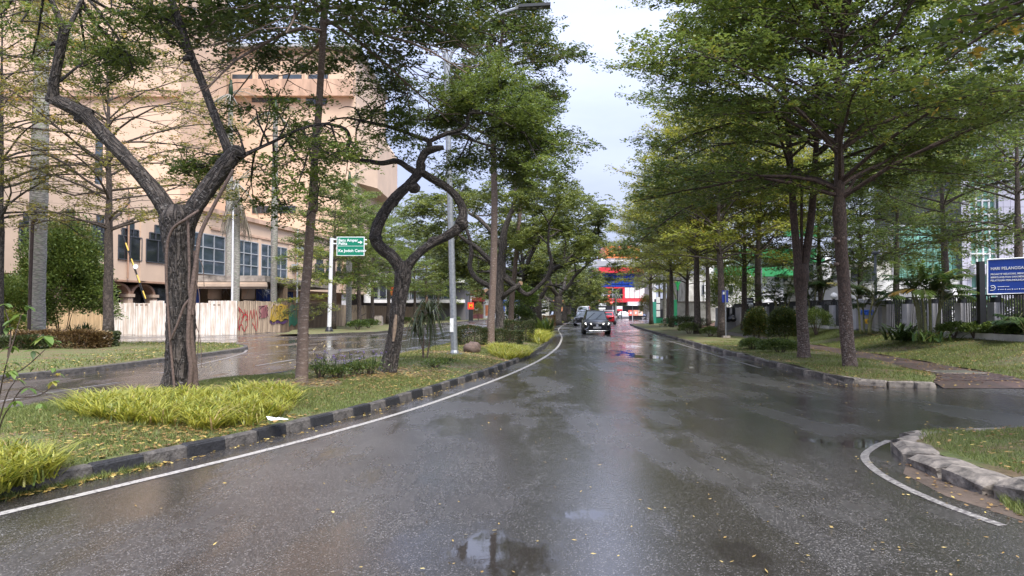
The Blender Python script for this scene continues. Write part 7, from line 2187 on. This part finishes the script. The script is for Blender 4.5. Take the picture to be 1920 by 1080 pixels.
for px, py, sgn in ((1002, 12, 1), (750, -10, -1)):
    c = P(px, py, Y); mb = MB()
    mb.obox(c, (1, 0, .06), (0, 1, 0), (0, 0, 1), .50, .15, .045); mb.tube([c + Vector((-.6*sgn, 0, -.03)), c + Vector((-.3*sgn, 0, 0))], .05, 8); hd_ = part('lamp_head', mb, mat('lamp_head_grey', (.035, .038, .04), .4), t)
    for k_ in (-.2, 0, .2):
        m_ = MB(); m_.lathe([(0, -.03), (.07, -.03), (.07, .05)], (c.x + k_, c.y, c.z - .03), 10); part('led_lens', m_, M_FRAME_L, hd_)
m_ = MB(); q = P(848, 610, Y); m_.box(q.x - .06, q.x + .05, q.y - .155, q.y - .15, q.z - .2, q.z + .22); part('torn_sticker', m_, M_SIGN_W, t)
sg = thing('road_sign', 'green direction sign with white lettering on a white arm post', 'road sign', tuple(G(617, 622, .13))); b_ = Vector(sg.location); Y = b_.y
mb = MB(); tp = P(622, 446, Y); mb.tube([b_, tp], [.15, .13], 14); part('post', mb, M_WHITEM, sg)
mb = MB(); mb.tube([b_ - Vector((0, 0, .05)), b_ + Vector((0, 0, .12)), b_ + Vector((0, 0, .35))], [.32, .27, .16], 12); part('foot', mb, M_BLACK, sg)
for py in (449, 457):
    mb = MB(); mb.tube([P(622, py, Y), P(688, py + 1, Y)], .055, 8); part('arm', mb, M_WHITEM, sg)
gx0, gx1, gz0, gz1 = XA(632.5, Y), XA(682, Y), ZA(478.5, Y), ZA(445.5, Y)
mb = MB(); mb.box(gx0 - .05, gx1 + .05, Y - .14, Y - .09, gz0 - .05, gz1 + .05); part('border', mb, M_SIGN_W, sg)
zm = ZA(461.5, Y)
mb = MB(); mb.box(gx0, gx1, Y - .15, Y - .142, gz0, zm - .02); mb.box(gx0, gx1, Y - .15, Y - .142, zm + .02, gz1); part('panel', mb, M_SIGN_G, sg)
for s, px, py in (('Batu Ampar', 634.5, 451.0), ('Pelita', 634.5, 457.2), ('Ke Jodoh Center', 634.5, 470.5)):
    lettering(s, .285, M_SIGN_W, sg, (XA(px, Y), Y - .152, ZA(py, Y)), align='LEFT', depth=.004, bold=.006)
mb = MB(); yq = Y - .156; mb.add([P(671, 453.3, yq), P(671, 455.3, yq), P(675.5, 455.3, yq), P(675.5, 457.6, yq), P(679.8, 454.3, yq), P(675.5, 451, yq), P(675.5, 453.3, yq)], [(0,1,2,3,4,5,6)]); part('arrow', mb, M_SIGN_W, sg)
bs = thing('bus_stop_sign', 'blue bus stop sign on a thin pole beside the lime-leaved trees', 'sign', tuple(G(1361, 634, .15))); b_ = Vector(bs.location); Y = b_.y
mb = MB(); mb.cyl(b_.x, Y, b_.z, ZA(544, Y), .035, sides=8); part('pole', mb, M_STEEL, bs)
mb = MB(); mb.box(b_.x - .19, b_.x + .19, Y - .16, Y + .16, b_.z - .05, b_.z + .13); part('base', mb, M_CONC, bs)
mb = MB(); mb.box(XA(1354.5, Y), XA(1366, Y), Y + .05, Y + .07, ZA(567, Y), ZA(544.5, Y)); part('panel', mb, mat('sign_blue', (.02, .045, .30), .4), bs)
mb = MB(); mb.box(XA(1356, Y), XA(1361, Y), Y + .035, Y + .048, ZA(552, Y), ZA(547, Y)); part('bus_symbol', mb, M_SIGN_W, bs)
t = thing('lamp_pole', 'thin steel pole standing behind the rain trees on the median', 'lamp pole', at(1009, 68, .2)); mb = MB(); mb.cyl(XA(1009, 68), 68, .2, 10.5, .11, .07, 8); part('pole', mb, M_STEEL, t)
for px, Y, zt, lb in ((435, 54, 9.0, 'thin white flagpole-like mast beside the skirted palm'), (557, 64, 8.5, 'thin white mast left of the green road sign'), (1428, 60, 9.5, 'thin grey mast behind the railing, far right verge')):
    t = thing('mast', lb, 'mast', at(px, Y, 0)); mb = MB(); mb.cyl(XA(px, Y), Y, 0, zt, .09, .06, 8); part('pole', mb, M_WHITEM if px < 700 else M_STEEL, t)
    mb = MB(); mb.lathe([(.06, 0), (.11, .04), (0, .12)], (XA(px, Y), Y, zt), 8); part('cap', mb, M_STEEL, t)
t = thing('pipe_post', 'dark rusty pipe post in front of the thick grey palm trunk', 'post', at(56, 34, 0)); Y = 34
mb = MB(); mb.tube([(XA(55, Y), Y, 0), (XA(56, Y), Y, 3), (XA(58, Y), Y, ZA(415, Y))], .075, 8); part('pipe', mb, mat('rusty_pipe', (.075, .05, .045), .7, var=.4, vscale=8), t)
mb = MB(); mb.tube([(XA(58, Y), Y, ZA(416, Y)), (XA(66, Y), Y - .05, ZA(412, Y))], .09, 8); part('elbow', mb, bpy.data.materials['rusty_pipe'], t)
gw = thing('guy_wire', 'slanting guy wire with yellow and black guard tube and a round white tag', 'guy wire', tuple(P(276, 575, 52)))
pa, pb, pc = P(280, 590, 52), P(226, 430, 52), P(40, -120, 52); pa.z = max(pa.z, .05)
mb = MB(); mb.tube([pa, pb, pc], .014, 5); part('wire', mb, M_FRAME_D, gw)
A, B = P(273, 560, 52), P(230, 440, 52)
for i in range(8):
    p, q = A + (B-A)*i/8, A + (B-A)*(i+.97)/8
    mb = MB(); mb.tube([p, q], .048, 8); part('guard_sleeve', mb, mat('guard_yellow', (.75, .52, .10), .5) if i == 0 else (bpy.data.materials['guard_yellow'] if i % 2 == 0 else M_BLACK), gw)
c = P(254, 500, 51.85); mb = MB(); mb.tube([c, c + Vector((0, .04, 0))], .17, 14); part('tag_disc', mb, M_SIGN_W, gw)

# ------------------------------------------------------------------ small things on the ground
t = thing('boulder', 'brown stump-like boulder at the foot of the lamp pole hedge', 'stone', tuple(G(886, 662, .2)))
bm = bmesh.new(); bmesh.ops.create_icosphere(bm, subdivisions=3, radius=1); g = random.Random(3)
import mathutils
for v in bm.verts:
    n_ = mathutils.noise.noise(v.co*1.7) + .5*mathutils.noise.noise(v.co*4); v.co *= 1 + .22*n_; v.co = Vector((v.co.x*.30, v.co.y*.26, v.co.z*.24 + .14))
me = bpy.data.meshes.new('stone'); bm.to_mesh(me); bm.free(); me.polygons.foreach_set('use_smooth', np.ones(len(me.polygons), bool))
link('stone', me, mat('brown_stone', (.14, .095, .075), .8, var=.5, vscale=7, bump=.8, bscale=18), t)
t = thing('concrete_block', 'low mossy concrete block before the hoarding', 'concrete block', at(708, 76, .13)); Y = 76
mb = MB(); mb.box(XA(702, Y), XA(716, Y), Y, Y + .8, .1, ZA(594, Y)); mb.box(XA(703, Y), XA(715, Y), Y + .1, Y + .7, ZA(594, Y) + .002, ZA(592, Y)); part('block', mb, M_CONC, t)
t = thing('litter', 'crumpled white wrapper lying on the kerb edge', 'litter', tuple(G(520, 790, .2)))
mb = MB(); c = np.array(t.location); g = np.random.default_rng(6); n_ = 6
V = [(c[0] + (i - 2.5)*.055 + g.normal(0, .012), c[1] + (j - 1.5)*.05 + g.normal(0, .015), c[2] + .02 + abs(g.normal(0, .02))) for i in range(6) for j in range(4)]
mb.add(V, [(i*4+j, i*4+j+4, i*4+j+5, i*4+j+1) for i in range(5) for j in range(3)]); part('wrapper', mb, M_SIGN_W, t)
t = thing('manhole_cover', 'mossy square cover set in the brick footpath', 'manhole cover', (10.6, 17.9, .135))
mb = MB(); mb.box(10.1, 11.1, 17.5, 18.3, .10, .150); fr = part('frame', mb, M_CONC, t)
for i in range(4):
    m_ = MB(); m_.box(10.16 + i*.225, 10.37 + i*.225, 17.55, 18.25, .12, .158); part('slab', m_, mat('mossy_slab', (.10, .10, .07), .7, var=.4, vscale=5) if i == 0 else bpy.data.materials['mossy_slab'], t)

# ------------------------------------------------------------------ vehicles
M_TYRE = mat('tyre_rubber', (.018, .018, .019), .7)
M_RIM = mat('alloy_rim', (.35, .36, .37), .3, metal=.8)
M_CGLASS = mat('windscreen_glass', (.20, .235, .29), .03, spec=1.0, coat=1.0)  # pale blue base colour stands in for sky reflected in the windscreen
M_CGLASS2 = mat('tinted_car_glass', (.02, .024, .03), .04, spec=.9)
M_PLAST = mat('black_plastic', (.015, .015, .016), .5)
M_LAMPW = mat('headlight_lens', (.75, .78, .8), .08, spec=.8, emis=(1, .97, .9), estr=1.4)
M_LAMPO = mat('headlight_unlit', (.6, .62, .65), .08, spec=.9)
M_LAMPR = mat('tail_light', (.45, .01, .012), .15)
M_PLATE = mat('number_plate_white', (.72, .72, .70), .5)
M_CHROME = mat('satin_silver', (.55, .56, .57), .25, metal=.9)
def paint(nm, c): return mat(nm, c, .28, spec=.5, coat=.8)
def car(label, loc, rz, pm, L_=4.5, W_=1.85, H=1.68, hood=.98, cab=(-.78, 1.95), lit=False, plate=None, cat='car', van=False, group=None):
    """nose towards -y, at the origin, then placed"""
    t = bpy.data.objects.new('car', None); COL.objects.link(t); ORIG[t.name] = Vector((0, 0, 0)); tag(t, label, cat, group)
    hw = W_/2
    # lower body: stations along the length (y, half width, bottom, top)
    st_ = [(-.5, .70, .34, .74), (-.485, .84, .27, .84), (-.45, .93, .22, .90), (-.36, .985, .20, .955), (-.22, 1.0, .20, 1.0), (-.02, 1.0, .20, 1.03), (.2, 1.0, .20, 1.05), (.38, .985, .22, 1.06), (.455, .94, .26, 1.03), (.49, .87, .30, .98), (.5, .78, .36, .9)]
    V, F = [], []
    for y, w_, zb_, zt_ in st_:
        w2, zt2 = w_*hw, zt_*hood + (.02 if y > -.1 else 0)
        pr_ = [(0, zb_), (.86*w2, zb_), (.97*w2, zb_ + .12), (w2, (zb_ + zt2)*.52), (.985*w2, zt2 - .10), (.90*w2, zt2 - .005), (0, zt2 + .035)]
        ring = [(x, z) for x, z in pr_] + [(-x, z) for x, z in pr_[-2:0:-1]]
        V += [(x, y*L_, z) for x, z in ring]
    nr_ = 12
    for i in range(len(st_) - 1):
        for j in range(nr_): F.append((i*nr_+j, (i+1)*nr_+j, (i+1)*nr_+(j+1) % nr_, i*nr_+(j+1) % nr_))
    F.append(tuple(range(nr_))); F.append(tuple(range((len(st_)-1)*nr_, len(st_)*nr_))[::-1])
    mb = MB(); mb.add(V, F); part('body', mb, pm, t, True)
    # cabin
    zb_ = hood*1.0; y0, y1 = cab; fw = .34 if van else .74; rw = .18 if van else .5
    a = [(-.86*hw, y0, zb_), (.86*hw, y0, zb_), (.90*hw, (y0+y1)/2, zb_ + .05), (.86*hw, y1, zb_), (-.86*hw, y1, zb_), (-.90*hw, (y0+y1)/2, zb_ + .05)]
    k_ = .66
    b = [(-k_*hw, y0 + fw, H - .05), (k_*hw, y0 + fw, H - .05), ((k_+.03)*hw, (y0+y1)/2 + .1, H), (k_*hw, y1 - rw, H - .05), (-k_*hw, y1 - rw, H - .05), (-(k_+.03)*hw, (y0+y1)/2 + .1, H)]
    mb = MB(); mb.add(a + b, [(0,1,7,6), (1,2,8,7), (2,3,9,8), (3,4,10,9), (4,5,11,10), (5,0,6,11), (6,7,8,9,10,11)]); part('cabin', mb, pm, t)
    def panel(idx, s0, s1, t0, t1, m_, nm, off=.006):
        A_, B_, C_, D_ = (Vector((a+b)[i]) for i in idx); n_ = (B_-A_).cross(D_-A_).normalized()
        q = lambda s, u: (A_ + (B_-A_)*s)*(1-u) + (D_ + (C_-D_)*s)*u + n_*off
        m2 = MB(); m2.add([q(s0, t0), q(s1, t0), q(s1, t1), q(s0, t1)] + [q(s0, t0) - n_*.004, q(s1, t0) - n_*.004, q(s1, t1) - n_*.004, q(s0, t1) - n_*.004], [(0,1,2,3), (0,4,5,1), (1,5,6,2), (2,6,7,3), (3,7,4,0)]); return part(nm, m2, m_, t), q
    ws, qf = panel((0, 1, 7, 6), .05, .95, .04, .90, M_CGLASS, 'windscreen')
    for idx in ((1, 2, 8, 7), (2, 3, 9, 8), (4, 5, 11, 10), (5, 0, 6, 11)): panel(idx, .10, .92, .12, .84, M_CGLASS2, 'side_window')
    panel((3, 4, 10, 9), .08, .92, .15, .85, M_CGLASS2, 'rear_window')
    for s0, s1, u1 in ((.12, .44, .72), (.5, .80, .62)):
        m2 = MB(); m2.tube([qf(s0, .05) + Vector((0, -.02, .01)), qf(s1, u1) + Vector((0, -.02, .01))], .014, 5); part('wiper', m2, M_PLAST, ws)
    yf = -.5*L_
    m2 = MB(); m2.box(-.60*hw, .60*hw, yf - .012, yf + .10, .55*hood + .02, .70*hood); part('grille', m2, M_PLAST, t)
    m2 = MB(); m2.add([(-.72*hw, yf - .02, .30), (.72*hw, yf - .02, .30), (.55*hw, yf - .02, .53), (-.55*hw, yf - .02, .53), (-.72*hw, yf + .12, .30), (.72*hw, yf + .12, .30), (.55*hw, yf + .12, .53), (-.55*hw, yf + .12, .53)], [(0,1,2,3), (0,4,5,1), (1,5,6,2), (2,6,7,3), (3,7,4,0)]); part('lower_grille', m2, M_PLAST, t)
    m2 = MB(); m2.tube([(-.80*hw, yf + .02, .30), (-.62*hw, yf - .03, .27), (.62*hw, yf - .03, .27), (.80*hw, yf + .02, .30)], .022, 6)
    for s in (-1, 1): m2.tube([(s*.88*hw, yf + .06, .36), (s*.74*hw, yf, .40), (s*.60*hw, yf - .02, .55)], .02, 6)
    part('bumper_trim', m2, M_CHROME, t)
    for s in (-1, 1):
        m2 = MB(); m2.add([(s*.40*hw, yf - .015, .70*hood), (s*.80*hw, yf + .04, .68*hood), (s*.90*hw, yf + .14, .78*hood), (s*.82*hw, yf + .10, .82*hood), (s*.42*hw, yf + .01, .79*hood)] + [(s*.40*hw, yf + .15, .70*hood), (s*.80*hw, yf + .2, .68*hood), (s*.88*hw, yf + .28, .78*hood), (s*.80*hw, yf + .25, .82*hood), (s*.42*hw, yf + .2, .79*hood)],
                          [tuple(range(5)) if s > 0 else tuple(range(5))[::-1]] + [(i, (i+1) % 5, 5+(i+1) % 5, 5+i) for i in range(5)]); part('headlight', m2, M_LAMPW if lit else M_LAMPO, t)
        m2 = MB(); m2.box(s*.80*hw - .14, s*.80*hw + .14, .5*L_ - .16, .5*L_ + .004, .78*hood, .92*hood); part('tail_light', m2, M_LAMPR, t)
        m2 = MB(); m2.obox((s*(hw + .07), y0 + .22, zb_ + .10), (1, 0, 0), (0, 1, 0), (0, 0, 1), .10, .06, .075); m2.box(min(s*.86*hw, s*(hw)), max(s*.86*hw, s*hw), y0 + .20, y0 + .25, zb_ + .03, zb_ + .07); part('mirror', m2, M_PLAST, t)
        for yw in (-.31*L_, .30*L_):
            m2 = MB(); r_ = .345; xs = s*(hw - .10)
            m2.tube([(xs - .11, yw, r_), (xs - .09, yw, r_), (xs + .09, yw, r_), (xs + .115, yw, r_)], [r_*.9, r_, r_, r_*.9], 20); wh = part('wheel', m2, M_TYRE, t)
            m2 = MB(); xo = xs + s*.118; m2.tube([(xo - s*.02, yw, r_), (xo + s*.004, yw, r_)], [.23, .21], 14); part('rim', m2, M_RIM, wh)
            m2 = MB(); m2.tube([(s*(hw - .02), yw + (r_ + .05)*math.cos(q), r_ + (r_ + .05)*math.sin(q)) for q in np.linspace(-.1, math.pi + .1, 13)], .035, 6); part('wheel_arch', m2, M_PLAST, t)
    if plate:
        m2 = MB(); m2.box(-.26, .26, yf - .045, yf - .03, .42, .545); pl = part('number_plate', m2, M_PLATE, t)
        lettering(plate, .10, M_PLAST, pl, (0, yf - .047, .483), depth=.002)
        m2 = MB(); m2.tube([(0, yf - .03, .635*hood), (0, yf - .012, .635*hood)], [.085, .09], 16); part('badge', m2, M_CHROME, t)
    m2 = MB(); m2.box(-.24, .24, .5*L_ - .02, .5*L_ + .012, .60, .72); part('rear_plate', m2, M_PLAST, t)
    if not van:
        m2 = MB()
        for s in (-1, 1): m2.tube([(s*.66*hw, y0 + fw + .2, H + .02), (s*.66*hw, y1 - rw - .2, H + .02)], .02, 5)
        part('roof_rail', m2, M_PLAST, t)
    t.location = loc; t.rotation_euler = (0, 0, rz)
    return t
Y = 52.3
car('dark grey SUV with lit headlights driving towards the camera', (XA(1116.5, Y), Y, 0), -.06, paint('suv_dark_grey', (.022, .023, .025)), lit=True, plate='BP 1653 IU')
car('black car right behind the dark grey SUV', (XA(1093, 82), 82, 0), -.15, paint('car_black', (.012, .012, .013)), H=1.62, lit=False)
car('red hatchback behind the dark grey SUV', (XA(1141, 92), 92, 0), math.pi - .2, paint('car_red', (.52, .015, .03)), L_=4.0, W_=1.72, H=1.5, cab=(-.8, 1.8))
car('silver minivan beyond the red hatchback', (XA(1143, 108), 108, 0), math.pi - .2, paint('car_silver', (.36, .37, .38)), L_=4.3, W_=1.75, H=1.75, cab=(-1.3, 2.0), van=True)
car('white and red minibus in the queue of traffic', (XA(1095, 112), 112, 0), -.2, paint('bus_white', (.62, .63, .65)), L_=5.2, W_=2.05, H=2.35, hood=1.2, cab=(-2.3, 2.45), van=True, cat='minibus')
car('white saloon parked sideways before the red shops', (XA(1172, 158), 158, 0), math.pi/2 + .1, paint('car_white', (.66, .67, .68)), L_=4.5, W_=1.8, H=1.45, cab=(-.9, 1.7))
car('dark blue pickup car behind the barrier boards', (XA(1196, 146), 146, 0), .3, paint('car_navy', (.03, .05, .12)), L_=4.4, H=1.65)
car('black car on the far left carriageway behind the tree trunks', (XA(1041, 140), 140, 0), -.1, paint('car_black_b', (.014, .014, .016)), H=1.55)
car('white car on the far left carriageway between the trunks', (XA(939, 96), 96, 0), -.05, paint('car_white_b', (.6, .6, .6)), H=1.55)
# motorbike with rider far on the left carriageway
pr_ = thing('motorcycle', 'small motorcycle seen between the trunks on the far carriageway', 'motorcycle', at(972, 88, 0)); c = Vector(pr_.location)
for dy in (-.6, .6):
    mb = MB(); mb.tube([c + Vector((-.05, dy, .29)), c + Vector((.05, dy, .29))], .29, 14); part('wheel', mb, M_TYRE, pr_)
mb = MB(); mb.tube([c + Vector((0, -.6, .35)), c + Vector((0, -.4, .95)), c + Vector((0, -.1, .5)), c + Vector((0, .5, .62)), c + Vector((0, .75, .8))], [.06, .12, .16, .17, .08], 8); part('body', mb, paint('bike_blue', (.03, .06, .25)), pr_, True)
mb = MB(); mb.tube([c + Vector((-.33, -.36, 1.02)), c + Vector((.33, -.36, 1.02))], .02, 6); part('handlebar', mb, M_PLAST, pr_)
mb = MB(); mb.obox(c + Vector((0, .3, .78)), (1, 0, 0), (0, 1, 0), (0, 0, 1), .13, .38, .05); part('seat', mb, M_PLAST, pr_)
